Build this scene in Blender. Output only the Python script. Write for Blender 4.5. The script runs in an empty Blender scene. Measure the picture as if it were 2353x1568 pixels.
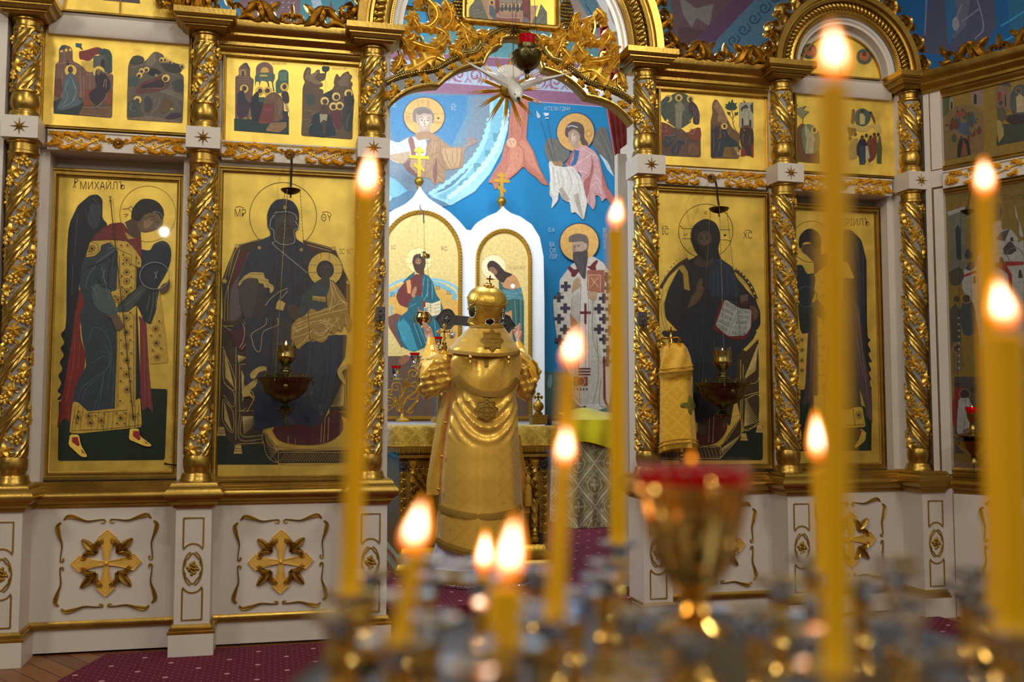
import bpy, bmesh, math, random
from mathutils import Vector, Matrix
from mathutils.geometry import tessellate_polygon
random.seed(7)
PI = math.pi
C = bpy.context.scene
COL = C.collection

# ------------------------------------------------------------ camera
FPX, CX, CY = 2353*35/36, 1176.5, 784.0
YAW, PITCH = .230, .071
CAM = Vector((-1.281, -5.443, 1.224))
_F = Vector((math.sin(YAW)*math.cos(PITCH), math.cos(YAW)*math.cos(PITCH), math.sin(PITCH)))
_R = Vector((math.cos(YAW), -math.sin(YAW), 0))
_U = _R.cross(_F)
cam = bpy.data.cameras.new('camera')
cam.lens = 35; cam.sensor_width = 36; cam.clip_start = .02; cam.clip_end = 100
cam.dof.use_dof = True
cam.dof.focus_distance = 5.9
cam.dof.aperture_fstop = 2.8
camo = bpy.data.objects.new('camera', cam); COL.objects.link(camo)
camo.matrix_world = Matrix(((_R.x, _U.x, -_F.x, CAM.x), (_R.y, _U.y, -_F.y, CAM.y), (_R.z, _U.z, -_F.z, CAM.z), (0, 0, 0, 1)))
C.camera = camo

# ------------------------------------------------------------ exposure, world, lights
C.view_settings.view_transform = 'Standard'
C.view_settings.look = 'None'
C.view_settings.exposure = 0.48
C.view_settings.gamma = 1.0
C.view_settings.use_curve_mapping = False
W = bpy.data.worlds.new('world'); C.world = W
W.use_nodes = True
_n = W.node_tree.nodes; _l = W.node_tree.links
_bg = _n['Background']
_tc = _n.new('ShaderNodeTexCoord'); _no = _n.new('ShaderNodeTexNoise'); _cr = _n.new('ShaderNodeValToRGB')
_no.inputs['Scale'].default_value = 1.7; _no.inputs['Detail'].default_value = 1.0
_l.new(_tc.outputs['Generated'], _no.inputs['Vector'])
_l.new(_no.outputs['Fac'], _cr.inputs['Fac'])
_cr.color_ramp.elements[0].position = .38; _cr.color_ramp.elements[0].color = (.045, .036, .027, 1)
_cr.color_ramp.elements[1].position = .66; _cr.color_ramp.elements[1].color = (.62, .57, .49, 1)
_l.new(_cr.outputs['Color'], _bg.inputs['Color'])
_bg.inputs['Strength'].default_value = .55

def area(name, loc, target, sx, sy, power, color):
    d = bpy.data.lights.new(name, 'AREA'); d.shape = 'RECTANGLE'; d.size = sx; d.size_y = sy
    d.energy = power; d.color = color
    o = bpy.data.objects.new(name, d); COL.objects.link(o)
    o.location = loc
    o.rotation_euler = (Vector(target)-Vector(loc)).to_track_quat('-Z', 'Y').to_euler()
    return o
area('nave_window_light', (-4.9, -4.6, 4.6), (-.6, 0, 1.6), .8, 1.2, 55, (1, .93, .83))
area('nave_chandelier_light', (1.9, -4.6, 5.4), (.3, 0, 1.6), 1.2, 1.2, 34, (1, .92, .80))
area('nave_ceiling_light', (-1.4, -3.0, 5.6), (-1.2, 0, 1.0), .5, 1.2, 26, (1, .96, .9))
for _i, _p in enumerate(((-2.6, -6.2, 3.3), (.2, -6.6, 3.6), (2.2, -5.6, 3.4), (-1.0, -4.0, 4.6), (1.4, -3.0, 4.4))):  # added point lights, unseen, to spark highlights on the metal cups
    _d = bpy.data.lights.new('added_glint_light', 'POINT'); _d.energy = (30, 60)[_i % 2]; _d.color = ((1, .92, .82), (.88, .94, 1))[_i % 2]; _d.shadow_soft_size = .035
    _o = bpy.data.objects.new('added_glint_light', _d); COL.objects.link(_o); _o.location = _p
area('altar_ceiling_light', (.3, 1.9, 4.7), (.45, 3.2, 1.2), 1.6, 1.0, 74, (.9, .95, 1))
area('added_altar_fill', (-2.6, 1.4, 3.4), (2.4, 4.2, 3.6), 1.2, 1.8, 75, (.9, .95, 1))  # added fill that lifts the upper wall paintings, not a window

# ------------------------------------------------------------ planes seen through pixels of the photograph
def ray(x, y): return _F + _R*((x-CX)/FPX) - _U*((y-CY)/FPX)
def atd(x, y, d): return CAM + ray(x, y)*d
class Pl:
    def __init__(s, o, ux, n): s.o = Vector(o); s.ux = Vector(ux).normalized(); s.n = Vector(n).normalized()
    def pt(s, x, y, off=0.):
        d = ray(x, y); q = s.o+s.n*off
        return CAM + d*((q-CAM).dot(s.n)/d.dot(s.n))
    def uv(s, x, y):
        p = s.pt(x, y)-s.o; return (p.dot(s.ux), p.z)
def front(v): return Pl((0, v, 0), (1, 0, 0), (0, -1, 0))

# ------------------------------------------------------------ a local flat frame
class Fr:
    def __init__(s, o, ux=(1, 0, 0), uy=(0, 0, 1), n=None):
        s.o = Vector(o); s.x = Vector(ux); s.y = Vector(uy)
        s.n = Vector(n) if n is not None else s.x.cross(s.y)
    def p(s, a, b, h=0.): return s.o+s.x*a+s.y*b+s.n*h
    def sub(s, a, b, ang=0., k=1., mir=1, h=0.):
        c, d = math.cos(ang), math.sin(ang)
        return Fr(s.p(a, b, h), (s.x*c+s.y*d)*k*mir, (s.y*c-s.x*d)*k, s.n)

# ------------------------------------------------------------ materials
def srgb(h):
    if isinstance(h, str):
        h = (int(h[0:2], 16), int(h[2:4], 16), int(h[4:6], 16))
    return tuple((c/255/12.92 if c/255 <= .04045 else ((c/255+.055)/1.055)**2.4) for c in h)
def mat(name, color, rough=.5, metal=0., noise=0., nscale=20., bump=0., bscale=80., spec=.5, coat=0., emis=None, es=0., trans=0., ior=1.45, sheen=0., sss=0.):
    m = bpy.data.materials.new(name); m.use_nodes = True
    nt = m.node_tree; b = nt.nodes['Principled BSDF']
    c = srgb(color)+(1,)
    b.inputs['Base Color'].default_value = c
    b.inputs['Roughness'].default_value = rough; b.inputs['Metallic'].default_value = metal
    b.inputs['Specular IOR Level'].default_value = spec
    b.inputs['Coat Weight'].default_value = coat; b.inputs['Coat Roughness'].default_value = .1
    b.inputs['Transmission Weight'].default_value = trans; b.inputs['IOR'].default_value = ior
    b.inputs['Sheen Weight'].default_value = sheen
    if sss:
        b.inputs['Subsurface Weight'].default_value = sss; b.inputs['Subsurface Radius'].default_value = (.02, .009, .003); b.inputs['Subsurface Scale'].default_value = .6
    if emis:
        b.inputs['Emission Color'].default_value = srgb(emis)+(1,); b.inputs['Emission Strength'].default_value = es
    tc = nt.nodes.new('ShaderNodeTexCoord')
    if noise:
        t = nt.nodes.new('ShaderNodeTexNoise'); t.inputs['Scale'].default_value = nscale; t.inputs['Detail'].default_value = 5
        r = nt.nodes.new('ShaderNodeMapRange'); r.inputs[3].default_value = 1-noise; r.inputs[4].default_value = 1+noise
        r.inputs[1].default_value = .3; r.inputs[2].default_value = .7
        v = nt.nodes.new('ShaderNodeHueSaturation'); v.inputs['Color'].default_value = c
        nt.links.new(tc.outputs['Object'], t.inputs['Vector']); nt.links.new(t.outputs['Fac'], r.inputs[0])
        nt.links.new(r.outputs[0], v.inputs['Value']); nt.links.new(v.outputs[0], b.inputs['Base Color'])
        r2 = nt.nodes.new('ShaderNodeMapRange'); r2.inputs[3].default_value = max(.04, rough-.1); r2.inputs[4].default_value = min(1, rough+.12)
        nt.links.new(t.outputs['Fac'], r2.inputs[0]); nt.links.new(r2.outputs[0], b.inputs['Roughness'])
    if bump:
        t = nt.nodes.new('ShaderNodeTexNoise'); t.inputs['Scale'].default_value = bscale; t.inputs['Detail'].default_value = 3
        u = nt.nodes.new('ShaderNodeBump'); u.inputs['Strength'].default_value = bump; u.inputs['Distance'].default_value = .01
        nt.links.new(tc.outputs['Object'], t.inputs['Vector']); nt.links.new(t.outputs['Fac'], u.inputs['Height']); nt.links.new(u.outputs[0], b.inputs['Normal'])
    return m
M = {}
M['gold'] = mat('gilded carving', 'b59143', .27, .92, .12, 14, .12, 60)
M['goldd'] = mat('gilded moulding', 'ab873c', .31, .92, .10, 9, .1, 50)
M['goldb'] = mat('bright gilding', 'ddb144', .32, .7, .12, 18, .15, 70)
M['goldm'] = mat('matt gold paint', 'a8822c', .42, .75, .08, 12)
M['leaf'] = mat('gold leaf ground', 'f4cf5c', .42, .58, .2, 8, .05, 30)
M['groove'] = mat('grey white column ground', '8a857c', .45)
M['goldl'] = mat('gold leafed carving', 'e8b93e', .38, .45, .1, 16, .1, 60)
M['goldp'] = mat('golden yellow paint', 'e2b44e', .5, .35, .08, 9)
M['white'] = mat('white lacquered wood', 'cfc4b4', .42, 0, .03, 3, .03, 20)
M['whiteb'] = mat('bright white lacquer', 'e6ebef', .35, 0, .02, 4)
M['silver'] = mat('polished steel', 'd4d8de', .09, 1.)
M['brass'] = mat('old brass', '9a8448', .25, 1., .2, 20, .1, 90)
M['brassd'] = mat('dark brass', '6a6038', .3, 1., .25, 30, .2, 90)
M['brassb'] = mat('polished brass', 'ecbc60', .14, 1.)
M['wax'] = mat('yellow beeswax', 'ffbe00', .35, 0, 0, 12, .05, 40, sss=.05)
M['wick'] = mat('burnt wick', '1a120c', .9)
M['red'] = mat('red glass', 'd80820', .08, 0, trans=.55, ior=1.4)
M['clear'] = mat('clear glass', 'ffffff', .02, 0, trans=1., ior=1.3)
M['dark'] = mat('dark blackened metal', '38302a', .42, .8, .2, 40, .2, 120)
M['carved_dark'] = mat('dark oxidised silver', '55504c', .4, .8, .25, 60, .3, 150)
M['paint_white'] = mat('enamel white', 'e8e2d4', .25, 0, .04, 30, .1, 60, coat=.5)
M['red_dark'] = mat('crimson edging', '5c0a24', .9)
M['red_cloth'] = mat('crimson curtain', 'c0102c', .6, 0, .1, 8, sheen=.4)
M['skin'] = mat('skin', 'd9a890', .5, 0, .05, 30, sss=.2)
M['shoe'] = mat('black leather', '17120f', .35)
M['lilac'] = mat('white satin underrobe', 'd9d2dc', .4, 0, .04, 10, sheen=.3)

def paintmat():
    m = bpy.data.materials.new('icon painting'); m.use_nodes = True
    nt = m.node_tree; b = nt.nodes['Principled BSDF']
    a = nt.nodes.new('ShaderNodeAttribute'); a.attribute_name = 'Col'
    t = nt.nodes.new('ShaderNodeTexNoise'); t.inputs['Scale'].default_value = 38; t.inputs['Detail'].default_value = 6
    tc = nt.nodes.new('ShaderNodeTexCoord')
    r = nt.nodes.new('ShaderNodeMapRange'); r.inputs[1].default_value = .3; r.inputs[2].default_value = .7; r.inputs[3].default_value = .86; r.inputs[4].default_value = 1.14
    v = nt.nodes.new('ShaderNodeHueSaturation')
    nt.links.new(tc.outputs['Object'], t.inputs['Vector']); nt.links.new(t.outputs['Fac'], r.inputs[0]); nt.links.new(r.outputs[0], v.inputs['Value'])
    nt.links.new(a.outputs['Color'], v.inputs['Color']); nt.links.new(v.outputs[0], b.inputs['Base Color'])
    b.inputs['Roughness'].default_value = .5
    return m
M['paint'] = paintmat()

def panemat():
    m = bpy.data.materials.new('icon pane glass'); m.use_nodes = True
    nt = m.node_tree; nt.nodes.clear()
    o = nt.nodes.new('ShaderNodeOutputMaterial'); mx = nt.nodes.new('ShaderNodeMixShader')
    tr = nt.nodes.new('ShaderNodeBsdfTransparent'); gl = nt.nodes.new('ShaderNodeBsdfGlossy'); fr = nt.nodes.new('ShaderNodeFresnel')
    tr.inputs[0].default_value = (.97, .97, .97, 1); gl.inputs['Roughness'].default_value = .03; fr.inputs[0].default_value = 1.35
    nt.links.new(fr.outputs[0], mx.inputs[0]); nt.links.new(tr.outputs[0], mx.inputs[1]); nt.links.new(gl.outputs[0], mx.inputs[2]); nt.links.new(mx.outputs[0], o.inputs[0])
    return m
M['pane'] = panemat()

def flamemat(name, lo, hi, s0, s1, alpha):
    # a candle flame gives off light: deep orange at the foot, white hot in the body
    m = bpy.data.materials.new(name); m.use_nodes = True
    nt = m.node_tree; nt.nodes.clear()
    o = nt.nodes.new('ShaderNodeOutputMaterial'); e = nt.nodes.new('ShaderNodeEmission'); tr = nt.nodes.new('ShaderNodeBsdfTransparent'); mx = nt.nodes.new('ShaderNodeMixShader')
    tc = nt.nodes.new('ShaderNodeTexCoord'); sp = nt.nodes.new('ShaderNodeSeparateXYZ'); cr = nt.nodes.new('ShaderNodeValToRGB')
    cr.color_ramp.elements[0].position = .02; cr.color_ramp.elements[0].color = srgb(lo)+(1,)
    cr.color_ramp.elements[1].position = .32; cr.color_ramp.elements[1].color = srgb(hi)+(1,)
    mr = nt.nodes.new('ShaderNodeMapRange'); mr.inputs[1].default_value = 0; mr.inputs[2].default_value = .35; mr.inputs[3].default_value = s0; mr.inputs[4].default_value = s1
    nt.links.new(tc.outputs['Generated'], sp.inputs[0]); nt.links.new(sp.outputs[2], cr.inputs[0]); nt.links.new(sp.outputs[2], mr.inputs[0])
    nt.links.new(cr.outputs[0], e.inputs[0]); nt.links.new(mr.outputs[0], e.inputs[1])
    mx.inputs[0].default_value = alpha
    nt.links.new(tr.outputs[0], mx.inputs[1]); nt.links.new(e.outputs[0], mx.inputs[2]); nt.links.new(mx.outputs[0], o.inputs[0])
    return m
M['flame'] = flamemat('flame mantle', 'ff6a10', 'ff9020', 1.2, 2.2, .8)
M['flame_core'] = flamemat('flame core', 'ff9a40', 'fff0d8', 2., 16., 1.)

def carpetmat():
    m = mat('crimson carpet', '620b28', .95, 0, .12, 60, .3, 400)
    nt = m.node_tree; b = nt.nodes['Principled BSDF']
    tc = nt.nodes.new('ShaderNodeTexCoord'); 
    def dots(scale, rad, rot):
        mp = nt.nodes.new('ShaderNodeMapping'); mp.inputs['Scale'].default_value = (scale, scale, 1); mp.inputs['Rotation'].default_value = (0, 0, rot)
        fr = nt.nodes.new('ShaderNodeVectorMath'); fr.operation = 'FRACTION'
        sb = nt.nodes.new('ShaderNodeVectorMath'); sb.operation = 'SUBTRACT'; sb.inputs[1].default_value = (.5, .5, 0)
        ml = nt.nodes.new('ShaderNodeVectorMath'); ml.operation = 'MULTIPLY'; ml.inputs[1].default_value = (1, 1, 0)
        ln = nt.nodes.new('ShaderNodeVectorMath'); ln.operation = 'LENGTH'
        lt = nt.nodes.new('ShaderNodeMath'); lt.operation = 'LESS_THAN'; lt.inputs[1].default_value = rad
        nt.links.new(tc.outputs['Object'], mp.inputs[0]); nt.links.new(mp.outputs[0], fr.inputs[0]); nt.links.new(fr.outputs[0], sb.inputs[0]); nt.links.new(sb.outputs[0], ml.inputs[0]); nt.links.new(ml.outputs[0], ln.inputs[0]); nt.links.new(ln.outputs['Value'], lt.inputs[0])
        return lt
    d1 = dots(26, .075, .78); d2 = dots(5.2, .07, .78)
    mx = nt.nodes.new('ShaderNodeMath'); mx.operation = 'MAXIMUM'
    nt.links.new(d1.outputs[0], mx.inputs[0]); nt.links.new(d2.outputs[0], mx.inputs[1])
    cm = nt.nodes.new('ShaderNodeMix'); cm.data_type = 'RGBA'; cm.inputs['B'].default_value = srgb('c98f94')+(1,)
    src = b.inputs['Base Color'].links[0].from_socket
    nt.links.new(src, cm.inputs['A']); nt.links.new(mx.outputs[0], cm.inputs['Factor']); nt.links.new(cm.outputs['Result'], b.inputs['Base Color'])
    return m
M['carpet'] = carpetmat()

def woodmat():
    m = mat('oiled plank floor', '7a4a22', .4, 0, .2, 6, .05, 30)
    nt = m.node_tree; b = nt.nodes['Principled BSDF']
    br = nt.nodes.new('ShaderNodeTexBrick'); br.inputs['Scale'].default_value = 1; br.inputs['Brick Width'].default_value = 1.4; br.inputs['Row Height'].default_value = .1; br.inputs['Mortar Size'].default_value = .003
    br.inputs['Color1'].default_value = srgb('8a5528')+(1,); br.inputs['Color2'].default_value = srgb('6f421e')+(1,); br.inputs['Mortar'].default_value = srgb('20120a')+(1,)
    tc = nt.nodes.new('ShaderNodeTexCoord'); mp = nt.nodes.new('ShaderNodeMapping'); mp.inputs['Rotation'].default_value = (0, 0, 1.0)
    nt.links.new(tc.outputs['Object'], mp.inputs[0]); nt.links.new(mp.outputs[0], br.inputs[0]); nt.links.new(br.outputs[0], b.inputs['Base Color'])
    return m
M['wood'] = woodmat()

def brocade(name, c1, c2, rough, scale, metal=.3, k=1.0, kind=0):
    # woven lozenge trellis with crosses and roundels, in two golds
    m = mat(name, c1, rough, metal, sheen=.3)
    nt = m.node_tree; b = nt.nodes['Principled BSDF']; L = nt.links.new
    tc = nt.nodes.new('ShaderNodeTexCoord'); mp = nt.nodes.new('ShaderNodeMapping'); mp.inputs['Scale'].default_value = (scale, scale, scale*k)
    L(tc.outputs['Object'], mp.inputs[0])
    sp = nt.nodes.new('ShaderNodeSeparateXYZ'); L(mp.outputs[0], sp.inputs[0])
    def mt(op, a, bb=None, c=None):
        n = nt.nodes.new('ShaderNodeMath'); n.operation = op
        for i, q in enumerate((a, bb, c)):
            if q is None: continue
            if isinstance(q, (int, float)): n.inputs[i].default_value = q
            else: L(q, n.inputs[i])
        return n.outputs[0]
    x, z = sp.outputs[0], sp.outputs[2]
    a = mt('PINGPONG', mt('ADD', x, z), .5); c = mt('PINGPONG', mt('SUBTRACT', x, z), .5)
    tre = mt('LESS_THAN', mt('MINIMUM', a, c), .045)
    tre2 = mt('LESS_THAN', mt('ABSOLUTE', mt('SUBTRACT', mt('MINIMUM', a, c), .11)), .012)
    # centre of each lozenge
    ax = mt('SUBTRACT', mt('FRACT', mt('ADD', x, z)), .5); cz = mt('SUBTRACT', mt('FRACT', mt('SUBTRACT', x, z)), .5)
    px = mt('ABSOLUTE', mt('ADD', ax, cz)); pz = mt('ABSOLUTE', mt('SUBTRACT', ax, cz))
    cr = mt('LESS_THAN', mt('MINIMUM', px, pz), .05); lim = mt('LESS_THAN', mt('MAXIMUM', px, pz), .26)
    cross = mt('MULTIPLY', cr, lim)
    rr = mt('SQRT', mt('ADD', mt('MULTIPLY', px, px), mt('MULTIPLY', pz, pz)))
    ring = mt('LESS_THAN', mt('ABSOLUTE', mt('SUBTRACT', rr, .42)), .02)
    f = mt('MAXIMUM', mt('MAXIMUM', tre, tre2), mt('MAXIMUM', cross, ring))
    t = nt.nodes.new('ShaderNodeTexNoise'); t.inputs['Scale'].default_value = scale*7; L(tc.outputs['Object'], t.inputs['Vector'])
    f2 = mt('MULTIPLY', mt('GREATER_THAN', t.outputs['Fac'], .56), .55 if kind else .0)
    f = mt('MAXIMUM', f, f2)
    cm = nt.nodes.new('ShaderNodeMix'); cm.data_type = 'RGBA'; cm.inputs['A'].default_value = srgb(c1)+(1,); cm.inputs['B'].default_value = srgb(c2)+(1,)
    L(mt('MULTIPLY', f, .8 if kind else .55), cm.inputs['Factor']); L(cm.outputs['Result'], b.inputs['Base Color'])
    L(mt('MULTIPLY_ADD', f, .14, rough-.04), b.inputs['Roughness'])
    u = nt.nodes.new('ShaderNodeBump'); u.inputs['Strength'].default_value = .12; u.inputs['Distance'].default_value = .004
    L(f, u.inputs['Height']); L(u.outputs[0], b.inputs['Normal'])
    return m
M['robe'] = brocade('gold satin brocade', 'e8b845', 'cc9628', .32, 6.2, .4)
M['robet'] = mat('dull gold galloon ribbon', '9a7422', .55, .3, .15, 90, .3, 400)
M['lining'] = mat('bright yellow satin', 'f0b41e', .35, .1, .05, 12, sheen=.3)
M['sulok'] = brocade('yellow brocade with roundels', 'd8a014', 'eec23c', .5, 9.5, .15)
M['altarcloth'] = brocade('old gold altar brocade', 'a98818', 'dcbc48', .5, 7.5, .3, 1, 1)
M['sidecloth'] = brocade('olive silver damask', '8c7c4c', 'cfc6a0', .5, 3.2, .3, .8, 1)
M['ycloth'] = mat('lemon yellow satin', 'dcc800', .28, .05, .04, 6, sheen=.3)
M['fringe'] = mat('gold fringe', 'c79a2c', .6, .3, .25, 200, .6, 300)
M['wall_blue'] = mat('blue fresco plaster', '1f7fb4', .8, 0, .09, 3)
M['walldark'] = mat('dim plaster', '6d6a66', .85, 0, .1, 2)

# ------------------------------------------------------------ mesh builder
class MB:
    def __init__(s): s.v = []; s.f = []; s.m = []; s.c = []; s.mi = 0; s.col = None
    def vert(s, p): s.v.append(Vector(p)); return len(s.v)-1
    def face(s, idx): s.f.append(tuple(idx)); s.m.append(s.mi); s.c.append(s.col); 
    def quad(s, a, b, c, d): i = [s.vert(p) for p in (a, b, c, d)]; s.face(i)
    def box(s, x0, x1, y0, y1, z0, z1, fr=None):
        P = [(x, y, z) for z in (z0, z1) for y in (y0, y1) for x in (x0, x1)]
        i = [s.vert(fr.p(*p) if fr else p) for p in P]
        for q in ((0, 2, 3, 1), (4, 5, 7, 6), (0, 1, 5, 4), (2, 6, 7, 3), (0, 4, 6, 2), (1, 3, 7, 5)): s.face([i[k] for k in q])
    def loft(s, rings, closed=True, cap=True, capv=None):
        ids = [[s.vert(p) for p in r] for r in rings]
        n = len(rings[0])
        for a, b in zip(ids, ids[1:]):
            for k in range(n if closed else n-1):
                j = (k+1) % n; s.face((a[k], a[j], b[j], b[k]))
        if cap and closed:
            s.face(ids[0][::-1]); s.face(ids[-1])
        return ids
    def tube(s, pts, r, n=8, cap=True):
        pts = [Vector(p) for p in pts]; m = len(pts); rs = r if isinstance(r, (list, tuple)) else [r]*m
        rings = []; ref = None
        for i, p in enumerate(pts):
            t = (pts[min(i+1, m-1)]-pts[max(i-1, 0)])
            t = t.normalized() if t.length > 1e-9 else Vector((0, 0, 1))
            if ref is None:
                ref = Vector((0, 0, 1)) if abs(t.z) < .9 else Vector((1, 0, 0))
                ref = (ref-t*ref.dot(t)).normalized()
            else:
                q = ref-t*ref.dot(t)
                ref = q.normalized() if q.length > 1e-6 else ref
            b = t.cross(ref)
            rings.append([p+(ref*math.cos(a)+b*math.sin(a))*rs[i] for a in [2*PI*k/n for k in range(n)]])
        s.loft(rings, True, cap)
    def lathe(s, prof, c=(0, 0, 0), n=24, axis=None, up=None, flute=None, cap=True):
        c = Vector(c); az = Vector(axis).normalized() if axis else Vector((0, 0, 1))
        ax = Vector((1, 0, 0)) if abs(az.x) < .9 else Vector((0, 1, 0)); ax = (ax-az*ax.dot(az)).normalized(); ay = az.cross(ax)
        rings = []
        for r, z in prof:
            rr = max(r, 1e-4); ring = []
            for k in range(n):
                a = 2*PI*k/n; q = rr*(1+(flute(a, z) if flute else 0)); ring.append(c+ax*(q*math.cos(a))+ay*(q*math.sin(a))+az*z)
            rings.append(ring)
        s.loft(rings, True, cap)
    def ball(s, c, r, n=8, m=5, sc=(1, 1, 1)):
        c = Vector(c); rings = []
        for j in range(1, m):
            t = PI*j/m; rings.append([c+Vector((sc[0]*r*math.sin(t)*math.cos(2*PI*k/n), sc[1]*r*math.sin(t)*math.sin(2*PI*k/n), -sc[2]*r*math.cos(t))) for k in range(n)])
        ids = s.loft(rings, True, False)
        a = s.vert(c+Vector((0, 0, -r*sc[2]))); b = s.vert(c+Vector((0, 0, r*sc[2])))
        for k in range(n):
            j = (k+1) % n; s.face((a, ids[0][j], ids[0][k])); s.face((b, ids[-1][k], ids[-1][j]))
    def sweep(s, fr, pts, prof, closed=True):
        # prof: (offset to the left of travel, height along n)
        n = len(pts); P = [Vector((a, b)) for a, b in pts]; rings = []
        for i in range(n):
            if closed: d0 = (P[i]-P[i-1]).normalized(); d1 = (P[(i+1) % n]-P[i]).normalized()
            else:
                d1 = (P[min(i+1, n-1)]-P[min(i, n-2)]).normalized(); d0 = (P[max(i, 1)]-P[max(i-1, 0)]).normalized()
            n0 = Vector((-d0.y, d0.x)); n1 = Vector((-d1.y, d1.x)); k = n0+n1
            k = k/max(.2, 1+n0.dot(n1))
            rings.append([fr.p(P[i].x+k.x*d, P[i].y+k.y*d, h) for d, h in prof])
        ids = [[s.vert(p) for p in r] for r in rings]
        m = len(prof)
        for i in range(n if closed else n-1):
            a = ids[i]; b = ids[(i+1) % n]
            for k in range(m-1): s.face((a[k], b[k], b[k+1], a[k+1]))
        if not closed: s.face(ids[0]); s.face(ids[-1][::-1])
    def slab(s, fr, pts, h0, h1):
        # closed outline extruded from h0 (back) to h1 (front)
        n = len(pts); A = [s.vert(fr.p(x, y, h1)) for x, y in pts]; B = [s.vert(fr.p(x, y, h0)) for x, y in pts]
        tris = tessellate_polygon([[Vector((x, y, 0)) for x, y in pts]])
        for t in tris: s.face([A[k] for k in t]); s.face([B[k] for k in reversed(t)])
        for k in range(n): j = (k+1) % n; s.face((A[k], B[k], B[j], A[j]))
    def aleaf(s, fr, sp, w, h, serr=0., nser=5, n=None, taper=None):
        # carved leaf: a curved spine with rounded lobes and a groove along the middle
        pts = spline(sp, max(n or 14, int(6*nser)+1 if serr else 0)); m = len(pts)
        rows = []
        for i, (x, y) in enumerate(pts):
            t = i/(m-1)
            x0, y0 = pts[max(i-1, 0)]; x1, y1 = pts[min(i+1, m-1)]
            dx, dy = x1-x0, y1-y0; l = math.hypot(dx, dy) or 1; nx, ny = -dy/l, dx/l
            ww = (taper(t) if taper else math.sin(PI*min(1, t*.9+.06))**.7)*w
            if serr: ww *= 1-serr*(1-((t*nser) % 1.))**.8
            hh = h*(.35+.65*math.sin(PI*min(1, t*.85+.1)))
            rows.append([fr.p(x+nx*ww*q, y+ny*ww*q, z*hh) for q, z in ((-1, -.25), (-.95, .25), (-.5, 1), (0, .55), (.5, 1), (.95, .25), (1, -.25))])
        s.loft(rows, True, True)
    def vleaf(s, fr, R, h, lobes=5):
        n = 20; c = s.vert(fr.p(0, 0, h*.8)); ids = []
        for q, zz in ((.45, 1.), (.8, .7), (1., 0.), (.9, -.3)):
            row = []
            for k in range(n):
                a = 2*PI*k/n+PI/2; lob = .5+.5*math.cos(lobes*(a-PI/2)); rr = R*q*(.55+.45*lob)
                row.append(s.vert(fr.p(rr*math.cos(a), rr*math.sin(a), h*zz*(.55+.45*lob))))
            ids.append(row)
        for k in range(n): s.face((c, ids[0][k], ids[0][(k+1) % n]))
        for a, b in zip(ids, ids[1:]):
            for k in range(n): j = (k+1) % n; s.face((a[k], b[k], b[j], a[j]))
    def build(s, name, mats, parent=None, smooth=True, recalc=True, ang=.7, loc=None):
        off = Vector(loc) if loc is not None else (parent['_w'] if False else (WL[parent.name] if parent else Vector((0, 0, 0))))
        me = bpy.data.meshes.new(name)
        me.from_pydata([tuple(p-off) for p in s.v], [], s.f)
        if not isinstance(mats, (list, tuple)): mats = [mats]
        for m_ in mats: me.materials.append(M[m_] if isinstance(m_, str) else m_)
        me.polygons.foreach_set('material_index', s.m)
        if any(c is not None for c in s.c):
            at = me.color_attributes.new('Col', 'FLOAT_COLOR', 'CORNER'); buf = []
            for f, c in zip(s.f, s.c): buf += list((c or (1, 1, 1))+(1.,))*len(f)
            at.data.foreach_set('color', buf)
        if recalc:
            bm = bmesh.new(); bm.from_mesh(me); bmesh.ops.recalc_face_normals(bm, faces=bm.faces); bm.to_mesh(me); bm.free()
        if smooth:
            me.shade_smooth(); me.set_sharp_from_angle(angle=ang)
        o = bpy.data.objects.new(name, me); COL.objects.link(o)
        if parent: o.parent = parent; WL[o.name] = off
        else:
            o.location = off; WL[o.name] = off
        return o
WL = {}
def spline(p, n):
    # Catmull-Rom through the points
    if len(p) < 3:
        return [tuple(p[0][k]+(p[-1][k]-p[0][k])*i/(n-1) for k in range(len(p[0]))) for i in range(n)]
    q = [tuple(2*a-b for a, b in zip(p[0], p[1]))]+list(p)+[tuple(2*a-b for a, b in zip(p[-1], p[-2]))]
    out = []; m = len(p)-1
    for i in range(n):
        t = i/(n-1)*m; k = min(int(t), m-1); u = t-k
        a, b, c, d = q[k], q[k+1], q[k+2], q[k+3]
        out.append(tuple(.5*((2*b_)+(c_-a_)*u+(2*a_-5*b_+4*c_-d_)*u*u+(-a_+3*b_-3*c_+d_)*u**3) for a_, b_, c_, d_ in zip(a, b, c, d)))
    return out
def tag(o, label, cat, group=None, kind=None):
    if label: o['label'] = label
    if cat: o['category'] = cat
    if group: o['group'] = group
    if kind: o['kind'] = kind
    return o
def thing(name, label, cat, loc=(0, 0, 0), group=None):
    o = bpy.data.objects.new(name, None); COL.objects.link(o); o.location = loc; WL[o.name] = Vector(loc)
    o.empty_display_size = .05
    return tag(o, label, cat, group)
def struct(o): o['kind'] = 'structure'; return o
def kids(o): return [c for c in bpy.data.objects if c.parent == o]
def copy_tree(o, loc=None, label=None, group=None, parent=None):
    c = o.copy(); COL.objects.link(c)
    if parent: c.parent = parent
    if loc is not None: c.location = loc
    if label: c['label'] = label
    if group: c['group'] = group
    for ch in kids(o): copy_tree(ch, parent=c)
    return c
def textmesh(body):
    cu = bpy.data.curves.new('t', 'FONT'); cu.body = body; cu.size = 1; cu.offset = -.009; cu.align_x = 'CENTER'; cu.align_y = 'CENTER'
    o = bpy.data.objects.new('t', cu); COL.objects.link(o)
    dg = bpy.context.evaluated_depsgraph_get(); dg.update()
    me = o.evaluated_get(dg).to_mesh()
    vs = [tuple(v.co) for v in me.vertices]; fs = [tuple(p.vertices) for p in me.polygons]
    o.evaluated_get(dg).to_mesh_clear(); bpy.data.objects.remove(o); bpy.data.curves.remove(cu)
    return vs, fs

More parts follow.
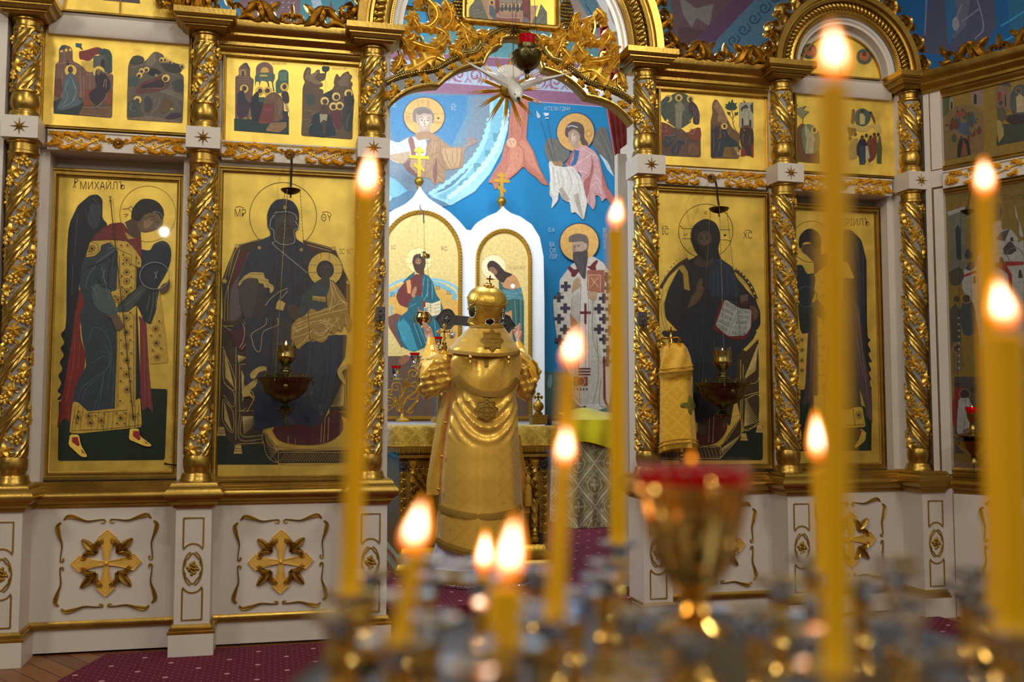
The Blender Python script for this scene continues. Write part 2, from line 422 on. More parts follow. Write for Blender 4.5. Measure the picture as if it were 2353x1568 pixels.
# ------------------------------------------------------------ flat paintings, laid on their own plane
class Paint:
    def __init__(s, pl, off=0., ox=0, oy=0, k=1.):
        s.pl = pl; s.off = off; s.ox = ox; s.oy = oy; s.k = k; s.mb = MB(); s.lay = 0
    def crop(s, ox, oy, k): s.ox, s.oy, s.k = ox, oy, k
    def P(s, x, y): return s.pl.pt(s.ox+x/s.k, s.oy+y/s.k, s.off+s.lay*.00005)
    def setc(s, c):
        s.lay += 1
        if c == 'G': s.mb.mi = 1; s.mb.col = (1, 1, 1)
        else: s.mb.mi = 0; s.mb.col = srgb(c)
    def poly(s, c, pts, sm=0):
        if isinstance(pts, str): pts = [tuple(float(a) for a in q.split(',')) for q in pts.split()]
        if sm: pts = spline(list(pts)+[pts[0]], sm*len(pts)+1)[:-1]
        elif len(pts) >= 7:
            for it in range(2):
                q = []
                for a, b_ in zip(pts, list(pts[1:])+[pts[0]]):
                    L_ = math.hypot(b_[0]-a[0], b_[1]-a[1])+1e-9; k = min(.24, (1.6 if it else 3.2)*s.k/L_)
                    q += [(a[0]+(b_[0]-a[0])*k, a[1]+(b_[1]-a[1])*k), (b_[0]+(a[0]-b_[0])*k, b_[1]+(a[1]-b_[1])*k)]
                pts = q
        s.setc(c)
        ids = [s.mb.vert(s.P(x, y)) for x, y in pts]
        for t in tessellate_polygon([[Vector((x, y, 0)) for x, y in pts]]): s.mb.face([ids[k] for k in t])
        return s
    def line(s, c, w, pts, sm=1, w2=None):
        if isinstance(pts, str): pts = [tuple(float(a) for a in q.split(',')) for q in pts.split()]
        if sm and len(pts) > 2: pts = spline(pts, len(pts)*5)
        s.setc(c); w /= 2; prev = None; m = len(pts)
        for i, (x, y) in enumerate(pts):
            x0, y0 = pts[max(i-1, 0)]; x1, y1 = pts[min(i+1, m-1)]
            dx, dy = x1-x0, y1-y0; l = math.hypot(dx, dy) or 1; nx, ny = -dy/l*w, dx/l*w
            if w2 is not None: f = (1-i/(m-1))+(w2/w/2)*(i/(m-1)); nx *= f; ny *= f
            a = s.mb.vert(s.P(x+nx, y+ny)); b = s.mb.vert(s.P(x-nx, y-ny))
            if prev: s.mb.face((prev[0], a, b, prev[1]))
            prev = (a, b)
        return s
    def circ(s, c, x, y, r, ry=None, n=32): return s.poly(c, [(x+r*math.cos(2*PI*i/n), y+(ry or r)*math.sin(2*PI*i/n)) for i in range(n)])
    def ring(s, c, x, y, r, w, a0=0, a1=360):
        return s.line(c, w, [(x+r*math.cos(math.radians(a)), y+r*math.sin(math.radians(a))) for a in [a0+(a1-a0)*i/40 for i in range(41)]], 0)
    def many(s, c, w, txt, sm=1):
        for t in txt.split('|'): s.line(c, w, t.strip(), sm)
        return s
    def text(s, c, body, x, y, size, wide=1.):
        s.setc(c); vs, fs = textmesh(body)
        ids = [s.mb.vert(s.P(x+vx*size*wide, y-vy*size)) for vx, vy, _ in vs]
        for f in fs: s.mb.face([ids[k] for k in f])
        return s
    def face(s, x, y, r, skin='a8825e', dark='4a3626', look=0, beard=None, hair=None, tone='c49a70'):
        # head with eyes, brows, nose and mouth; look -1..1 turns it
        if hair: s.circ(hair, x-look*r*.12, y-r*.12, r*1.22, r*1.3)
        s.circ(skin, x, y, r*.82, r*1.05)
        if beard: s.poly(beard, [(x-r*.85, y+r*.05), (x-r*.5, y+r*.55), (x-r*.1, y+r*.42), (x+r*.4, y+r*.5), (x+r*.85, y+r*.05), (x+r*.72, y+r*1.0), (x+r*.1, y+r*1.75), (x-r*.55, y+r*1.1)], 4)
        q = x+look*r*.3
        s.circ(tone, q, y+r*.1, r*.42, r*.55)
        for e in (-1, 1):
            s.line(dark, r*.1, [(q+e*r*.16, y-r*.2), (q+e*r*.36, y-r*.3), (q+e*r*.56, y-r*.2)])
            s.circ(dark, q+e*r*.34, y-r*.08, r*.13, r*.08, 10)
        s.line(dark, r*.08, [(q-r*.04, y-r*.1), (q+look*r*.12, y+r*.32), (q-r*.12, y+r*.36)])
        s.line('7a3a2c', r*.1, [(q-r*.2, y+r*.6), (q, y+r*.57), (q+r*.2, y+r*.6)])
        return s
    def done(s, name, parent=None, mats=('paint', 'leaf')):
        return s.mb.build(name, list(mats), parent, smooth=False, recalc=False)
# ============================================================ THE SETTING
BF = Fr((0, 0, 0), (1, 0, 0), (0, 0, 1), (0, -1, 0))
WD = Vector((.457, -.889, 0)).normalized()
WF = Fr((2.66, -.12, 0), WD, (0, 0, 1), (WD.y, -WD.x, 0))
FL2 = .17
def S(name, mb, m, **k): return struct(mb.build(name, m, **k))
b = MB(); b.box(-5, 5, -8, .36, -.1, 0); S('floor', b, 'wood', smooth=False)
b = MB(); b.box(-3.4, 4.4, .36, 4.3, 0.01, FL2); b.box(-.69, .69, .0, .36, 0.001, FL2); S('floor_altar', b, 'carpet', smooth=False)
# carpet runner in front of the screen, cut on the slant at its left
b = MB(); b.slab(Fr((0, 0, 0), (1, 0, 0), (0, 1, 0)), [(-2.1, -.02), (-2.42, -1.2), (-2.2, -3.2), (2.7, -3.2), (2.55, -.02)], 0, .012)
tag(b.build('carpet_runner', 'carpet', smooth=False), 'crimson carpet with pale dots along the foot of the icon screen', 'carpet')
b = MB(); b.box(-.69, .69, -.012, -.0, .012, FL2); S('trim_0', b, 'red_dark')
b = MB(); b.box(-5, 5, 4.3, 4.4, 0, 7.0); S('wall_back', b, 'wall_blue', smooth=False)
b = MB(); b.box(-3.5, -3.4, 0, 4.3, 0, 7.0); S('wall_left', b, 'walldark', smooth=False)
b = MB(); b.box(4.4, 4.5, -2, 4.3, 0, 7.0); S('wall_right', b, 'walldark', smooth=False)
# white joinery behind the columns
def wallbox(*a): b = MB(); b.box(*a); S('wall_front', b, 'white', smooth=False)
for s in (-1, 1):
    x = sorted((s*(.90 if s < 0 else .91), s*1.577)); wallbox(x[0], x[1], .1, .19, 0, 3.32)
    x = sorted((s*1.797, s*2.464)); wallbox(x[0], x[1], .1, .34, 2.585, 3.32); wallbox(x[0], x[1], .26, .34, 0, 2.585)
    x = sorted((s*2.684, s*2.9)); wallbox(x[0], x[1], .1, .19, 0, 3.32)
for u in (-2.574, -1.687, 1.687, 2.574): wallbox(u-.065, u+.065, .02, .1, 0, 3.3); wallbox(u-.11, u+.11, .1, .32, 0, 3.3)
wallbox(-.865, -.70, .02, .1, 0, 3.3); wallbox(-.90, -.70, .1, .22, 0, 3.3); wallbox(.755, .865, .02, .1, 0, 3.3); wallbox(.755, .91, .1, .19, 0, 3.3)
b = MB(); _u = front(.38).uv; b.box(_u(1417, 700)[0], _u(1437, 700)[0], .34, .40, 0.17, _u(1420, 357)[1]); b.box(_u(1443, 700)[0], _u(1443, 700)[0]+.03, .345, .50, .17, 2.9)
S('door_1', b, 'white', smooth=False)
b = MB(); fr = WF
b.box(-.05, 1.6, 0, 3.32, -.1, 0, fr); b.box(-.05, .06, 0, 3.3, 0, .03, fr); S('wall_wing', b, 'white', smooth=False)
b = MB(); b.box(-3.6, -2.66, -.02, .1, 0, 3.6); S('wall_side', b, 'white', smooth=False)

def rail(b, fr, a0, a1, prof, base=None):
    # moulding along the frame's x; prof = (out, z)
    P = [fr.p(a0, z, h) for h, z in prof]; Q = [fr.p(a1, z, h) for h, z in prof]
    b.loft([P, Q], True, True)
LEDGE = [(-.02, .735), (.006, .735), (.012, .742), (.012, .752), (.02, .757), (.032, .765), (.046, .778), (.05, .793), (.046, .808), (.034, .818), (.026, .822), (.026, .832), (.016, .838), (.016, .848), (.008, .853), (.008, .865), (-.02, .865)]
CORN = [(-.02, 3.155), (.0, 3.155), (.012, 3.16), (.012, 3.172), (.02, 3.178), (.028, 3.188), (.03, 3.20), (.045, 3.205), (.045, 3.222), (.052, 3.226), (.06, 3.24), (.075, 3.25), (.075, 3.262), (.085, 3.268), (.10, 3.285), (.104, 3.295), (.104, 3.325), (-.02, 3.325)]
SKIRT = [(-.02, .128), (.012, .128), (.012, .138), (.018, .141), (.018, .15), (.010, .155), (.006, .167), (-.02, .167)]
def boxring(b, u, y0, y1, w, prof, d0=0.):
    # moulding round the front and both sides of a block (profile out, z)
    fr = Fr((0, 0, 0), (1, 0, 0), (0, 1, 0), (0, 0, 1))
    b.sweep(fr, [(u-w, y1), (u+w, y1), (u+w, y0), (u-w, y0)], [(o+d0, z) for o, z in prof], True)

def star_ornament(b, fr, R, h=.012, n=8):
    c = b.vert(fr.p(0, 0, h)); ring = []
    for k in range(2*n):
        a = PI*k/n+PI/2; r = R*(1.0 if k % 4 == 0 else (.82 if k % 2 == 0 else .26)); ring.append(b.vert(fr.p(r*math.cos(a), r*math.sin(a), .002 if k % 2 == 0 else .003)))
    for k in range(2*n): b.face((c, ring[k], ring[(k+1) % (2*n)]))

def carved_shaft(parent, z0, z1, R, hand, name):
    b = MB(); N = 52; rows = int((z1-z0)/.0125); L = .56; ids = []
    for i in range(rows+1):
        z = z0+(z1-z0)*i/rows; tw = hand*2*PI*z/L; row = []
        for k in range(N):
            p = (k/(N/2)) % 1.0; th = 2*PI*k/N+tw
            if p < .42: r = R*(1.0+.085*abs(math.sin(PI*4*p/.42)))+.003
            else: r = R*.955
            row.append(b.vert((r*math.cos(th), r*math.sin(th), z)))
        ids.append(row)
    for i in range(rows):
        for k in range(N):
            p = ((k+.5)/(N/2)) % 1.0
            b.mi = 0 if p < .44 else 1
            j = (k+1) % N; b.face((ids[i][k], ids[i][j], ids[i+1][j], ids[i+1][k]))
    o = b.build(name, ['gold', 'groove'], parent)
    # vine with leaves and grapes in the hollow of the twist
    v = MB(); rr = R*.965; s = 0; nz = int((z1-z0-.02)/.012)
    def at(z, st, dp=0., h=0.):
        th = hand*2*PI*z/L+PI*st+2*PI*((.71+dp)/2); rad = Vector((math.cos(th), math.sin(th), 0)); tan = Vector((-math.sin(th), math.cos(th), 0))*hand
        return Fr(Vector((0, 0, z))+rad*(rr+h), (tan*.72-Vector((0, 0, 1))*.69).normalized(), (tan*.69+Vector((0, 0, 1))*.72).normalized(), rad)
    for st in (0, 1):
        pts = [at(z0+.01+(z1-z0-.02)*i/nz, st, .10*math.sin(i*.55)).o+at(z0+.01+(z1-z0-.02)*i/nz, st).n*.004 for i in range(nz+1)]
        v.tube(pts, .0045, 5)
        step = .050; n = int((z1-z0-.05)/step)
        for i in range(n+1):
            z = z0+.03+i*step
            if i % 2 == 0:
                f = at(z, st, -.03); v.vleaf(f.sub(0, 0, .5*(i % 4)-.4), .043, .018)
                g = at(z, st, .17).sub(0, 0, 1.1); v.tube([g.p(.018*(1-t*.8)*math.cos(7*t), .018*(1-t*.8)*math.sin(7*t), .005) for t in [q/9 for q in range(10)]], .0032, 5)
            else:
                f = at(z, st, .02)
                for (gx, gy) in ((-.016, .018), (0, .02), (.016, .018), (-.009, .004), (.009, .005), (-.001, -.009), (-.018, .003), (.018, .001)): v.ball(f.p(gx*1.2, gy*1.2, .007), .0108, 6, 4)
                g = at(z+.01, st, -.2); v.vleaf(g, .020, .010, 3)
                g = at(z-.01, st, .22); v.aleaf(g, [(-.02, -.01), (0, .005), (.024, .0)], .009, .008, n=6)
    v.build('vine_carving', 'goldb', o)
    return o
def make_column(hand, name='carved_column'):
    t = thing(name, 'x', 'column')
    def sc(P, k=.85): return [(r*k, z) for r, z in P]
    b = MB()
    for k, (w, za, zb) in enumerate(((.165, 3.298, 3.33), (.158, 3.285, 3.298), (.148, 3.275, 3.285), (.132, 3.258, 3.275), (.118, 3.25, 3.258), (.10, 3.238, 3.25))):
        w *= .95; w0 = w; w1 = w if k in (0, 2, 4) else w+.008
        A = [(-w0, -w0, za), (w0, -w0, za), (w0, .1, za), (-w0, .1, za)]; B = [(-w1, -w1, zb), (w1, -w1, zb), (w1, .1, zb), (-w1, .1, zb)]
        b.loft([A, B])
    b.lathe(sc([(.07, 3.238), (.088, 3.236), (.088, 3.226), (.074, 3.222), (.07, 3.20), (.074, 3.19), (.082, 3.187), (.082, 3.178), (.07, 3.17)]), n=32)
    b.build('capital', 'goldd', t)
    carved_shaft(t, 2.85, 3.18, .061, hand, 'upper_shaft')
    b = MB(); b.lathe(sc([(.07, 2.865), (.078, 2.862), (.078, 2.852), (.072, 2.847), (.079, 2.83), (.082, 2.80), (.078, 2.772), (.070, 2.762), (.070, 2.755), (.082, 2.75), (.086, 2.742), (.086, 2.733), (.09, 2.728), (.09, 2.71), (.05, 2.70)], .88), n=36); b.build('lower_collar', 'goldd', t)
    b = MB(); b.box(-.086, .086, -.1, .1, 2.60, 2.712); q = b.build('star_block', 'white', t, smooth=False)
    b = MB(); star_ornament(b, Fr((0, -.1, 2.655), (1, 0, 0), (0, 0, 1), (0, -1, 0)), .047); b.build('star', 'goldm', q, smooth=False)
    b = MB(); b.lathe(sc([(.05, 2.61), (.092, 2.602), (.092, 2.59), (.084, 2.585), (.078, 2.582), (.078, 2.548), (.086, 2.543), (.086, 2.53), (.076, 2.522), (.07, 2.51)], .88), n=36); b.build('upper_collar', 'goldd', t)
    carved_shaft(t, 1.0, 2.525, .064, hand, 'lower_shaft')
    b = MB(); b.lathe(sc([(.07, 1.02), (.084, 1.016), (.084, 1.004), (.078, 1.0), (.084, .985), (.086, .96), (.083, .935), (.076, .92), (.076, .912), (.088, .907), (.094, .895), (.096, .882), (.102, .876), (.102, .862), (.05, .86)], .84), n=36); b.build('base', 'goldd', t)
    return t
colL = make_column(1); colR = make_column(-1)
US = (-2.57, -1.687, -.80, .80, 1.687, 2.574)
CLAB = ['spiral gilded column at the far left edge, beside the tall angel icon', 'spiral gilded column between the winged angel icon and the enthroned mother icon',
        'spiral gilded column at the left side of the open holy doors', 'spiral gilded column at the right side of the open holy doors',
        'spiral gilded column just right of the icon with the open book', 'spiral gilded column at the inner corner of the right wing']
for i, u in enumerate(US):
    m = colL if i < 3 else colR
    if i in (0, 3): m.location = (u, 0, 0); m['label'] = CLAB[i]; m['group'] = 'carved columns of the icon screen'
    else: copy_tree(m, (u, 0, 0), CLAB[i], 'carved columns of the icon screen')

def make_pedestal():
    t = thing('column_pedestal', 'x', 'pedestal')
    b = MB(); b.box(-.086, .086, -.14, .1, .15, .74); b.box(-.108, .108, -.17, .1, .0, .118); b.build('block', 'white', t, smooth=False)
    b = MB(); boxring(b, 0, -.14, .1, .086, [(-.01, .867), (-.02, .867), (.02, .867), (.03, .855), (.03, .845), (.04, .838), (.052, .822), (.056, .808), (.05, .79), (.036, .778), (.028, .772), (.028, .76), (.014, .752), (.012, .74), (-.02, .738)])
    b.box(-.1, .1, -.155, .1, .855, .868); b.build('cap_moulding', 'goldd', t)
    b = MB(); boxring(b, 0, -.14, .1, .086, [(-.02, .165), (.006, .163), (.01, .15), (.02, .146), (.02, .134), (.028, .13), (.028, .117), (-.02, .117)]); b.build('foot_moulding', 'goldd', t)
    F = Fr((0, -.14, 0), (1, 0, 0), (0, 0, 1), (0, -1, 0))
    for nm, top in (('upper_fluted_panel', 1), ('lower_fluted_panel', 0)):
        b = MB(); b.mi = 0
        if top: P = [(-.048, .69), (.048, .69), (.048, .545)]+[(.048*math.cos(a), .545-.028+.045*math.sin(a)) for a in [PI*.12+PI*.76*i/10 for i in range(11)]]+[(-.048, .545)]
        else: P = [(.048, .185), (-.048, .185), (-.048, .335)]+[(-.048*math.cos(a), .335+.028-.045*math.sin(a)) for a in [PI*.12+PI*.76*i/10 for i in range(11)]]+[(.048, .335)]
        b.tube([F.p(x, y, .002) for x, y in P+P[:1]], .0042, 6)
        b.mi = 1
        for k in range(9):
            x = -.034+.0085*k; y0, y1 = (.575, .68) if top else (.195, .305)
            b.tube([F.p(x, y0, -.001), F.p(x, y1, -.001)], .003, 5)
        b.build(nm, ['goldm', 'white'], t)
    b = MB()
    def oval(q): return [(q*(1+.09*math.cos(8*a))*.042*math.cos(a), .438+q*(1+.11*math.cos(4*a))*.068*math.sin(a)) for a in [2*PI*i/48 for i in range(49)]]
    b.tube([F.p(x, y, .002) for x, y in oval(1)], .0042, 6)
    b.tube([F.p(.046*math.cos(a), .438+.085*math.sin(a), .002) for a in [-PI*.42+PI*.84*i/14 for i in range(15)]], .0035, 6)
    b.tube([F.p(-.046*math.cos(a), .438+.085*math.sin(a), .002) for a in [-PI*.42+PI*.84*i/14 for i in range(15)]], .0035, 6)
    for k in range(4): b.vleaf(F.sub(.016*math.cos(k*PI/2), .438+.021*math.sin(k*PI/2), k*PI/2), .019, .010, 3)
    b.ball(F.p(0, .438, .009), .006, 8, 6); b.build('quatrefoil_ornament', 'goldm', t)
    return t
ped = make_pedestal()
PLAB = ['white column pedestal cut by the left picture edge', 'white pedestal under the column between the two big left icons', 'white pedestal left of the holy doors, behind the tall left candle',
        'white pedestal right of the holy doors, behind the golden oil lamp', 'white pedestal under the column right of the book icon', 'white pedestal at the inner corner of the right wing']
for i, u in enumerate(US):
    if i == 0: ped.location = (u, 0, 0); ped['label'] = PLAB[0]; ped['group'] = 'column pedestals'
    else: copy_tree(ped, (u, 0, 0), PLAB[i], 'column pedestals')

# ------------------------------------------------------------ dado panels
def make_dado(fr, a0, a1, ac, label, half=.235, zc=.44, h0=-.06):
    c = fr.p((a0+a1)/2, 0, h0); t = thing('dado_panel', label, 'wall panel', tuple(c), 'white panels with gilded crosses')
    b = MB(); b.box(a0, a1, 0.012, .735, h0-.035, h0, fr); b.build('board', 'white', t, smooth=False)
    g = Fr(fr.p(0, 0, h0), fr.x, fr.y, fr.n); b = MB(); rail(b, g, a0, a1, SKIRT); b.build('skirting_bead', 'goldd', t)
    F = g.sub(ac, zc)
    b = MB()
    for k in range(4):
        G = F.sub(0, 0, k*PI/2)
        o = [(-.008, .004), (-.016, .05), (-.028, .095), (-.044, .132), (0, .17), (.044, .132), (.028, .095), (.016, .05), (.008, .004)]
        b.slab(G, o, 0, .010)
        b.tube([G.p(x*.93, y*.985, .011) for x, y in o], .0028, 5)
        b.tube([G.p(x*.55, y*.90, .0105) for x, y in o[1:-1]], .0018, 5)
    b.ball(F.p(0, 0, .012), .012, 10, 8); b.build('cross_ornament', 'goldp', t)
    for k in range(4):
        G = F.sub(0, 0, PI/4+k*PI/2); b = MB()
        b.aleaf(G, [(0, .085), (0, .12), (0, .172)], .024, .024, n=12)
        for s in (-1, 1):
            b.aleaf(G, [(s*.004, .068), (s*.018, .092), (s*.042, .104), (s*.060, .094), (s*.074, .112)], .017, .022, n=14)
        b.build('leaf_ornament', 'gold', t)
    for k in range(4):
        G = F.sub(0, 0, k*PI/2); b = MB()
        for s in (-1, 1):
            b.aleaf(G, [(s*.21, half-.012), (s*.19, half+.004), (s*.15, half-.004), (s*.10, half-.020), (s*.05, half-.016), (s*.022, half-.014)], .012, .013, n=22, taper=lambda t: (.25+.75*math.exp(-((t-.28)/.22)**2)))
            b.tube([G.p(s*(.022-.010*math.sin(q)), half-.022+.008*math.cos(q), .006) for q in [i*.6 for i in range(8)]], .004, 5)
        b.build('border_ornament', 'goldm', t)
    return t
make_dado(BF, -2.508, -1.753, -2.124, 'white panel with gilded cross low under the tall left angel icon', zc=.452)
make_dado(BF, -1.621, -.867, -1.255, 'white panel with gilded cross under the enthroned mother icon', zc=.430)
make_dado(BF, .867, 1.621, 1.255, 'white cross panel half hidden behind the golden oil lamp', zc=.44)
make_dado(BF, 1.753, 2.508, 2.124, 'white cross panel behind the tallest right candle', zc=.45)
make_dado(WF, .07, 1.4, .47, 'white cross panel of the right wing at the picture edge', zc=.46, h0=.04)

# ------------------------------------------------------------ ledges, cornices (trim)
tn = 0
def trim(fr, a0, a1, prof, h=0., m='goldd'):
    global tn
    tn += 1; b = MB(); rail(b, Fr(fr.p(0, 0, h), fr.x, fr.y, fr.n), a0, a1, prof); S('trim_%d' % tn, b, m)
for a0, a1 in ((-2.50, -1.76), (-1.62, -.69), (.74, 1.62), (1.76, 2.50)): trim(BF, a0, a1, LEDGE, -.06 if abs(a0) > 0 else 0)
trim(WF, .0, 1.5, LEDGE, .0)
for a0, a1 in ((-1.62, -.865), (.865, 1.62)): trim(BF, a0, a1, CORN, -.06)
trim(WF, -.05, 1.5, CORN, .0)
trim(BF, 2.62, 2.75, LEDGE, .0)
# white step above the upper icons of the two side doors
for s in (-1, 1):
    b = MB(); x = sorted((s*1.78, s*2.48)); rail(b, BF, x[0], x[1], [(-.1, 3.2), (-.05, 3.2), (-.04, 3.215), (-.04, 3.30), (-.03, 3.31), (-.1, 3.31)]); tn += 1; S('trim_%d' % tn, b, 'white')

# ------------------------------------------------------------ carved friezes
def make_frieze(fr, a0, a1, label, z=2.635, h0=-.05, hh=.05):
    cx = (a0+a1)/2; t = thing('carved_frieze', label, 'frieze', tuple(fr.p(cx, z, h0)), 'white friezes with gilded vine scrolls')
    b = MB(); b.box(a0, a1, z-.052, z+.050, h0-.045, h0, fr); b.box(a0, a1, z+.044, z+.052, h0-.045, h0+.008, fr); b.build('board', 'white', t, smooth=False)
    F = Fr(fr.p(cx, z-.002, h0), fr.x, fr.y, fr.n); L = (a1-a0)/2-.035
    b = MB(); n = 12
    for k in range(n): b.aleaf(F.sub(0, 0, 2*PI*k/n), [(0, .006), (0, .018), (0, .031)], .0085, .010, n=6)
    b.ball(F.p(0, 0, .012), .008, 8, 6); b.build('rosette', 'gold', t)
    for s in (-1, 1):
        b = MB(); G = F.sub(0, 0, 0, 1, 1); P = lambda x, y: (s*x, y)
        st = [P(.035+(L-.04)*i/16, .018*math.sin(i/16*2*PI*1.5)) for i in range(17)]
        b.tube([G.p(x, y, .006) for x, y in st], [.006-.003*i/16 for i in range(17)], 6)
        k = L/.31
        for (x, y, a, q) in ((.07, .005, 1.2, 1.), (.085, -.01, -1.25, .9), (.135, .012, .9, 1.05), (.15, -.012, -1.0, 1.), (.20, .015, .8, .95), (.215, -.012, -.9, 1.05), (.262, .014, .7, .95), (.275, -.008, -.6, .9), (.045, .0, 2.3, .7)):
            x *= k; c, d = math.cos(a), math.sin(a)
            lf = [P(x, y), P(x+.02*q*c+.004, y+.02*q*d), P(x+.045*q*c+.018, y+.034*q*d), P(x+.055*q*c+.04, y+.026*q*d)]
            b.aleaf(G, lf, .021*q, .024, .5, 4)
            b.aleaf(G, [P(x-.004, y), P(x+.012*c, y+.022*q*d), P(x-.004+.008*c, y+.042*q*d)], .013, .018, .4, 3)
        for (x, y, r, dr) in ((.112, .002, .017, 1), (.18, .0, .018, -1), (.245, .004, .017, 1)):
            x *= k; b.tube([G.p(s*(x+r*(1-u*.85)*math.cos(8.5*u*dr)), y+r*(1-u*.85)*math.sin(8.5*u*dr), .007) for u in [i/14 for i in range(15)]], .0036, 5)
        b.vleaf(G.sub(s*(L-.012), .0, -s*.6), .036, .022)
        b.build('vine_scroll', 'goldl', t)
    return t
make_frieze(BF, -2.47, -1.78, 'gilded vine frieze above the tall left angel icon', z=2.636)
make_frieze(BF, -1.60, -.885, 'gilded vine frieze above the enthroned mother icon, lamp hook at its middle', z=2.632)
make_frieze(BF, .885, 1.60, 'gilded vine frieze above the icon with the open book', z=2.632)
make_frieze(BF, 1.78, 2.47, 'gilded vine frieze behind the top of the tallest candle', z=2.636)
make_frieze(WF, .07, 1.25, 'gilded vine frieze on the right wing at the picture edge', z=2.636, h0=.05)

# ------------------------------------------------------------ cresting along the cornices
def make_crest(fr, a0, a1, z, label, h=.03):
    t = thing('carved_cresting', label, 'carving', tuple(fr.p((a0+a1)/2, z, h)), 'gilded leaf crestings'); F = Fr(fr.p((a0+a1)/2, z, h), fr.x, fr.y, fr.n)
    b = MB(); W_ = (a1-a0)/2/.36
    b.aleaf(F, [(0, .02), (0, .055), (0, .115)], .018, .03, n=12); b.build('centre_bud', 'gold', t)
    for s in (-1, 1):
        b = MB()
        def A(pts, w, hh=.034): b.aleaf(F, [(s*x*W_, y) for x, y in pts], w*1.45, hh, n=14, taper=lambda q: (.3+.7*math.sin(PI*min(1, q*.8+.15))))
        A([(.004, .008), (.03, .004), (.052, .018), (.05, .042), (.03, .05), (.018, .038), (.026, .028)], .010, .028)
        A([(.06, .0), (.10, .02), (.125, .062), (.16, .10), (.19, .085)], .020)
        A([(.13, .06), (.10, .085), (.065, .115)], .015)
        A([(.125, .0), (.15, .018), (.16, .05), (.15, .09)], .014)
        A([(.20, .0), (.17, .01), (.16, .04), (.185, .10), (.235, .09)], .016)
        A([(.17, .11), (.205, .085), (.24, .045), (.27, .035)], .017)
        A([(.19, .0), (.23, .022), (.29, .005)], .014)
        A([(.255, .06), (.285, .08), (.31, .07), (.312, .045), (.296, .042)], .009)
        A([(.31, .07), (.335, .10), (.355, .14)], .016); A([(.29, .03), (.33, .02), (.36, .04)], .015)
        b.build('leaf_scroll', 'gold', t)
make_crest(BF, -1.60, -.885, 3.325, 'gilded leaf cresting left of the great arch')
make_crest(BF, .96, 1.64, 3.325, 'gilded leaf cresting between the great arch and the small right arch')
make_crest(WF, .08, .80, 3.325, 'gilded leaf cresting at the top right corner', h=.06)
make_crest(BF, -1.94, -1.62, 3.345, 'small leaf carving over the second column capital from the left', h=.05)

# ------------------------------------------------------------ arches
def make_arch(cx, z, r0, r1, label, deep=.13, crest=1, h=.05):
    t = thing('carved_arch', label, 'arch', (cx, 0, z), 'gilded arches of the icon screen'); F = Fr((cx, 0, z), (1, 0, 0), (0, 0, 1), (0, -1, 0)); w = r1-r0
    arc = lambda r, n=48, e=0.: [(r*math.cos(PI*i/n), r*math.sin(PI*i/n)) for i in range(n+1)]
    b = MB(); P = arc(r0)
    pr = [(0, -.1), (0, .0), (-.02*w/.24, .0), (-.03*w/.24, .012), (-.05*w/.24, .012)]
    b.sweep(F, P, [(d, q+h-.04) for d, q in pr], False); b.build('inner_soffit', 'paint_white' if r0 > .5 else 'white', t)
    b = MB(); pr = [(-.05, .0), (-.055, .03), (-.07, .034), (-.078, .02), (-.10, .012), (-.15, .012), (-.158, .036), (-.172, .040), (-.18, .03), (-.19, .03), (-.196, .05), (-.235, .055), (-.24, .045), (-.24, -.12)]
    b.sweep(F, P, [(d*w/.24, q+h-.02) for d, q in pr], False); b.build('archivolt', 'goldd', t)
    b = MB(); rr = r0+.125*w/.24; n = int(PI*rr/(.034*w/.24))
    for i in range(n):
        a = PI*(i+.5)/n; G = F.sub(rr*math.cos(a), rr*math.sin(a), a-PI/2+.5); b.ball((0, 0, 0), 1, 8, 5); k = 42
        for q in range(len(b.v)-(4*8+2), len(b.v)):
            v = b.v[q]; b.v[q] = G.p(v.x*.016*w/.24, v.y*.030*w/.24, v.z*.016*w/.24+h)
    b.build('rope_moulding', 'gold', t)
    b = MB(); rr = r0+.062*w/.24; n = int(PI*rr/.013)
    for i in range(n): a = PI*(i+.5)/n; b.ball(F.p(rr*math.cos(a), rr*math.sin(a), h+.012), .0052, 6, 4)
    b.build('bead_row', 'gold', t)
    if crest:
        b = MB(); n = int(PI*r1/.13)
        for i in range(n):
            a = PI*(i+.5)/n; G = F.sub(r1*math.cos(a), r1*math.sin(a), a-PI/2, .85, -1 if a > PI/2 else 1, h-.02)
            T = lambda q: (.3+.7*math.sin(PI*min(1, q*.8+.15)))
            b.aleaf(G, [(.06, -.01), (.03, .02), (.015, .06), (-.02, .10), (-.06, .09)], .028, .03, n=14, taper=T)
            b.aleaf(G, [(.0, .05), (.03, .08), (.065, .085)], .025, .03, n=12, taper=T)
            b.aleaf(G, [(-.05, -.01), (-.02, .01), (-.015, .045), (-.045, .055), (-.055, .035)], .013, .03, n=12, taper=T)
            b.aleaf(G, [(-.06, .02), (-.08, .05), (-.05, .09)], .014, .03, n=10, taper=T)
        b.build('leaf_crest', 'gold', t)
    return t
make_arch(0.0, 3.33, .64, .90, 'great gilded arch over the open holy doors')
make_arch(2.115, 3.33, .31, .50, 'smaller gilded arch at the right, behind the tallest candle flame')
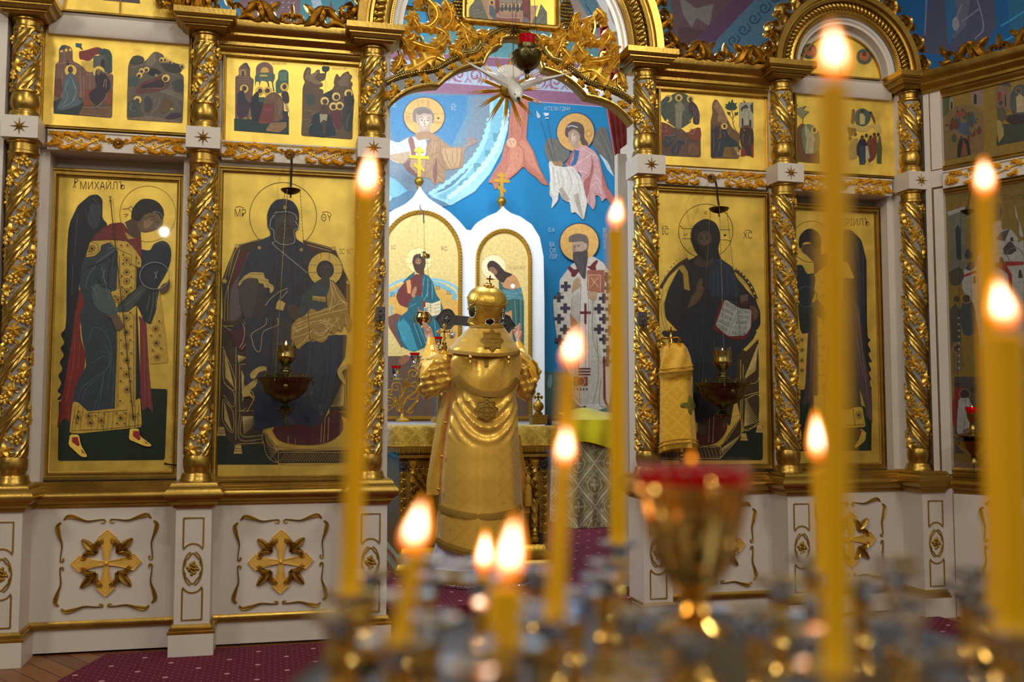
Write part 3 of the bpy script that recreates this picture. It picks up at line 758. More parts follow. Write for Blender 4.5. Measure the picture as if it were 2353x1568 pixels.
for cx_ in (2.115, -2.13):
    F = Fr((cx_, 0, 3.31), (1, 0, 0), (0, 0, 1), (0, -1, 0)); h_ = [(.33*math.cos(a), .33*math.sin(a)) for a in [PI*i/24 for i in range(25)]]
    b = MB(); b.slab(F, h_, -.1, -.05); tn += 1; S('trim_%d' % tn, b, 'white', smooth=False)
    t = thing('tympanum_icon', 'gilded half round panel under the smaller %s' % ('right arch, partly behind the tallest flame' if cx_ > 0 else 'left arch, cut off by the top edge'), 'icon', tuple(F.p(0, 0, -.045)))
    h2 = [(.28*math.cos(a), .01+.27*math.sin(a)) for a in [PI*i/24 for i in range(25)]]; b = MB(); b.slab(F, h2, -.05, -.035); b.build('gilded_panel', 'leaf', t, smooth=False)
    b = MB(); b.sweep(F, h2, [(-.004, -.05), (-.004, -.022), (.006, -.022), (.008, -.036)], True); b.box(-.004, .004, .01, .28, -.036, -.025, F); b.build('frame', 'goldd', t)
    p = Paint(Pl(tuple(F.o), (1, 0, 0), (0, -1, 0)), -.0335)
    if cx_ > 0:
        for x_, c_ in ((1860, '4a3c3c'), (1986, '4a5448')): p.circ(c_, x_, 118 if x_ < 1900 else 130, 18); p.ring('a8842c', x_, 118 if x_ < 1900 else 130, 18, 1.5); p.poly('a85a34', [(x_+d_*13, (118 if x_ < 1900 else 130)+e_*13) for d_, e_ in ((-1, -.4), (-.4, -.9), (0, -.3), (.4, -.9), (1, -.4), (.6, .6), (0, .9), (-.6, .6))]); p.circ('5c3420', x_, 112 if x_ < 1900 else 124, 5)
    else: p.poly('4c4038', '240,-30 318,-24 322,8 236,0'); p.poly('6c4c34', '250,-20 280,-20 276,3 246,0'); p.circ('2c3860', 385, -6, 13)
    p.done('painting', t)
# ============================================================ ICONS
def icon(name, label, pl, cor, fw, pane=True, group=None, cat='icon', gold='leaf', fh=0.03, prof=None, depth=.05):
    # cor: pixel corners of the outer frame, TL TR BL BR
    q = [pl.uv(*c) for c in cor]
    u0 = (q[0][0]+q[2][0])/2; u1 = (q[1][0]+q[3][0])/2; z1 = (q[0][1]+q[1][1])/2; z0 = (q[2][1]+q[3][1])/2
    F = Fr((pl.o.x, pl.o.y, 0), pl.ux, (0, 0, 1), pl.n)
    t = thing(name, label, cat, tuple(F.p((u0+u1)/2, z0, 0)), group)
    b = MB(); pr = [(0, -depth), (0, fh*.6), (.12, fh), (.34, fh), (.40, fh*.55), (.58, fh*.5), (.64, fh*.85), (.78, fh*.85), (.84, fh*.3), (1, fh*.2), (1, -.004)]
    b.sweep(F, [(u0, z0), (u1, z0), (u1, z1), (u0, z1)], [(d*fw, h) for d, h in (prof or pr)], True); b.build('frame', 'goldd', t)
    b = MB(); b.box(u0+fw*.7, u1-fw*.7, z0+fw*.7, z1-fw*.7, -.03, 0, F); b.build('gilded_panel', gold, t, smooth=False)
    if pane:
        b = MB(); h = fh*.25+.010
        b.quad(F.p(u0+fw*.9, z0+fw*.9, h), F.p(u1-fw*.9, z0+fw*.9, h), F.p(u1-fw*.9, z1-fw*.9, h), F.p(u0+fw*.9, z1-fw*.9, h)); b.build('glass_pane', 'pane', t, smooth=False, recalc=False)
    t['fr'] = 0; del t['fr']
    return t

PLW = Pl(tuple(WF.o), tuple(WD), tuple(WF.n))
HAL = 'e8c860'
def gems(p, c, x, y, r=13):
    p.circ(c, x, y, r)
    for k in range(8): p.ring('7a5a1c', x+r*2.2*math.cos(k*PI/4), y+r*2.2*math.sin(k*PI/4), r*.42, r*.28)
def tri(p, c, x, y, s, d=1): p.poly(c, [(x-s*d, y-s), (x+s*d, y), (x-s*d, y+s)])

# ------------------------------------------------------------ tall angel icon, left door
t = icon('framed_icon', 'tall icon of a dark winged angel bowing to the right, with jewelled gold stole', front(.20), ((118, 382), (432, 405), (88, 1106), (410, 1100)), .048, group='large icons of the icon screen')
p = Paint(front(.20), .0015); p.crop(110, 380, 4.356); kb = lambda y: y+340*4.356
K = '26262c'; TEAL = '3b464a'
p.text('6b3a14', 'МИХАИЛЪ', 545, 208, 108, .80); p.text('6b3a14', 'Р', 283, 165, 80); p.text('6b3a14', 'А', 265, 210, 55); p.many('6b3a14', 5, '255,118 280,105 305,118|600,165 612,148|262,235 264,240|262,255 264,260')
p.ring('7c5514', 1000, 487, 280, 4)
p.poly('1b3018', [(60, kb(750)), (100, kb(1480)), (1170, kb(1470)), (1197, kb(760))][1:] + [(1030, kb(755)), (940, kb(700)), (560, kb(900)), (110, kb(880))])
# wings
p.poly(K, '225,560 300,400 420,300 500,290 548,340 545,470 545,530 600,590 560,650 440,770 380,900 330,1100 310,1230 330,1420 300,1600 255,1850 215,2000 170,2200 130,2350 85,2350 140,2290 90,2270 140,2180 100,2110 150,2040 115,1970 165,1900 120,1830 170,1780 125,1690 175,1640 185,1500 190,900 205,650')
p.poly('3e4148', '430,380 530,420 520,560 470,640 400,560', 5); p.many('55585e', 6, '420,420 460,500 480,600|380,450 410,560 470,640|450,330 520,400|300,480 280,700 270,900|250,1000 240,1300')
p.poly('2f383c', '930,840 1020,850 1060,790 1150,755 1215,800 1235,900 1200,1050 1095,1235 1060,1330 930,1200 900,1000', 3)
# red cloak
p.poly('8c2c20', [(320, 1230), (375, 1390), (350, 1500), (320, 1590), (330, kb(250)), (378, kb(420)), (360, kb(600)), (290, kb(720)), (245, kb(900)), (235, kb(1000)), (215, kb(1100)), (170, kb(1040)), (90, kb(1160)), (115, kb(960)), (170, kb(700)), (210, kb(440)), (250, kb(200)), (270, 1500)])
p.many('b05a48', 5, '%d,%d %d,%d %d,%d|%d,%d %d,%d|%d,%d %d,%d' % (270, kb(200), 255, kb(500), 180, kb(900), 320, kb(300), 300, kb(560), 200, kb(960), 215, kb(1090)))
p.poly('8a3a34', [(905, 1500), (985, 1560), (1000, kb(400)), (1030, kb(760)), (1055, kb(1005)), (1000, kb(930)), (945, kb(985)), (925, kb(800)), (920, kb(100))]); p.many('b0665c', 4, '%d,%d %d,%d|%d,%d %d,%d' % (960, kb(200), 975, kb(900), 1000, kb(500), 1020, kb(960)))
# robe
p.poly(TEAL, [(420, 790), (610, 770), (700, 850), (690, 1250), (640, 1290), (690, 1480), (720, kb(60)), (690, kb(400)), (670, kb(960)), (400, kb(985)), (245, kb(890)), (265, kb(760)), (310, kb(660)), (380, kb(540)), (378, kb(420)), (340, kb(240)), (320, 1480), (370, 1390), (315, 1210), (340, 1000), (375, 900)])
p.poly(K, [(885, 1000), (935, 1030), (940, 1200), (885, 1300), (900, 1560), (930, kb(800)), (880, kb(850)), (880, kb(100))])
p.poly('56655f', '440,1250 480,1180 540,1230 610,1250 640,1300 680,1400 690,1490 600,1490 520,1450 460,1380', 3)
p.poly('2e3634', '700,1400 940,1190 1040,1240 1110,1240 1080,1500 1030,1590 960,1560 890,1400 800,1470 700,1470', 2)
p.poly('4a544c', '690,1420 945,1190 990,1240 880,1380 800,1470 700,1470')
p.many('7c8a84', 5, '540,1020 560,1110 580,1210|580,1030 545,1130|600,830 680,830 590,900 480,980|430,1210 480,1270 500,1360|460,1240 540,1190 600,1250|560,1150 620,1230 600,1350|380,1230 400,1120 480,1000|1060,1260 1050,1400 1010,1560|1090,1260 1080,1420|1020,1300 990,1450|720,1440 840,1350 930,1260')
for q in ('520,380 600,400 610,460 590,560 480,640 340,740', '570,320 620,400 615,520 560,600 540,780 500,960', '430,500 560,430 600,440', '340,880 400,740 520,640', '600,760 620,600 640,400 600,220', '460,960 520,800 560,640', '300,860 340,760 440,660', '420,200 470,140 560,180 600,260', '400,300 440,180', '640,940 655,760 660,500'):
    p.line('5f7272', 6, [(float(a.split(',')[0]), kb(float(a.split(',')[1]))) for a in q.split()])
p.many('1c2224', 7, '660,880 560,960 400,1020|690,900 660,1020|500,1170 580,1220|640,900 600,1150 620,1240|480,1130 570,1200')
# mantle
p.poly('7c2c26', '430,760 470,700 560,620 640,580 750,570 800,650 860,720 930,690 942,940 880,880 800,770 720,750 600,745'); p.many('a2564e', 4, '640,590 690,720|740,580 780,720|520,690 720,730|600,640 740,730|830,760 900,870|860,740 920,850')
# face, hair, neck
p.poly('5e4630', '770,570 850,530 900,520 930,690 880,730 820,690', 2)
p.poly('7a5d3e', '890,560 960,500 1060,470 1140,490 1150,575 1120,620 1050,655 960,670 910,640', 3)
p.poly('2a241f', '835,500 850,430 920,350 1000,335 1090,360 1150,430 1160,500 1140,540 1100,480 1030,470 960,500 920,560 870,550 835,530', 3)
p.poly('a08058', '960,560 1030,530 1060,560 1000,630 960,620', 3); p.many('3a2a1c', 6, '1010,520 1050,510 1080,530|1020,545 1060,545|1090,560 1110,600 1090,605|1060,635 1090,625'); p.circ('2a1a10', 1042, 545, 11, 7)
p.many('9ba0a0', 5, '1050,465 1110,470 1150,520'); p.many('7c5514', 5, '745,440 800,430 830,410 850,435|800,430 840,470|760,490 800,490 770,520')
# gold stole
Y = 'dfb848'
p.poly(Y, '425,760 500,755 620,750 740,760 790,760 860,830 935,935 935,1028 880,1020 840,980 830,900 700,830 620,770 530,800 530,850 470,910 375,922')
p.poly(Y, [(700, 840), (840, 905), (865, 1020), (887, 1030), (880, 1240), (800, 1300), (710, 1370), (690, 1400), (625, 1265), (690, 1255)])
p.poly(Y, [(740, 1470), (820, 1470), (885, 1395), (880, kb(900)), (880, kb(960)), (670, kb(965)), (690, kb(400)), (690, kb(160)), (750, kb(160)), (700, kb(30)), (705, 1475)])
p.poly(Y, [(985, 1560), (1010, kb(510)), (1205, kb(495)), (1150, kb(0)), (1120, 1260), (1095, 1330), (1085, 1450), (1030, kb(120)), (980, kb(90))])
p.poly(Y, [(250, kb(885)), (300, kb(890)), (400, kb(985)), (660, kb(955)), (800, kb(950)), (850, kb(890)), (925, kb(845)), (942, kb(1140)), (320, kb(1205)), (215, kb(1200)), (240, kb(960))])
p.poly('c9a440', '770,665 870,735 800,740')
p.many('5c4414', 5, '425,760 500,800 490,870 375,905|620,760 700,840 840,900|840,900 835,970 870,1010 935,1020')
for x in (705, 870):
    p.line('6b4c14', 5, [(x+15, 900), (x, 1240 if x > 800 else 1240)], 0)
    p.line('6b4c14', 5, [(x-8+0, 1500), (x-15, kb(940))], 0); p.line('6b4c14', 4, [(x+10, 1480), (x, kb(940))], 0)
for a, bq in (((245, 900), (325, 1200)),):
    p.line('6b4c14', 6, [(230, kb(1175)), (560, kb(1165)), (940, kb(1120))], 0); p.line('6b4c14', 6, [(400, kb(1000)), (660, kb(985)), (800, kb(970))], 0)
for x in (450, 510, 570, 610, 655, 790, 820): p.line('6b4c14', 4, [(x, kb(985)), (x-15, kb(1180))], 0)
for x in (260, 290, 340, 860, 890): p.line('6b4c14', 4, [(x+20, kb(920)), (x-20 if x < 500 else x+10, kb(1160))], 0)
for i, (x, y) in enumerate([(788, 950), (788, 1070), (788, 1160), (788, 1265), (700, 1345), (786, 1530), (440, 832)] + [(x, kb(y)) for x, y in ((788, 190), (782, 325), (785, 472), (786, 610), (790, 765), (1078, 155), (1085, 298), (1093, 438), (302, 1045), (422, 1098), (405, 1028), (535, 1075), (727, 1048), (858, 1035))]):
    gems(p, ('6e2418', '1f2a38')[i % 2], x, y, 13)
for i, (x, y) in enumerate([(750, 895), (828, 990), (748, 985), (745, 1110), (830, 1115), (748, 1220), (828, 1225), (760, 1310), (665, 1310), (830, 1475), (410, 860), (800, 800), (730, 800), (890, 925), (905, 975)] + [(x, kb(y)) for x, y in ((735, 270), (735, 400), (732, 550), (725, 680), (728, 878), (828, 130), (828, 268), (830, 400), (825, 552), (825, 680), (835, 880), (1030, 225), (1125, 222), (1045, 370), (1137, 352), (1110, 80), (315, 985), (290, 1098), (480, 1025), (560, 1010), (545, 1130), (690, 1105), (770, 1105), (770, 1000), (905, 1005), (685, 1005))]):
    tri(p, ('3a2414', '38402c')[i % 2], x, y, 11, 1 if i % 2 else -1)
# hands, sphere, staff, shoes
p.poly('5c4430', [(600, 1500), (700, 1495), (760, kb(130)), (720, kb(165)), (680, kb(170)), (640, kb(60))]); p.poly('5c4430', '1110,1240 1150,1190 1195,1170 1215,1130 1222,1200 1190,1260 1130,1285', 2)
p.line('94a0a4', 5, [(1070+150*math.cos(a), 1105+135*math.sin(a)) for a in [2*PI*i/40 for i in range(41)]], 0); p.many('8a9498', 5, '1065,1060 1095,1140|1095,1060 1070,1140')
p.line('2a1c12', 9, [(625, 340), (700, 1020), (760, kb(60)), (858, kb(1080))], 0); p.many('2a1c12', 8, '610,315 640,315|625,315 625,360|612,355 640,360')
for (ox, oy) in ((0, 0), (610, -60)):
    Q = lambda L: [(x+ox, kb(y+oy)) for x, y in L]
    p.poly(Y, Q([(220, 1215), (310, 1215), (330, 1320), (395, 1430), (380, 1445), (330, 1435), (205, 1320)] if not ox else [(210, 1215), (300, 1215), (310, 1290), (430, 1380), (420, 1395), (370, 1395), (200, 1325)])); p.poly('8c1c12', Q([(245, 1240), (300, 1240), (320, 1320), (300, 1335), (240, 1290)])); p.poly('6b2a18', Q([(325, 1355), (350, 1380), (372, 1410), (345, 1400)] if not ox else [(345, 1325), (370, 1350), (405, 1370), (370, 1365)]))
p.done('painting', t)
b = MB(); b.tube([front(.17).pt(378, 1066), front(.165).pt(390, 1068), front(.16).pt(412, 1070)], [.006, .004, .005], 6); b.build('latch', 'dark', t)

# ------------------------------------------------------------ enthroned mother and child
t = icon('framed_icon', 'large icon of an enthroned mother with a child, brass lamp hanging before it', front(.075), ((500, 378), (838, 404), (486, 1106), (815, 1106)), .032, group='large icons of the icon screen')
p = Paint(front(.075), .0015); p.crop(490, 400, 4.612); D = 330*4.612; kb = lambda y: y+D
def B_(c, s, sm=0): p.poly(c, [(float(a.split(',')[0]), kb(float(a.split(',')[1]))) for a in s.split()], sm)
def L_(c, w, s):
    for q in s.split('|'): p.line(c, w, [(float(a.split(',')[0]), kb(float(a.split(',')[1]))) for a in q.split()])
N1 = '2a2d38'; N2 = '39383f'; GL = 'd8b860'; BR = '4a3413'
p.ring('3c2c10', 740, 445, 356, 6)
p.text('5c3a12', 'МР', 285, 420, 118, .72); p.many('5c3a12', 6, '235,355 280,345 325,360'); p.text('5c3a12', 'ΘΥ', 1200, 468, 105, .8); p.many('5c3a12', 6, '1155,410 1200,400 1245,415'); p.text('8c7a3c', 'ІС ХС', 1410, 825, 75, .7)
B_('1f2c1a', '60,1180 240,1290 540,1330 690,1560 40,1560')
# throne
p.poly(BR, [(90, 1130), (230, 760), (520, 680), (600, 800), (300, 1100), (330, 1568), (100, 1568)]); p.poly(BR, [(940, 690), (1290, 790), (1370, 1000), (1450, 1150), (1450, 1560), (1300, 1560), (1100, 1000)])
B_(BR, '90,0 380,40 360,500 440,1000 530,1200 530,1320 240,1380 60,1200 90,60')
B_(BR, '1280,600 1430,490 1500,520 1500,1100 1230,1000'); B_(BR, '530,1190 700,1400 1500,1400 1500,1540 690,1545 530,1330')
p.poly('6b5a56', '290,1050 350,850 480,740 540,700 500,820 420,1000 360,1280 300,1500 230,1560 160,1560 190,1200'); p.poly('5e2620', '300,820 380,790 340,920 250,1090 200,1180 180,1200 200,1000'); p.poly('5e2620', '960,720 1160,790 1120,830 1030,800')
p.many(GL, 6, '230,770 120,1120|520,690 260,780 160,1080|280,800 200,1050 130,1300 120,1560|950,700 1280,800|1000,750 1250,820|1300,800 1440,1140|1420,1180 1420,1560|1450,1180 1450,1560|160,1180 150,1560'); p.circ(GL, 248, 760, 22); p.circ(GL, 1278, 785, 24); p.circ(GL, 120, 1135, 24); p.circ(GL, 1430, 1150, 22)
L_(GL, 6, '100,80 230,200 240,470|110,90 400,90|240,480 240,1300|100,310 220,620 220,770 110,660 110,310|110,690 220,800 210,950 110,820|110,860 210,1010 205,1220 100,1090 100,870|270,500 360,490|280,510 280,960 350,960|260,990 440,990|280,1010 280,1290 520,1290|300,1040 300,1250 520,1250|250,1340 530,1330|1240,940 1420,940|1300,1000 1420,1000|1400,620 1400,930|1430,500 1430,1300')
for i in range(14): L_(GL, 5, '%d,%d %d,%d' % (120, 340, 130+7*i, 640+8*i)); L_(GL, 5, '%d,%d %d,%d' % (115, 890, 120+6*i, 1090+9*i))
for i in range(16): L_('e0c478', 5, '%d,%d %d,%d' % (310, 1050, 330+14*i, 1240-13*i)); L_('e0c478', 5, '%d,%d %d,%d' % (1380, 930, 1255+9*i, 930-19*i))
for i in range(10): L_('e0c478', 5, '%d,%d %d,%d' % (260, 400, 270+10*i, 480-6*i)); L_('e0c478', 4, '%d,%d %d,%d' % (300, 560, 310+6*i, 900-20*i))
L_(GL, 7, '530,1200 690,1400 1500,1400|690,1400 690,1540|530,1200 530,1320 690,1545 1500,1540|560,1210 720,1370 1500,1375|700,1430 1500,1430')
for i in range(26): L_(GL, 4, '%d,1530 %d,1440' % (705+i*28, 765+i*28))
for i in range(12): L_(GL, 4, '%d,%d %d,%d' % (690, 1400, 545+i*5, 1220+i*26)); L_(GL, 4, '%d,1380 %d,1330' % (720+i*50, 700+i*56))
for x, y in ((85, 1210), (263, 1400)): B_(GL, '%d,%d %d,%d %d,%d %d,%d' % (x-30, y-50, x+30, y-50, x+48, y+45, x-48, y+45)); L_(BR, 6, '%d,%d %d,%d|%d,%d %d,%d' % (x-36, y-10, x+36, y-10, x-40, y+15, x+42, y+15))
B_('502028', '190,220 200,100 330,60 370,120 370,230 310,340 260,330', 3); B_('26283c', '200,150 220,90 350,35 380,100 320,90', 2); L_('c8a878', 8, '330,50 370,120 370,230 300,340|310,60 330,120 320,240 280,320')
B_('5e1e1c', '625,1200 700,1120 900,1130 1100,1150 1230,1010 1310,985 1370,1080 1370,1200 1260,1300 1100,1345 880,1345 700,1300', 3); L_('c8a060', 8, '1150,1110 1140,1330|1185,1070 1170,1330|1225,1060 1215,1310|795,1260 795,1335|870,1280 870,1340')
# robe of the mother
p.poly(N2, [(520, 690), (600, 660), (640, 600), (860, 590), (880, 690), (1000, 760), (1080, 900), (1100, 1150), (1010, 1300), (1020, 1568), (340, 1568), (290, 1400), (280, 1180), (260, 1150), (330, 950), (400, 800)])
p.poly('55483c', '270,1180 400,1080 500,1130 500,1568 350,1568 290,1400'); p.poly('463a36', '490,1150 560,1180 590,1568 400,1568')
B_(N2, '340,0 1030,0 1100,200 1420,180 1400,420 1310,560 1300,700 1240,940 1150,1130 1060,1165 900,1130 620,1160 500,1190 435,1180 435,950 400,780 320,700 350,440 340,340')
B_('3e434c', '1000,250 1320,180 1320,420 1290,700 1200,960 1080,1000 1000,800', 2); B_('4b4038', '620,0 800,0 860,200 860,560 620,520'); B_('28304a', '435,900 560,780 900,900 1100,980 1120,1120 900,1130 620,1160 440,1180', 2)
p.many('2a2a3c', 8, '420,850 360,1000 330,1150|560,1100 600,1400 560,1560|640,760 640,1100 600,1400|900,800 960,1000 1000,1200|820,900 850,1200 820,1560|480,840 440,1000')
L_('2a2c40', 8, '1060,300 1040,600 1100,900|1150,280 1180,600 1120,900|1250,240 1230,600 1180,900|560,800 540,1150|620,860 640,1140|700,800 760,1140')
p.poly(N1, '575,560 570,430 600,340 660,275 750,260 840,285 890,350 912,430 905,580 870,600 860,720 900,760 640,760 610,700 605,600'); p.poly('4d4038', '660,450 700,425 850,430 880,500 870,580 850,640 850,720 760,750 670,710 650,600 660,540')
p.face(765, 560, 88, '4e4238', '2e241e', 0, None, None, '5c4c40')
p.many('b0a290', 9, '655,420 660,410 780,400 865,430 890,490|640,440 610,490 600,560|650,720 650,760 1000,1050|600,570 640,600 655,700 750,750 860,720 855,600 905,570 870,500|655,430 620,470')
for x, y in ((760, 355), (488, 782), (933, 803)): p.poly(GL, [(x, y-22), (x+22, y), (x, y+22), (x-22, y)]); p.circ(N1, x, y, 6)
p.poly(GL, '265,1160 330,1080 400,1040 540,1045 545,1110 590,1115 590,1160 640,1180 645,1230 600,1275 600,1200 540,1210 535,1160 480,1160 480,1110 390,1100 330,1120 270,1195'); p.many('6b5524', 4, '390,1060 540,1065|280,1160 350,1100|490,1120 590,1140|550,1170 640,1200|300,1150 400,1080')
p.many('c9a878', 8, '790,1210 700,1250 600,1330 550,1400|790,1240 720,1320'); L_('c9a878', 8, '565,0 550,80 410,170 415,250 440,330 480,365 505,320 520,180 560,130 680,80 680,0')
p.poly(GL, '700,1330 765,1370 740,1450 660,1430 675,1360'); p.poly('5a4636', '780,1380 860,1390 940,1440 1000,1510 900,1568 800,1500', 2)
L_(GL, 10, '400,640 400,590 480,530 555,525 560,570|300,800 340,740 450,660 460,700|310,830 400,780 440,850|360,1000 430,870'); B_(GL, '400,590 480,525 560,530 560,560 480,580 440,650 400,650'); B_(GL, '305,790 330,740 450,665 460,720 380,780 440,860 430,880 390,830 310,850'); B_(GL, '1310,570 1350,520 1430,490 1430,530 1360,570 1400,680 1400,720 1330,640')
# child
p.circ('e6c254', 1187, 1012, 182); p.ring('4a3410', 1187, 1012, 183, 5); p.many('5c3a12', 4, '1140,835 1145,900|1235,835 1230,900|1010,965 1090,965|1010,1045 1095,1045|1285,965 1365,965|1280,1050 1360,1050')
p.poly('46504c', '1080,1150 1150,1110 1230,1120 1310,1170 1350,1400 1280,1568 960,1568 920,1340 960,1270 1010,1230', 2); p.poly('3c3830', '880,1160 930,1170 950,1290 900,1260', 2)
p.face(1187, 1025, 76, '50443c', '2a2018', 0, None, '3a302c', '5c4c40'); p.poly('50443c', '1150,1090 1230,1090 1240,1160 1180,1190 1140,1150')
G2 = 'b48f38'
p.poly(G2, '1240,1120 1300,1170 1390,1300 1430,1400 1430,1480 1380,1420 1330,1380 1290,1420 1240,1480 1210,1400 1200,1300 1230,1220'); p.poly(G2, '1050,1290 1190,1300 1195,1360 1050,1340')
p.poly(G2, '970,1500 1040,1420 1110,1460 1200,1410 1280,1440 1400,1330 1430,1480 1480,1568 860,1568')
B_(G2, '830,80 900,0 1460,0 1480,80 1440,170 1400,60 1360,160 1330,120 1270,180 1220,130 1220,220 1150,275 1050,230 980,270 900,345 870,300 820,230')
for q in '1240,1130 1260,1300 1230,1460|1260,1140 1330,1300 1420,1400|1250,1200 1300,1350|1060,1300 1190,1320|980,1500 1100,1470 1250,1420 1400,1350|1000,1540 1200,1480 1420,1430|1300,1400 1350,1340 1430,1380'.split('|'): p.many('f0d890', 6, q)
for q in '840,120 1000,60 1200,20|850,140 990,100|840,170 960,110 1040,60|850,90 900,160|860,80 1000,20|830,220 960,180 1040,140|880,320 980,230 1050,130|1050,120 1120,170 1220,120 1340,0|1060,160 1150,190 1230,100|1100,240 1200,200 1280,60|1130,20 1260,70|1150,60 1300,90|1180,0 1190,100|1230,0 1200,110|1300,0 1350,150|1400,0 1430,120|1120,60 1250,20|1000,250 1080,250'.split('|'): L_('f0d890', 6, q)
p.done('painting', t)
# ------------------------------------------------------------ seated figure with open book
t = icon('framed_icon', 'large icon of a seated bearded figure holding an open red-edged book of writing', front(.075), ((1500, 428), (1768, 444), (1505, 1080), (1772, 1080)), .032, group='large icons of the icon screen')
p = Paint(front(.075), .0015); p.crop(1510, 440, 4.9); D = 320*4.9; kb = lambda y: y+D
p.ring('4a3410', 548, 448, 306, 6)
p.text('5c3a12', 'ІС', 92, 455, 105, .7); p.text('5c3a12', 'ХС', 1022, 500, 108, .7); p.many('5c3a12', 5, '55,400 90,390 120,400|985,445 1020,435 1065,450'); p.text('6b4a18', 'о', 547, 240, 60); p.text('6b4a18', 'ω', 322, 480, 60); p.text('6b4a18', 'н', 764, 487, 60)
p.many('6b4a18', 5, '258,385 290,415 395,420|280,545 300,530 385,535|705,430 830,432|715,545 800,550 835,575')
p.many(BR, 40, '40,1090 120,960 240,830 350,760|880,880 960,950 1050,1060 1120,1220'); p.many(GL, 9, '70,1070 150,950 270,840|100,1120 180,980 240,880|45,1240 70,1100|50,1300 60,1450 100,1568|900,940 1000,1040 1090,1200|910,960 1070,1200|75,1240 85,1420 130,1568')
for i in range(9): a = i/8; p.circ(GL, 60+270*a, 1010-280*a+60*math.sin(PI*a)*-1, 12)
for i in range(8): a = i/7; p.circ(GL, 905+220*a, 880+340*a-50*math.sin(PI*a), 12)
B_('1c2a16', '0,1430 460,1440 720,1440 950,1150 1000,1120 1190,1060 1190,1460 0,1460')
B_(BR, '880,240 940,190 1000,240 1140,80 1150,1060 980,1120 940,960 880,700'); B_(BR, '440,1290 720,1300 950,960 940,1170 710,1440 0,1440 0,1350')
L_(GL, 7, '1005,230 1140,90|1140,150 1140,550 970,600|970,380 970,1090 1150,1040|890,330 890,500|940,330 940,1000|970,740 1145,690|980,780 1145,730 1145,1020|830,980 940,965 720,1290 450,1290|710,1440 940,1170 940,970|720,1300 710,1440|450,1310 720,1310|40,1440 710,1440')
for i in range(14): L_('e0c478', 5, '%d,%d %d,%d' % (1135, 155, 975+10*i, 560-8*i)); L_('e0c478', 5, '%d,%d %d,%d' % (980, 1080, 1000+11*i, 760+20*i)); L_('e0c478', 5, '725,1330 %d,%d' % (740+16*i, 1420-19*i))
for i in range(16): L_(GL, 4, '%d,1425 %d,1325' % (720-i*40, 690-i*42))
for x, y in ((978, 1200), (1155, 1110)): B_(GL, '%d,%d %d,%d %d,%d %d,%d' % (x-26, y-44, x+22, y-44, x+44, y+40, x-44, y+40)); L_(BR, 5, '%d,%d %d,%d' % (x-34, y+8, x+34, y+8))
B_('5a1a12', '450,1150 560,1000 640,960 760,1000 790,1100 720,1220 620,1280 450,1285', 3); L_('c8a878', 9, '590,970 580,1260|640,970 625,1260'); B_('5a4426', '470,960 560,980 570,1120 520,1180 460,1140', 2)
p.poly('2c2428', [(300, 800), (430, 740), (470, 700), (680, 660), (720, 760), (850, 850), (900, 980), (1000, 1100), (1110, 1220), (1160, 1350), (1165, 1500), (1120, 1568), (240, 1568), (100, 1420), (85, 1260), (130, 1100), (220, 920)])
B_('282930', '60,0 1130,0 1080,100 1000,180 900,280 890,600 860,850 820,1080 750,960 640,960 460,1050 430,1000 400,400 200,120 60,40')
p.poly('2b3446', '600,780 720,760 850,850 900,1000 940,1180 700,1190 620,1190 560,1100'); p.poly('232430', '400,1380 560,1220 640,1200 700,1568 250,1568')
p.many('44546a', 6, '680,860 690,1180|720,850 740,1150|780,880 800,1150|640,900 630,1180|690,780 780,860 860,1000|760,1220 900,1260'); p.many('1a1620', 7, '400,820 380,1000 400,1160|300,1150 200,1220 110,1280|560,880 540,1100|330,1120 400,1140|240,1460 400,1380 560,1400')
L_('3c4660', 6, '360,40 400,300 420,700|500,60 520,400 480,900|640,100 640,500 600,900|760,100 760,500 800,900|840,200 820,600')
p.poly('c39a3c', '245,870 295,825 345,905 370,1120 305,1100 290,930')
p.poly('4e3c2a', '440,740 480,700 620,700 640,800 560,855 480,850 400,810'); p.poly('241c18', '385,540 390,440 440,360 545,310 650,350 700,440 712,540 690,640 700,740 640,700 600,770 520,780 470,710 430,660', 3)
p.face(535, 545, 100, '5c4530', '221812', -.1, '2e221a', None, '6c5238')
p.poly('6b5030', '340,1310 380,1200 440,1110 440,1060 490,980 515,1000 500,1070 530,1080 500,1180 440,1260 360,1310', 2); p.poly('6b5030', '1040,1290 1110,1300 1140,1390 1090,1460 1060,1400', 2)
p.poly('6e2014', [(735, 1205), (930, 1310), (1090, 1400), (1040, kb(40)), (1000, kb(100)), (870, kb(110)), (620, 1560), (650, 1440)]); p.poly('b5b5ac', [(765, 1215), (935, 1320), (1060, 1330), (1055, kb(-30)), (990, kb(55)), (800, kb(65)), (655, 1510)]); p.many('7a7a74', 5, '935,1320 870,1440 800,%d' % kb(60))
for i, w in enumerate(('ПРІИДЕ', 'КОМНѢ', 'СИТРУЖ', 'ДАЮЩІЕ', 'ЮОБРЕМ')):
    s_ = 58; s0 = p.lay; p.setc('33302c'); vs, fs = textmesh(w); x0, y0 = 825-28*i, 1300+58*i; ca, sa = math.cos(.42), math.sin(.42)
    ids = [p.mb.vert(p.P(x0+(vx*s_*.62)*ca+vy*s_*.25, y0+(vx*s_*.62)*sa-vy*s_)) for vx, vy, _ in vs]
    for f in fs: p.mb.face([ids[k] for k in f])
for i, w in enumerate(('НСНАЛ', 'ДЗЕКНО', 'ЫВАМЕ', 'ТЕНГОИ', 'ЕМДСІѦ')): p.text('33302c', w, 985-16*i, 1360+60*i, 56, .62)
p.poly('6b5846', '930,1170 1025,1160 1025,1230 940,1250'); p.poly('5c2018', '930,1250 1025,1240 1025,1275 935,1285')
p.done('painting', t)
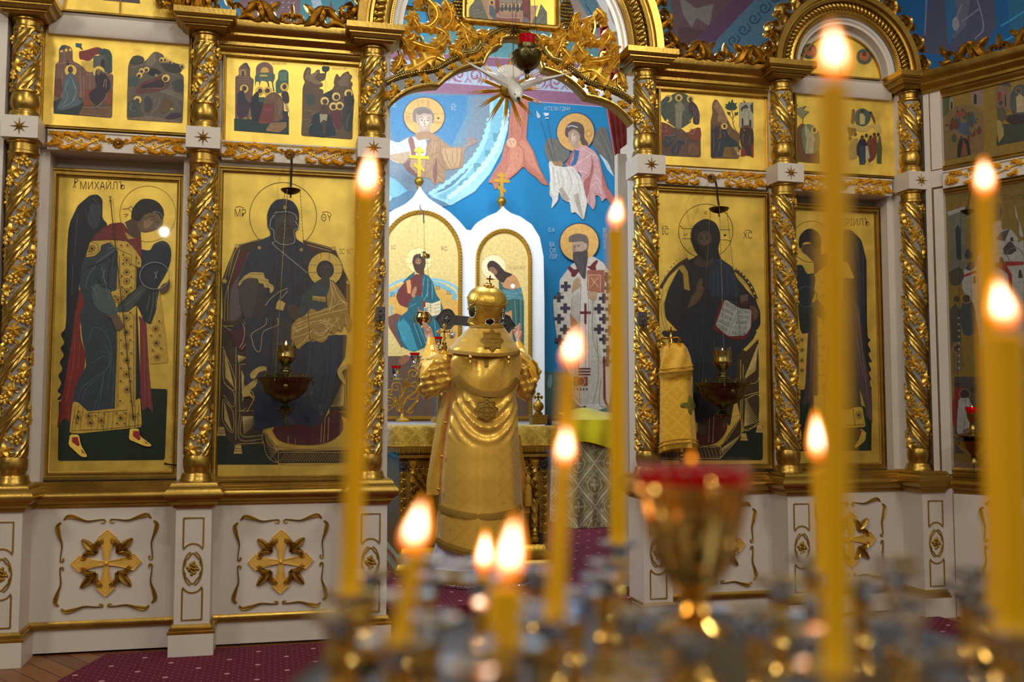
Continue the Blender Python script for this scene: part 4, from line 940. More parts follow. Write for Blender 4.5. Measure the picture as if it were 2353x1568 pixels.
# ------------------------------------------------------------ right door angel
t = icon('framed_icon', 'tall angel icon bowing to the left, half hidden by the tallest candle', front(.20), ((1806, 462), (2021, 480), (1806, 1083), (2037, 1078)), .045, group='large icons of the icon screen')
p = Paint(front(.20), .0015); p.crop(1820, 470, 2.571)
p.text('7a4a18', 'ГАВРІИЛЪ', 345, 108, 60, .72); p.ring('7c5514', 115, 220, 122, 3); p.poly('1b3018', '10,1095 140,1090 440,1200 470,1300 468,1455 10,1460')
p.poly(K, '300,150 350,150 410,210 440,330 443,700 448,790 468,800 445,820 468,870 448,880 475,935 450,930 470,985 450,990 470,1040 452,1045 475,1095 450,1090 420,1150 380,900 300,600')
p.many('40424a', 5, '380,220 400,400 410,640|350,240 370,400|420,300 425,600')
p.poly('243034', '20,360 60,360 90,410 130,410 140,500 100,600 30,600', 3); p.poly('2a342c', '35,590 110,570 150,620 145,700 90,780 50,740', 2)
p.poly(Y, '35,770 95,760 80,940 70,1095 40,1095'); p.poly('4e3a38', '95,760 150,690 150,1100 130,1210 95,1170 60,1195 80,1050'); p.many('7c6664', 3, '120,760 100,1160|140,760 125,1190')
p.poly('5e4a48', '370,560 400,620 420,860 470,1100 475,1300 440,1250 430,1180 370,1000'); p.many('8c7a78', 3, '390,640 430,1000 465,1270|385,800 420,1010')
p.poly('343a34', '200,560 370,560 380,900 400,1100 410,1200 200,1200'); p.poly(Y, '150,370 200,330 330,340 370,440 300,430 240,470 220,1210 150,1210 145,520 130,510'); p.poly(Y, '130,1125 200,1160 330,1220 360,1200 415,1195 435,1315 150,1330 130,1210')
p.poly('4e3a38', '130,340 170,300 210,280 220,350 150,400 130,420'); p.poly('49503e', '110,590 150,560 215,640 190,690 150,660')
p.poly('6a5036', '50,240 130,230 170,250 165,340 130,340 90,300 60,280', 2); p.poly('261d17', '40,240 45,190 80,150 120,145 165,180 170,250 130,260 110,225 70,225 50,260', 3); p.many('2a1a10', 3, '75,245 90,238|95,245 105,242|82,250 72,275 80,278')
p.ring('7c8a8c', 85, 545, 60, 2); 
for i in range(9): gems(p, ('6e2418', '243044')[i % 2], 185, 460+i*78, 5)
for i in range(12): tri(p, '3a2414', 165+(i % 2)*30, 430+i*58, 5)
for i in range(4): gems(p, '243044', 60, 800+i*60, 5)
p.many('6b4c14', 3, '150,520 155,1120|215,520 215,1140|360,1205 375,1310|160,1310 430,1300'); gems(p, '243044', 395, 1245, 8)
p.poly(Y, '410,1325 440,1350 430,1400 380,1440 365,1435 400,1380 400,1330'); p.poly('8c1c12', '390,1330 410,1335 405,1370 385,1375')
p.line('4c3a1c', 3, [(215, 800), (190, 1250)], 0)
p.done('painting', t)

# ------------------------------------------------------------ right wing icon
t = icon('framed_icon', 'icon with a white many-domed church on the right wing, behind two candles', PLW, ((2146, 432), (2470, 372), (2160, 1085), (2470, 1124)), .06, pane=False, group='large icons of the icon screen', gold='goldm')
p = Paint(PLW, .0015); p.crop(2140, 420, 2.376)
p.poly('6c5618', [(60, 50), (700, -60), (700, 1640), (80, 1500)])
p.poly('3a352c', '125,1060 270,1060 400,1060 500,1080 505,1480 130,1480'); p.poly('5c5a4a', '90,160 190,130 190,460 170,560 110,560'); p.poly('8c8c84', '85,160 180,130 185,150 95,180'); p.poly('22282c', '130,260 145,225 160,260 165,420 140,420')
W1 = '8f8c84'
p.poly(W1, '165,500 200,440 240,440 260,380 330,370 335,220 380,200 385,260 430,250 475,300 470,330 505,310 505,900 270,900 250,760 170,580')
p.poly('2e2a28', '340,160 345,120 362,105 380,125 388,160 370,205 345,205', 3); p.poly('2e2a28', '180,395 200,360 230,395 222,415 190,415', 3); p.poly('3c3a38', '350,310 380,270 430,252 400,320'); p.poly('34302e', '390,360 430,320 460,360 440,390 400,390', 3); p.poly('34302e', '185,470 215,425 245,450 215,480', 2)
p.poly('7c1c14', '165,510 240,478 255,490 180,515'); p.poly('7c1c14', '345,440 400,430 505,430 505,450 410,455 440,500 445,640 430,640 420,500 380,470 345,460'); p.poly('2a2622', '370,440 372,410 385,405 395,420 395,440'); p.poly('2a2622', '475,520 478,480 490,475 500,520'); p.poly('2a2622', '228,550 230,515 240,508 246,550'); p.poly('2a2622', '430,320 432,300 445,296 450,320'); p.poly('2a2622', '445,375 448,350 458,345 466,375')
p.ring('5c5850', 380, 430, 45, 4, 180, 360); p.ring('5c5850', 455, 400, 45, 4, 180, 360); p.ring('5c5850', 225, 470, 40, 4, 180, 360)
p.poly(W1, '455,110 475,200 490,240 505,300 480,290 478,210 462,190')
p.poly('3a3428', '100,700 130,660 160,700 160,900 110,900'); p.poly('30383a', '155,700 180,640 215,640 240,700 235,820 180,830 160,760', 2); p.circ('3a2a1c', 138, 635, 17); p.circ('3a2a1c', 192, 632, 20); p.ring('a88838', 192, 632, 26, 2)
p.poly('3a3428', '95,490 150,460 180,500 160,550 110,560', 2); p.poly('5c4a2c', '115,870 160,870 180,1010 120,1050'); p.ring('8c7030', 142, 905, 26, 2); p.circ('3a2a1c', 142, 905, 16)
p.poly('6e1a12', '115,1200 135,1120 165,1110 170,1260 130,1340 115,1300'); p.circ('33261a', 145, 1105, 15); p.poly('88877c', '150,1180 200,1170 235,1240 235,1310 200,1360 160,1400 135,1350', 0); p.circ('2a1e16', 182, 1155, 22); p.ring('8c7030', 182, 1155, 29, 2); p.poly('4c4a44', '175,1350 230,1330 235,1440 210,1465 165,1455'); p.poly('26302c', '235,1200 270,1190 270,1420 235,1400'); p.circ('2a1e16', 232, 1130, 18)
p.many('5c5a54', 3, '190,1180 180,1340|210,1180 215,1330|200,1370 200,1450'); 
for i in range(9): p.poly('8c8a7c', [(150, 740+i*34-8), (158, 740+i*34), (150, 740+i*34+8), (142, 740+i*34)])
p.text('6b5018', 'ПОКРОВ', 450, 80, 40, .8)
p.done('painting', t)

# ------------------------------------------------------------ upper feast icons
U1 = front(.075); gUP = 'small feast icons of the upper row'
t = icon('feast_icon', 'small double feast icon top left, kneeling angel left and reclining figure right', U1, ((94, 52), (448, 92), (92, 290), (434, 320)), .020, False, gUP)
p = Paint(U1, .0015); p.crop(100, 80, 6.92)
p.poly('70503e', '160,1250 165,1000 180,650 190,460 245,430 245,230 290,165 350,160 430,190 460,240 465,420 560,460 610,500 690,540 690,580 1090,620 1110,650 1100,900 1090,1325')
p.circ(HAL, 288, 262, 24, 16); p.circ(HAL, 360, 245, 24, 26); p.circ(HAL, 425, 240, 18, 22); p.poly('2c4444', '245,230 290,165 350,160 330,230 270,235')
p.poly('d8b048', '600,410 700,420 760,400 790,420 790,600 690,590 640,520 600,480'); p.poly('7c2a24', '560,260 640,255 850,190 960,230 1000,330 900,300 800,320 770,390 700,420 620,390 570,390', 0); p.poly('34483e', '940,210 1050,240 1090,320 1090,610 980,610 980,360 870,320 880,220 960,230'); p.poly('50564e', '790,330 980,330 980,610 790,520')
p.poly('33181c', '905,480 920,400 950,380 975,420 975,560 910,500'); p.poly('33181c', '360,480 365,420 385,400 405,440 405,490'); p.poly('34555c', '510,130 610,140 600,180 630,250 560,200 510,190')
p.many('a58270', 7, '190,460 450,440 560,520|330,280 330,460|290,1000 300,620|580,540 600,1180|680,630 1090,640|740,640 740,860|640,1000 640,640')
p.poly('1e2c28', '160,1060 300,1000 600,1000 640,1100 560,1280 160,1250'); p.circ('e2bf58', 432, 570, 94); p.circ('4e3020', 428, 555, 42, 56)
p.poly('4b5c62', '350,680 400,610 470,620 500,680 560,820 550,1000 620,1060 540,1130 300,1200 215,1170 270,1050 310,950 300,800', 2); p.many('8698a0', 7, '400,700 360,850 380,1000 300,1120|470,750 520,900 460,1050|420,650 450,700 520,850|530,960 440,1080 300,1150|360,720 330,900')
p.poly('60301e', '180,700 290,700 300,900 250,1000 170,950')
p.poly('6b4a30', '560,1250 640,1140 1090,1130 1090,1250 1000,1310 570,1270'); p.poly('7a3e22', '640,870 1090,880 1090,1120 640,1130'); p.circ('e2bf58', 880, 590, 92)
p.poly('2a1a24', '820,640 830,560 870,540 950,580 1000,640 1060,740 1070,830 1030,900 1000,960 960,1040 840,1140 740,1030 710,930 780,880 850,820 820,740', 0); p.circ('75543c', 875, 600, 36, 42); p.many('b49880', 6, '850,560 920,580 960,620|980,700 950,830|760,1080 840,1145 980,1010 1000,930|1000,700 990,850')
p.poly('4c4a44', '770,1090 850,1150 980,1060 980,1120 840,1200 790,1160'); p.many('a07c54', 6, '640,1150 1080,1160|580,1250 1000,1290 1090,1200')
p.poly('5c5140', '1325,1340 1330,950 1345,500 1370,420 1420,340 1500,320 1580,350 1590,430 1640,400 1720,300 1780,260 1900,310 1920,360 2040,430 2200,480 2210,560 2160,600 2230,650 2230,900 2210,1400')
p.poly('786b54', '1620,470 1700,320 1780,280 1800,400 1720,500'); p.poly('6d6450', '1850,900 1960,860 2220,950 2210,1060 2000,960'); p.poly('75604a', '1330,1340 1500,1290 1700,1290 2200,1380 2200,1400 1325,1345'); p.poly('3c3a34', '2040,750 2210,700 2220,900 2080,900', 2)
p.poly('14181e', '1650,600 1700,540 1780,540 1880,600 1780,650 1700,650', 2); p.poly('5e3426', '1470,870 1560,760 1760,690 1900,640 2000,760 1960,850 1700,930 1480,930', 2); p.poly('2c1620', '1560,800 1700,760 1850,710 1950,700 1990,780 1930,830 1700,860 1560,880', 2); p.many('a07a68', 6, '1560,870 1700,850 1880,850 1950,800|1920,720 1930,790 1980,790')
for x, y, r in ((1640, 552, 44), (1563, 575, 44), (1525, 645, 46), (1945, 690, 62), (1496, 1035, 62), (1930, 395, 44), (2014, 435, 40), (1880, 400, 40), (2205, 500, 40), (1790, 650, 22), (2036, 1185, 22)): p.circ('e2bf58', x, y, r); p.circ('4c3626', x-r*.12, y+r*.22, r*.62)
p.poly('3c4a4a', '1345,700 1420,660 1520,680 1500,780 1400,830 1350,800', 2); p.poly('41463e', '1330,1280 1350,1080 1450,1030 1540,1100 1520,1180 1600,1290 1400,1300', 2); p.poly('3a3a3a', '1610,1010 1660,970 1720,1040 1720,1150 1660,1230 1600,1180', 2); p.poly('5a4420', '1840,1180 1900,1000 1960,1000 2060,1090 2000,1180 1900,1260', 2); p.poly('361f2e', '1930,1330 2020,1250 2180,1240 2180,1300 2000,1340', 2); p.poly('362c2c', '1870,460 2060,460 2180,520 2160,590 2060,600 1930,560', 2); p.poly('3e3c2c', '1370,430 1430,340 1580,350 1590,430 1450,470', 2)
p.many('9a8c70', 6, '1640,440 1740,330 1790,400|1350,560 1460,510 1600,480|1400,520 1520,520|1980,940 2150,1010 2210,1060|1350,860 1440,820|1700,1280 1830,1110 1840,1000|2100,1060 2180,1200|1800,1000 1760,1080|1400,1080 1380,1180 1460,1220|2000,620 2180,680'); p.text('7a5a1c', '~~~~', 1500, 235, 30); p.text('7a5a1c', '~~~~', 2015, 290, 30)
p.done('painting', t)

t = icon('feast_icon', 'small double feast icon left of the great arch, columned city left and rocky river right', U1, ((512, 98), (836, 132), (512, 331), (826, 352)), .018, False, gUP)
p = Paint(U1, .0015); p.crop(520, 120, 7.468)
p.poly('6d4e3c', '150,1340 155,410 215,400 210,270 295,185 355,180 415,290 405,420 475,470 450,760 420,1160 300,1140 180,1140'); p.poly('3e3a3c', '300,185 355,180 415,290 360,280'); p.poly('a3805c', '220,300 340,290 345,400 220,400'); p.poly('4c3026', '262,420 265,330 285,315 305,340 305,410'); p.many('a58468', 6, '190,470 380,480 390,560|220,520 370,520|405,420 475,470|160,420 400,430')
p.poly('7a5a50', [(505, 400), (510, 280)]+[(655+150*math.cos(a), 300-130*math.sin(a)) for a in [PI-PI*i/14 for i in range(15)]]+[(810, 400)]); p.poly('d8b048', [(580, 350)]+[(660+70*math.cos(a), 330-75*math.sin(a)) for a in [PI-PI*i/14 for i in range(15)]]+[(730, 350)]); p.poly('4f6456', '490,410 540,350 835,360 835,460 800,520 830,680 805,680 780,500 720,480 750,620 720,600 700,500 590,480 570,600 560,500 510,500 500,610 490,500'); p.circ('d8b048', 640, 402, 75, 16)
p.poly('3f6050', '845,510 890,460 890,340 940,300 1020,300 1068,340 1068,620 960,700 850,700'); p.poly('5b7c68', '900,340 960,320 1040,330 1040,480 920,500'); p.poly('3c5248', '560,770 660,770 660,870 560,860')
p.poly('1c3430', '135,1140 470,1150 560,1000 1075,1100 1075,1415 135,1345'); p.poly('8c6a44', '680,1330 760,1210 1030,1200 1035,1280 910,1380 690,1350'); p.many('b08c60', 6, '740,1270 930,1280 1030,1210|690,1330 900,1360'); p.poly('9a7a50', '290,1150 310,1070 360,1150'); p.poly('9a7a50', '390,1150 400,930 430,1160')
for x, y, r in ((306, 628, 74), (570, 665, 72), (715, 665, 72), (996, 597, 72), (696, 736, 22)): p.circ('e2bf58', x, y, r); p.ring('8c6a20', x, y, r, 3)
p.poly('23283a', '190,720 230,670 300,660 330,800 400,870 320,880 200,880 185,800', 2); p.poly('3a2838', '180,880 400,860 410,930 350,1090 280,1120 190,1090', 2); p.circ('4a3426', 310, 620, 40, 44)
p.poly('1f1a26', '415,880 440,770 520,680 560,700 560,850 640,870 590,1050 540,1160 440,1160 420,1000', 2); p.circ('3c2c24', 580, 665, 38, 42)
p.poly('6d5038', '660,780 760,700 850,690 940,760 990,900 970,1150 800,1200 650,1230 560,1200 620,1000', 2); p.poly('74302c', '640,880 830,880 810,1200 640,1225 555,1180 600,1030'); p.many('a06050', 6, '630,980 780,985|560,1180 760,1225'); p.many('a08a64', 7, '900,800 940,920 900,1080|880,850 910,960|800,720 790,760'); p.circ('4c3626', 705, 660, 44, 38)
p.poly('3a2a34', '940,720 990,670 1060,690 1080,850 1000,880', 2); p.poly('1f2a38', '960,1000 1060,1020 1060,1180 980,1180'); p.poly('b8a080', '1010,880 1050,880 1080,1010 1060,1020 1010,960'); p.circ('4a3426', 998, 592, 34, 42)
p.poly('604c36', '1285,1430 1290,1300 1300,1150 1310,600 1355,500 1320,450 1325,360 1370,270 1400,250 1460,280 1440,380 1500,380 1540,310 1610,290 1600,370 1700,350 1700,470 1600,500 1680,570 1570,610 1680,650 1650,720 1820,640 1860,560 1840,520 1880,380 1910,370 1950,440 2000,360 2100,320 2110,370 2170,410 2120,490 2180,540 2140,600 2190,740 2190,950 2170,1200 2165,1495')
p.poly('83704e', '1340,460 1400,280 1440,300 1400,400 1560,330 1600,320 1500,460 1680,540 1560,560'); p.poly('7a674a', '1880,520 1960,470 2060,340 2150,420 2080,500 2160,550 2000,600'); p.poly('1c2c34', '1480,1100 1560,1040 1700,1030 1800,1100 1880,1430 1430,1430 1450,1250', 2); p.poly('34302e', '1650,750 1820,650 1850,800 1750,900', 2); p.poly('3e4844', '1350,720 1500,720 1520,880 1400,920', 2)
p.poly('1e3040', '1635,235 1782,245 1760,320 1720,320 1700,460 1690,320 1650,330'); p.line('4c4438', 4, [(1700, 320), (1703, 690)], 0); p.line('8c7a48', 3, [(1720, 520), (1745, 610)], 0)
for x, y, r in ((1688, 838, 72), (1885, 762, 72), (1838, 930, 70), (1943, 920, 70), (2098, 708, 72)): p.circ('f0d070', x, y, r); p.circ('4c3a2a', x+5, y+10, r*.62)
p.poly('503c28', '1620,930 1680,880 1750,930 1760,1060 1720,1180 1690,1420 1660,1410 1640,1180 1600,1070', 0); p.poly('b0a48c', '1600,1060 1735,1070 1720,1180 1660,1160 1615,1220'); p.poly('5e2a2a', '1780,1010 1880,990 1960,1010 1990,1240 1920,1340 1830,1220', 2); p.poly('343c38', '2000,940 2150,940 2160,1300 2060,1350 1990,1200', 2); p.poly('37302e', '2020,760 2170,740 2190,900 2040,930', 2); p.many('8c9080', 6, '2130,1050 2080,1150 2070,1300|1830,1200 1900,1370')
p.many('a08c68', 6, '1330,1000 1450,1010 1540,1020 1440,1080|1320,1150 1450,1180 1330,1250|1360,1300 1480,1230|1310,1380 1400,1350|1350,560 1450,480 1560,450|1900,640 2000,560 2100,600'); p.text('8c6a20', 'СРѢТЕНІЕ ГДНЕ', 910, 195, 44, .72); p.text('8c6a20', 'КРЕЩЕНІЕ ГДНЕ', 1945, 280, 44, .72)
p.done('painting', t)

t = icon('feast_icon', 'small feast icon right of the great arch, round glory and rider under a plant', U1, ((1508, 186), (1768, 208), (1512, 388), (1764, 398)), .020, False, gUP)
p = Paint(U1, .0015); p.crop(1510, 190, 8.252)
p.poly('5c4232', '30,1380 35,800 60,740 200,780 330,860 450,860 560,960 700,870 820,850 830,1420'); p.circ('474c38', 425, 500, 290, 310); p.poly('474c38', '190,740 660,740 480,860 360,860'); 
p.many('6c7454', 7, '425,520 200,740|425,520 650,740|425,500 180,560|425,500 680,560|425,500 230,400|425,480 640,380')
for x, y, r in ((215, 300, 70), (410, 285, 70), (632, 310, 70)): p.circ('e2bf58', x, y, r); p.circ('4a3628', x+(0 if x > 300 else -20), y+8, r*.5, r*.62)
p.poly('7c7a64', '330,420 410,360 470,380 530,500 480,560 470,680 460,860 350,850 350,560', 2); p.many('a09c80', 6, '380,520 390,700 380,820|430,400 460,520 430,760|470,400 520,490'); p.poly('364648', '40,480 60,360 160,270 240,260 240,330 160,400 150,520 190,700 160,740 60,560', 0); p.many('5c7072', 7, '100,330 80,450 160,640|180,300 110,420')
p.poly('39262a', '600,380 660,340 760,440 810,600 800,800 680,780 690,640 600,560', 0); p.many('7c6670', 7, '680,420 700,560 680,700|740,480 730,620 750,760|640,480 700,500|770,560 780,700')
p.poly('783424', '35,760 200,790 300,940 200,1000 100,1100 40,1300'); p.poly('783424', '560,980 700,880 820,860 820,1100 640,1080', 2); p.many('b07a5c', 14, '60,780 100,820|150,860 170,820|60,900 120,930|150,940 190,890|620,900 670,870|600,960 650,950|650,980 700,960|720,880 700,940')
p.poly('33383c', '150,1010 300,1000 400,960 330,1100 250,1200 140,1220 120,1120', 2); p.poly('32303c', '270,1240 340,1150 440,1070 540,1150 460,1180 400,1350 280,1340', 2); p.poly('6e4a30', '590,1160 700,1150 780,1230 770,1380 620,1380 570,1240', 2); p.many('8c8078', 6, '140,1000 280,1010 380,970|250,1100 330,1050|420,1090 520,1100 540,1170|380,1200 340,1330|620,1200 600,1360|680,1180 740,1230|180,1080 230,1140')
p.poly('6c4c2c', '1020,1430 1020,720 1060,560 1040,440 1080,320 1140,320 1250,500 1340,700 1420,860 1560,960 1560,1440'); p.poly('8c6c48', '1070,440 1140,330 1240,500 1350,720 1240,760 1130,740 1180,600 1100,520', 0); p.many('b49068', 7, '1060,440 1140,460 1080,360|1180,500 1240,500|1150,640 1330,700|1230,740 1340,740|1380,880 1350,980')
p.poly('7c5a1c', '1240,1420 1260,1230 1380,1200 1420,1420'); p.poly('284032', '1320,430 1285,400 1350,410 1360,335 1400,400 1425,285 1450,400 1520,375 1490,430 1530,470 1480,520 1350,515 1285,460'); p.poly('284032', '1325,550 1385,560 1390,540 1385,615 1350,600'); p.poly('284032', '1470,610 1480,545 1490,570 1540,550 1530,610'); p.many('4c3a20', 8, '1415,530 1445,640 1440,760 1500,920|1380,610 1440,700|1500,610 1450,650|1440,760 1475,720')
p.poly('a49e84', '1560,830 1565,500 1560,380 1820,370 1830,880 1700,880 1600,880'); p.poly('40403c', '1580,480 1640,440 1690,400 1740,480 1700,490 1620,500 1620,560 1590,540'); p.poly('40403c', '1760,440 1820,360 1825,600 1780,540'); p.poly('2a2420', '1605,880 1605,690 1620,660 1635,700 1635,880'); p.poly('2a2420', '1745,880 1750,720 1770,690 1785,730 1785,880'); p.poly('40403c', '1640,360 1650,330 1670,370 1665,390'); p.poly('40403c', '1580,400 1590,370 1605,400'); p.many('5c5a50', 6, '1735,540 1735,800|1660,560 1650,520 1730,510')
p.poly('2e2a30', '1030,1420 1025,900 1050,790 1120,780 1190,800 1180,1000 1130,1100 1120,1420', 0); p.poly('243238', '1130,1420 1130,1080 1250,1040 1400,1040 1480,1090 1600,1240 1560,1290 1480,1210 1420,1220 1280,1210 1240,1400 1200,1400', 0); p.circ('e2bf58', 1275, 825, 60); p.circ('40301f', 1278, 825, 28, 38); p.poly('262a38', '1215,900 1280,870 1330,930 1350,1000 1400,1060 1300,1090 1230,1050', 0)
p.poly('3a2420', '1560,1000 1590,830 1700,800 1800,830 1830,950 1830,1420 1760,1380 1700,1380 1600,1200', 0); p.poly('80281c', '1600,1240 1640,1220 1700,1380 1590,1400'); p.poly('80281c', '1780,1180 1830,1150 1830,1420 1790,1400'); p.poly('9a7838', '1440,1220 1530,1220 1560,1330 1480,1290'); p.poly('c0b49c', '1500,1310 1550,1320 1580,1380 1530,1370')
for x, y in ((1620, 840), (1680, 830), (1740, 830), (1780, 860), (1650, 900), (1090, 800), (1140, 810), (1070, 850)): p.circ('6b4c34', x, y, 22, 26)
p.many('8c7c70', 6, '1060,960 1080,1100 1070,1300|1640,960 1620,1150|1760,1000 1740,1200|1250,930 1290,1000|1200,1100 1160,1300'); p.text('7a5a1c', 'ПРЕОБРАЖЕНІЕ', 160, 165, 30, .7); p.text('7a5a1c', 'ВХОДЪ ВО ІЕРУСАЛИМЪ', 1500, 262, 28, .6)
p.done('painting', t)

t = icon('feast_icon', 'small double feast icon behind the upper part of the tallest candle', U1, ((1822, 200), (2062, 220), (1822, 400), (2058, 412)), .020, False, gUP)
p = Paint(U1, .0015); p.crop(1820, 180, 6.817)
p.poly('6b4a24', '0,1300 0,1000 60,800 150,700 200,720 420,900 430,1200 440,1340'); p.poly('6f7a50', '150,800 230,720 330,740 420,850 430,1100 300,1180 180,1100', 3); p.poly('8c8458', '60,470 220,430 230,440 170,500 280,520 200,580 170,650 80,560')
p.poly('a89c70', '200,720 240,760 280,840 330,860 370,980 330,1010 350,1170 200,1190 230,1000 200,860', 0); p.circ('e2c060', 350, 815, 50); p.circ('40301c', 350, 810, 28, 36); p.poly('7c2c1a', '50,940 110,960 110,1130 50,1160'); p.many('cabf94', 6, '260,900 220,1120|300,880 340,980|210,760 240,860|320,1040 290,1160'); p.many('3c2c14', 9, '170,700 180,620 270,520|230,1190 280,1250|290,1230 380,1180|60,470 90,410|170,490 220,430')
p.circ('42564e', 1100, 612, 130, 140); p.poly('b8a464', '1060,560 1100,540 1145,600 1140,720 1060,720', 0); p.circ('42301c', 1100, 518, 24, 28); p.poly('6c4430', '920,700 940,500 985,500 970,720'); p.poly('6c4430', '1310,740 1200,520 1250,530 1300,640'); p.circ('3c2a18', 960, 505, 22); p.circ('3c2a18', 1230, 540, 22)
p.poly('c2a65c', '850,720 1000,720 1110,760 1240,720 1390,740 1400,860 1330,830 1270,760 1180,830 1040,830 980,780 860,800', 2); p.poly('6b4c1e', '860,760 1000,790 1010,860 900,920'); p.poly('9a8448', '900,1290 890,1060 960,950 1040,930 1030,1000 1000,1100 1030,1250', 0); p.poly('6e3420', '1170,1000 1210,920 1320,880 1340,1100 1300,1260 1200,1330 1190,1100', 0); p.poly('4a5230', '1330,1050 1380,860 1410,1100 1400,1340 1330,1330', 0)
p.poly('22202c', '1010,1050 1060,960 1100,900 1140,950 1190,1050 1160,1200 1150,1350 1060,1350 1050,1220 1010,1200', 0); p.poly('2e4048', '1060,1060 1130,1060 1140,1350 1060,1350'); p.poly('a8a088', '1150,1060 1190,1060 1220,1250 1150,1290')
for x, y in ((990, 875), (1100, 920), (1165, 895), (1290, 880), (1350, 880), (1230, 920), (910, 940)): p.circ('d0aa48', x, y, 34); p.circ('40301c', x, y+2, 24, 30)
p.done('painting', t)

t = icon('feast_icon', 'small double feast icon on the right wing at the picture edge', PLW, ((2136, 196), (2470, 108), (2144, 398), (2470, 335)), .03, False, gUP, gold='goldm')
p = Paint(PLW, .0015); p.crop(2140, 130, 5.807)
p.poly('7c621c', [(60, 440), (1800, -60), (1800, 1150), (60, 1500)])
p.poly('4a4c2c', '140,830 140,600 190,540 250,530 240,740'); p.poly('7a7458', '240,740 240,580 265,530 300,580 300,690'); p.poly('1c1a14', '258,720 262,610 280,600 288,700'); p.poly('7a6458', '530,640 530,430 620,410 700,470 690,680'); p.poly('241a18', '565,630 570,510 590,495 605,520 605,640')
p.poly('6c5630', [(150, 1390), (140, 1000), (165, 830)]+[(440+270*math.cos(a), 880-240*math.sin(a)) for a in [PI-PI*i/12 for i in range(1, 12)]]+[(715, 1000), (700, 1280), (530, 1310), (340, 1360)])
p.poly('3c4654', '310,780 360,750 400,880 480,860 540,720 600,900 540,1050 400,1030 340,960', 2)
for i in range(22):
    a = i*2.4; x = 430+220*math.cos(a)*(.5+.5*(i % 3)/2); y = 960+200*math.sin(a)*(.5+.5*(i % 4)/3); p.circ(('5a2c1c', '6c5a3a', '3c4230', '74402c')[i % 4], x, y, 34, 46); p.circ('4c3420', x, y-50, 18)
p.poly('1c1612', '345,1350 350,1180 390,1100 450,1085 500,1130 525,1310'); p.poly('6b3c24', '390,1340 420,1150 460,1160 490,1310'); p.circ('4a3420', 432, 1130, 20)
p.poly('6e5646', '860,620 860,390 960,380 1050,400 1070,560 1040,720 870,720'); p.poly('3a3a30', '870,370 920,315 1015,310 1070,400 960,390'); p.poly('70301c', '880,590 880,470 940,470 935,570'); p.poly('201814', '980,650 980,510 995,500 1000,690'); p.circ('3c4440', 1190, 600, 140, 230); p.poly('9c8c64', '1130,540 1180,500 1237,540 1237,740 1140,750'); p.ring('a8883c', 1165, 455, 40, 4); p.circ('4a3420', 1165, 455, 26, 32)
p.poly('2c1c1c', '970,810 1040,780 1237,780 1237,890 1050,890', 2); p.poly('303424', '870,1190 890,900 1237,900 1237,1120 1000,1160'); p.poly('8c7840', '870,850 920,850 960,940 970,1050 900,1150 880,1000', 0); p.poly('4e4630', '870,700 950,650 1000,750 960,860 890,830', 0); p.circ('4a3420', 925, 620, 32); p.circ('4a3420', 1000, 810, 26)
p.done('painting', t)

# ------------------------------------------------------------ rounded icon in the great arch
t = thing('framed_icon', 'rounded square icon of a supper table at the top of the great arch', 'icon', (-.02, 0, 3.45))
F = BF; 
def rr_(x0, x1, z0, z1, r): 
    P = []
    for cx_, cz_, a0 in ((x1-r, z0+r, -PI/2), (x1-r, z1-r, 0), (x0+r, z1-r, PI/2), (x0+r, z0+r, PI)): P += [(cx_+r*math.cos(a0+PI/2*i/6), cz_+r*math.sin(a0+PI/2*i/6)) for i in range(7)]
    return P
P = rr_(-.31, .275, 3.425, 3.86, .035)
b = MB(); b.sweep(F, P, [(0, .0), (0, .035), (.006, .05), (.016, .052), (.024, .04), (.03, .036), (.03, 0)], True); b.build('frame', 'gold', t)
b = MB(); b.slab(F, rr_(-.30, .265, 3.435, 3.85, .03), .012, .022); b.build('gilded_panel', 'leaf', t, smooth=False)
p = Paint(front(-.022), .001); p.crop(1030, 0, 7.84)
p.poly('6c6a5a', '380,400 370,250 380,120 460,40 500,-80 560,-60 700,260 760,400 640,430 430,410'); p.poly('6c6a5a', '1470,480 1560,290 1600,300 1670,70 1780,220 1785,520'); p.poly('b08e70', '560,-60 1480,-60 1500,400 1470,450 820,420 740,330'); p.poly('c09a78', '1475,100 1620,100 1560,300 1500,400'); p.poly('7c3430', '845,-60 920,-60 920,260 850,260'); p.poly('7c3430', '1330,-60 1470,-60 1480,360 1400,440 1350,300'); p.poly('8f8072', '930,-60 1330,-60 1330,60 930,60')
for i in range(5): p.poly('cbb596', [(945+i*78, 200), (945+i*78, 110), (975+i*78, 60), (1005+i*78, 110), (1005+i*78, 200)])
for i in range(7): p.circ('4a4440', 900+i*70, 150+(i % 2)*14, 34, 46); p.circ('5c4636', 905+i*70, 90+(i % 2)*14, 20, 24)
p.poly('566268', '740,100 800,100 860,200 870,330 830,350 740,250', 0); p.circ('e2c060', 782, 48, 46); p.circ('5c3c28', 785, 48, 28, 34); p.poly('a8806c', '860,290 880,230 1000,230 1290,260 1290,330 900,320', 2); p.poly('8c4c40', '870,320 1290,340 1290,400 870,370'); p.poly('b88c80', '820,390 1230,400 1180,430 820,415'); p.circ('6c6c70', 1390, 380, 60, 70); p.circ('4c3a34', 1410, 260, 36)
p.many('a6a494', 8, '420,150 480,120|440,200 560,180|400,330 600,290|450,260 640,220|430,390 650,370|1600,400 1720,260|1650,440 1760,380|1560,470 1620,380|1640,180 1690,140'); p.many('d8c8a8', 6, '870,290 1000,320 1290,330|720,0 720,230|930,20 1320,40')
p.done('painting', t)
# ============================================================ SANCTUARY
WBK = bpy.data.objects['wall_back']; WRT = bpy.data.objects['wall_right']
SC = 'b5707e'
p = Paint(front(4.3), .002)
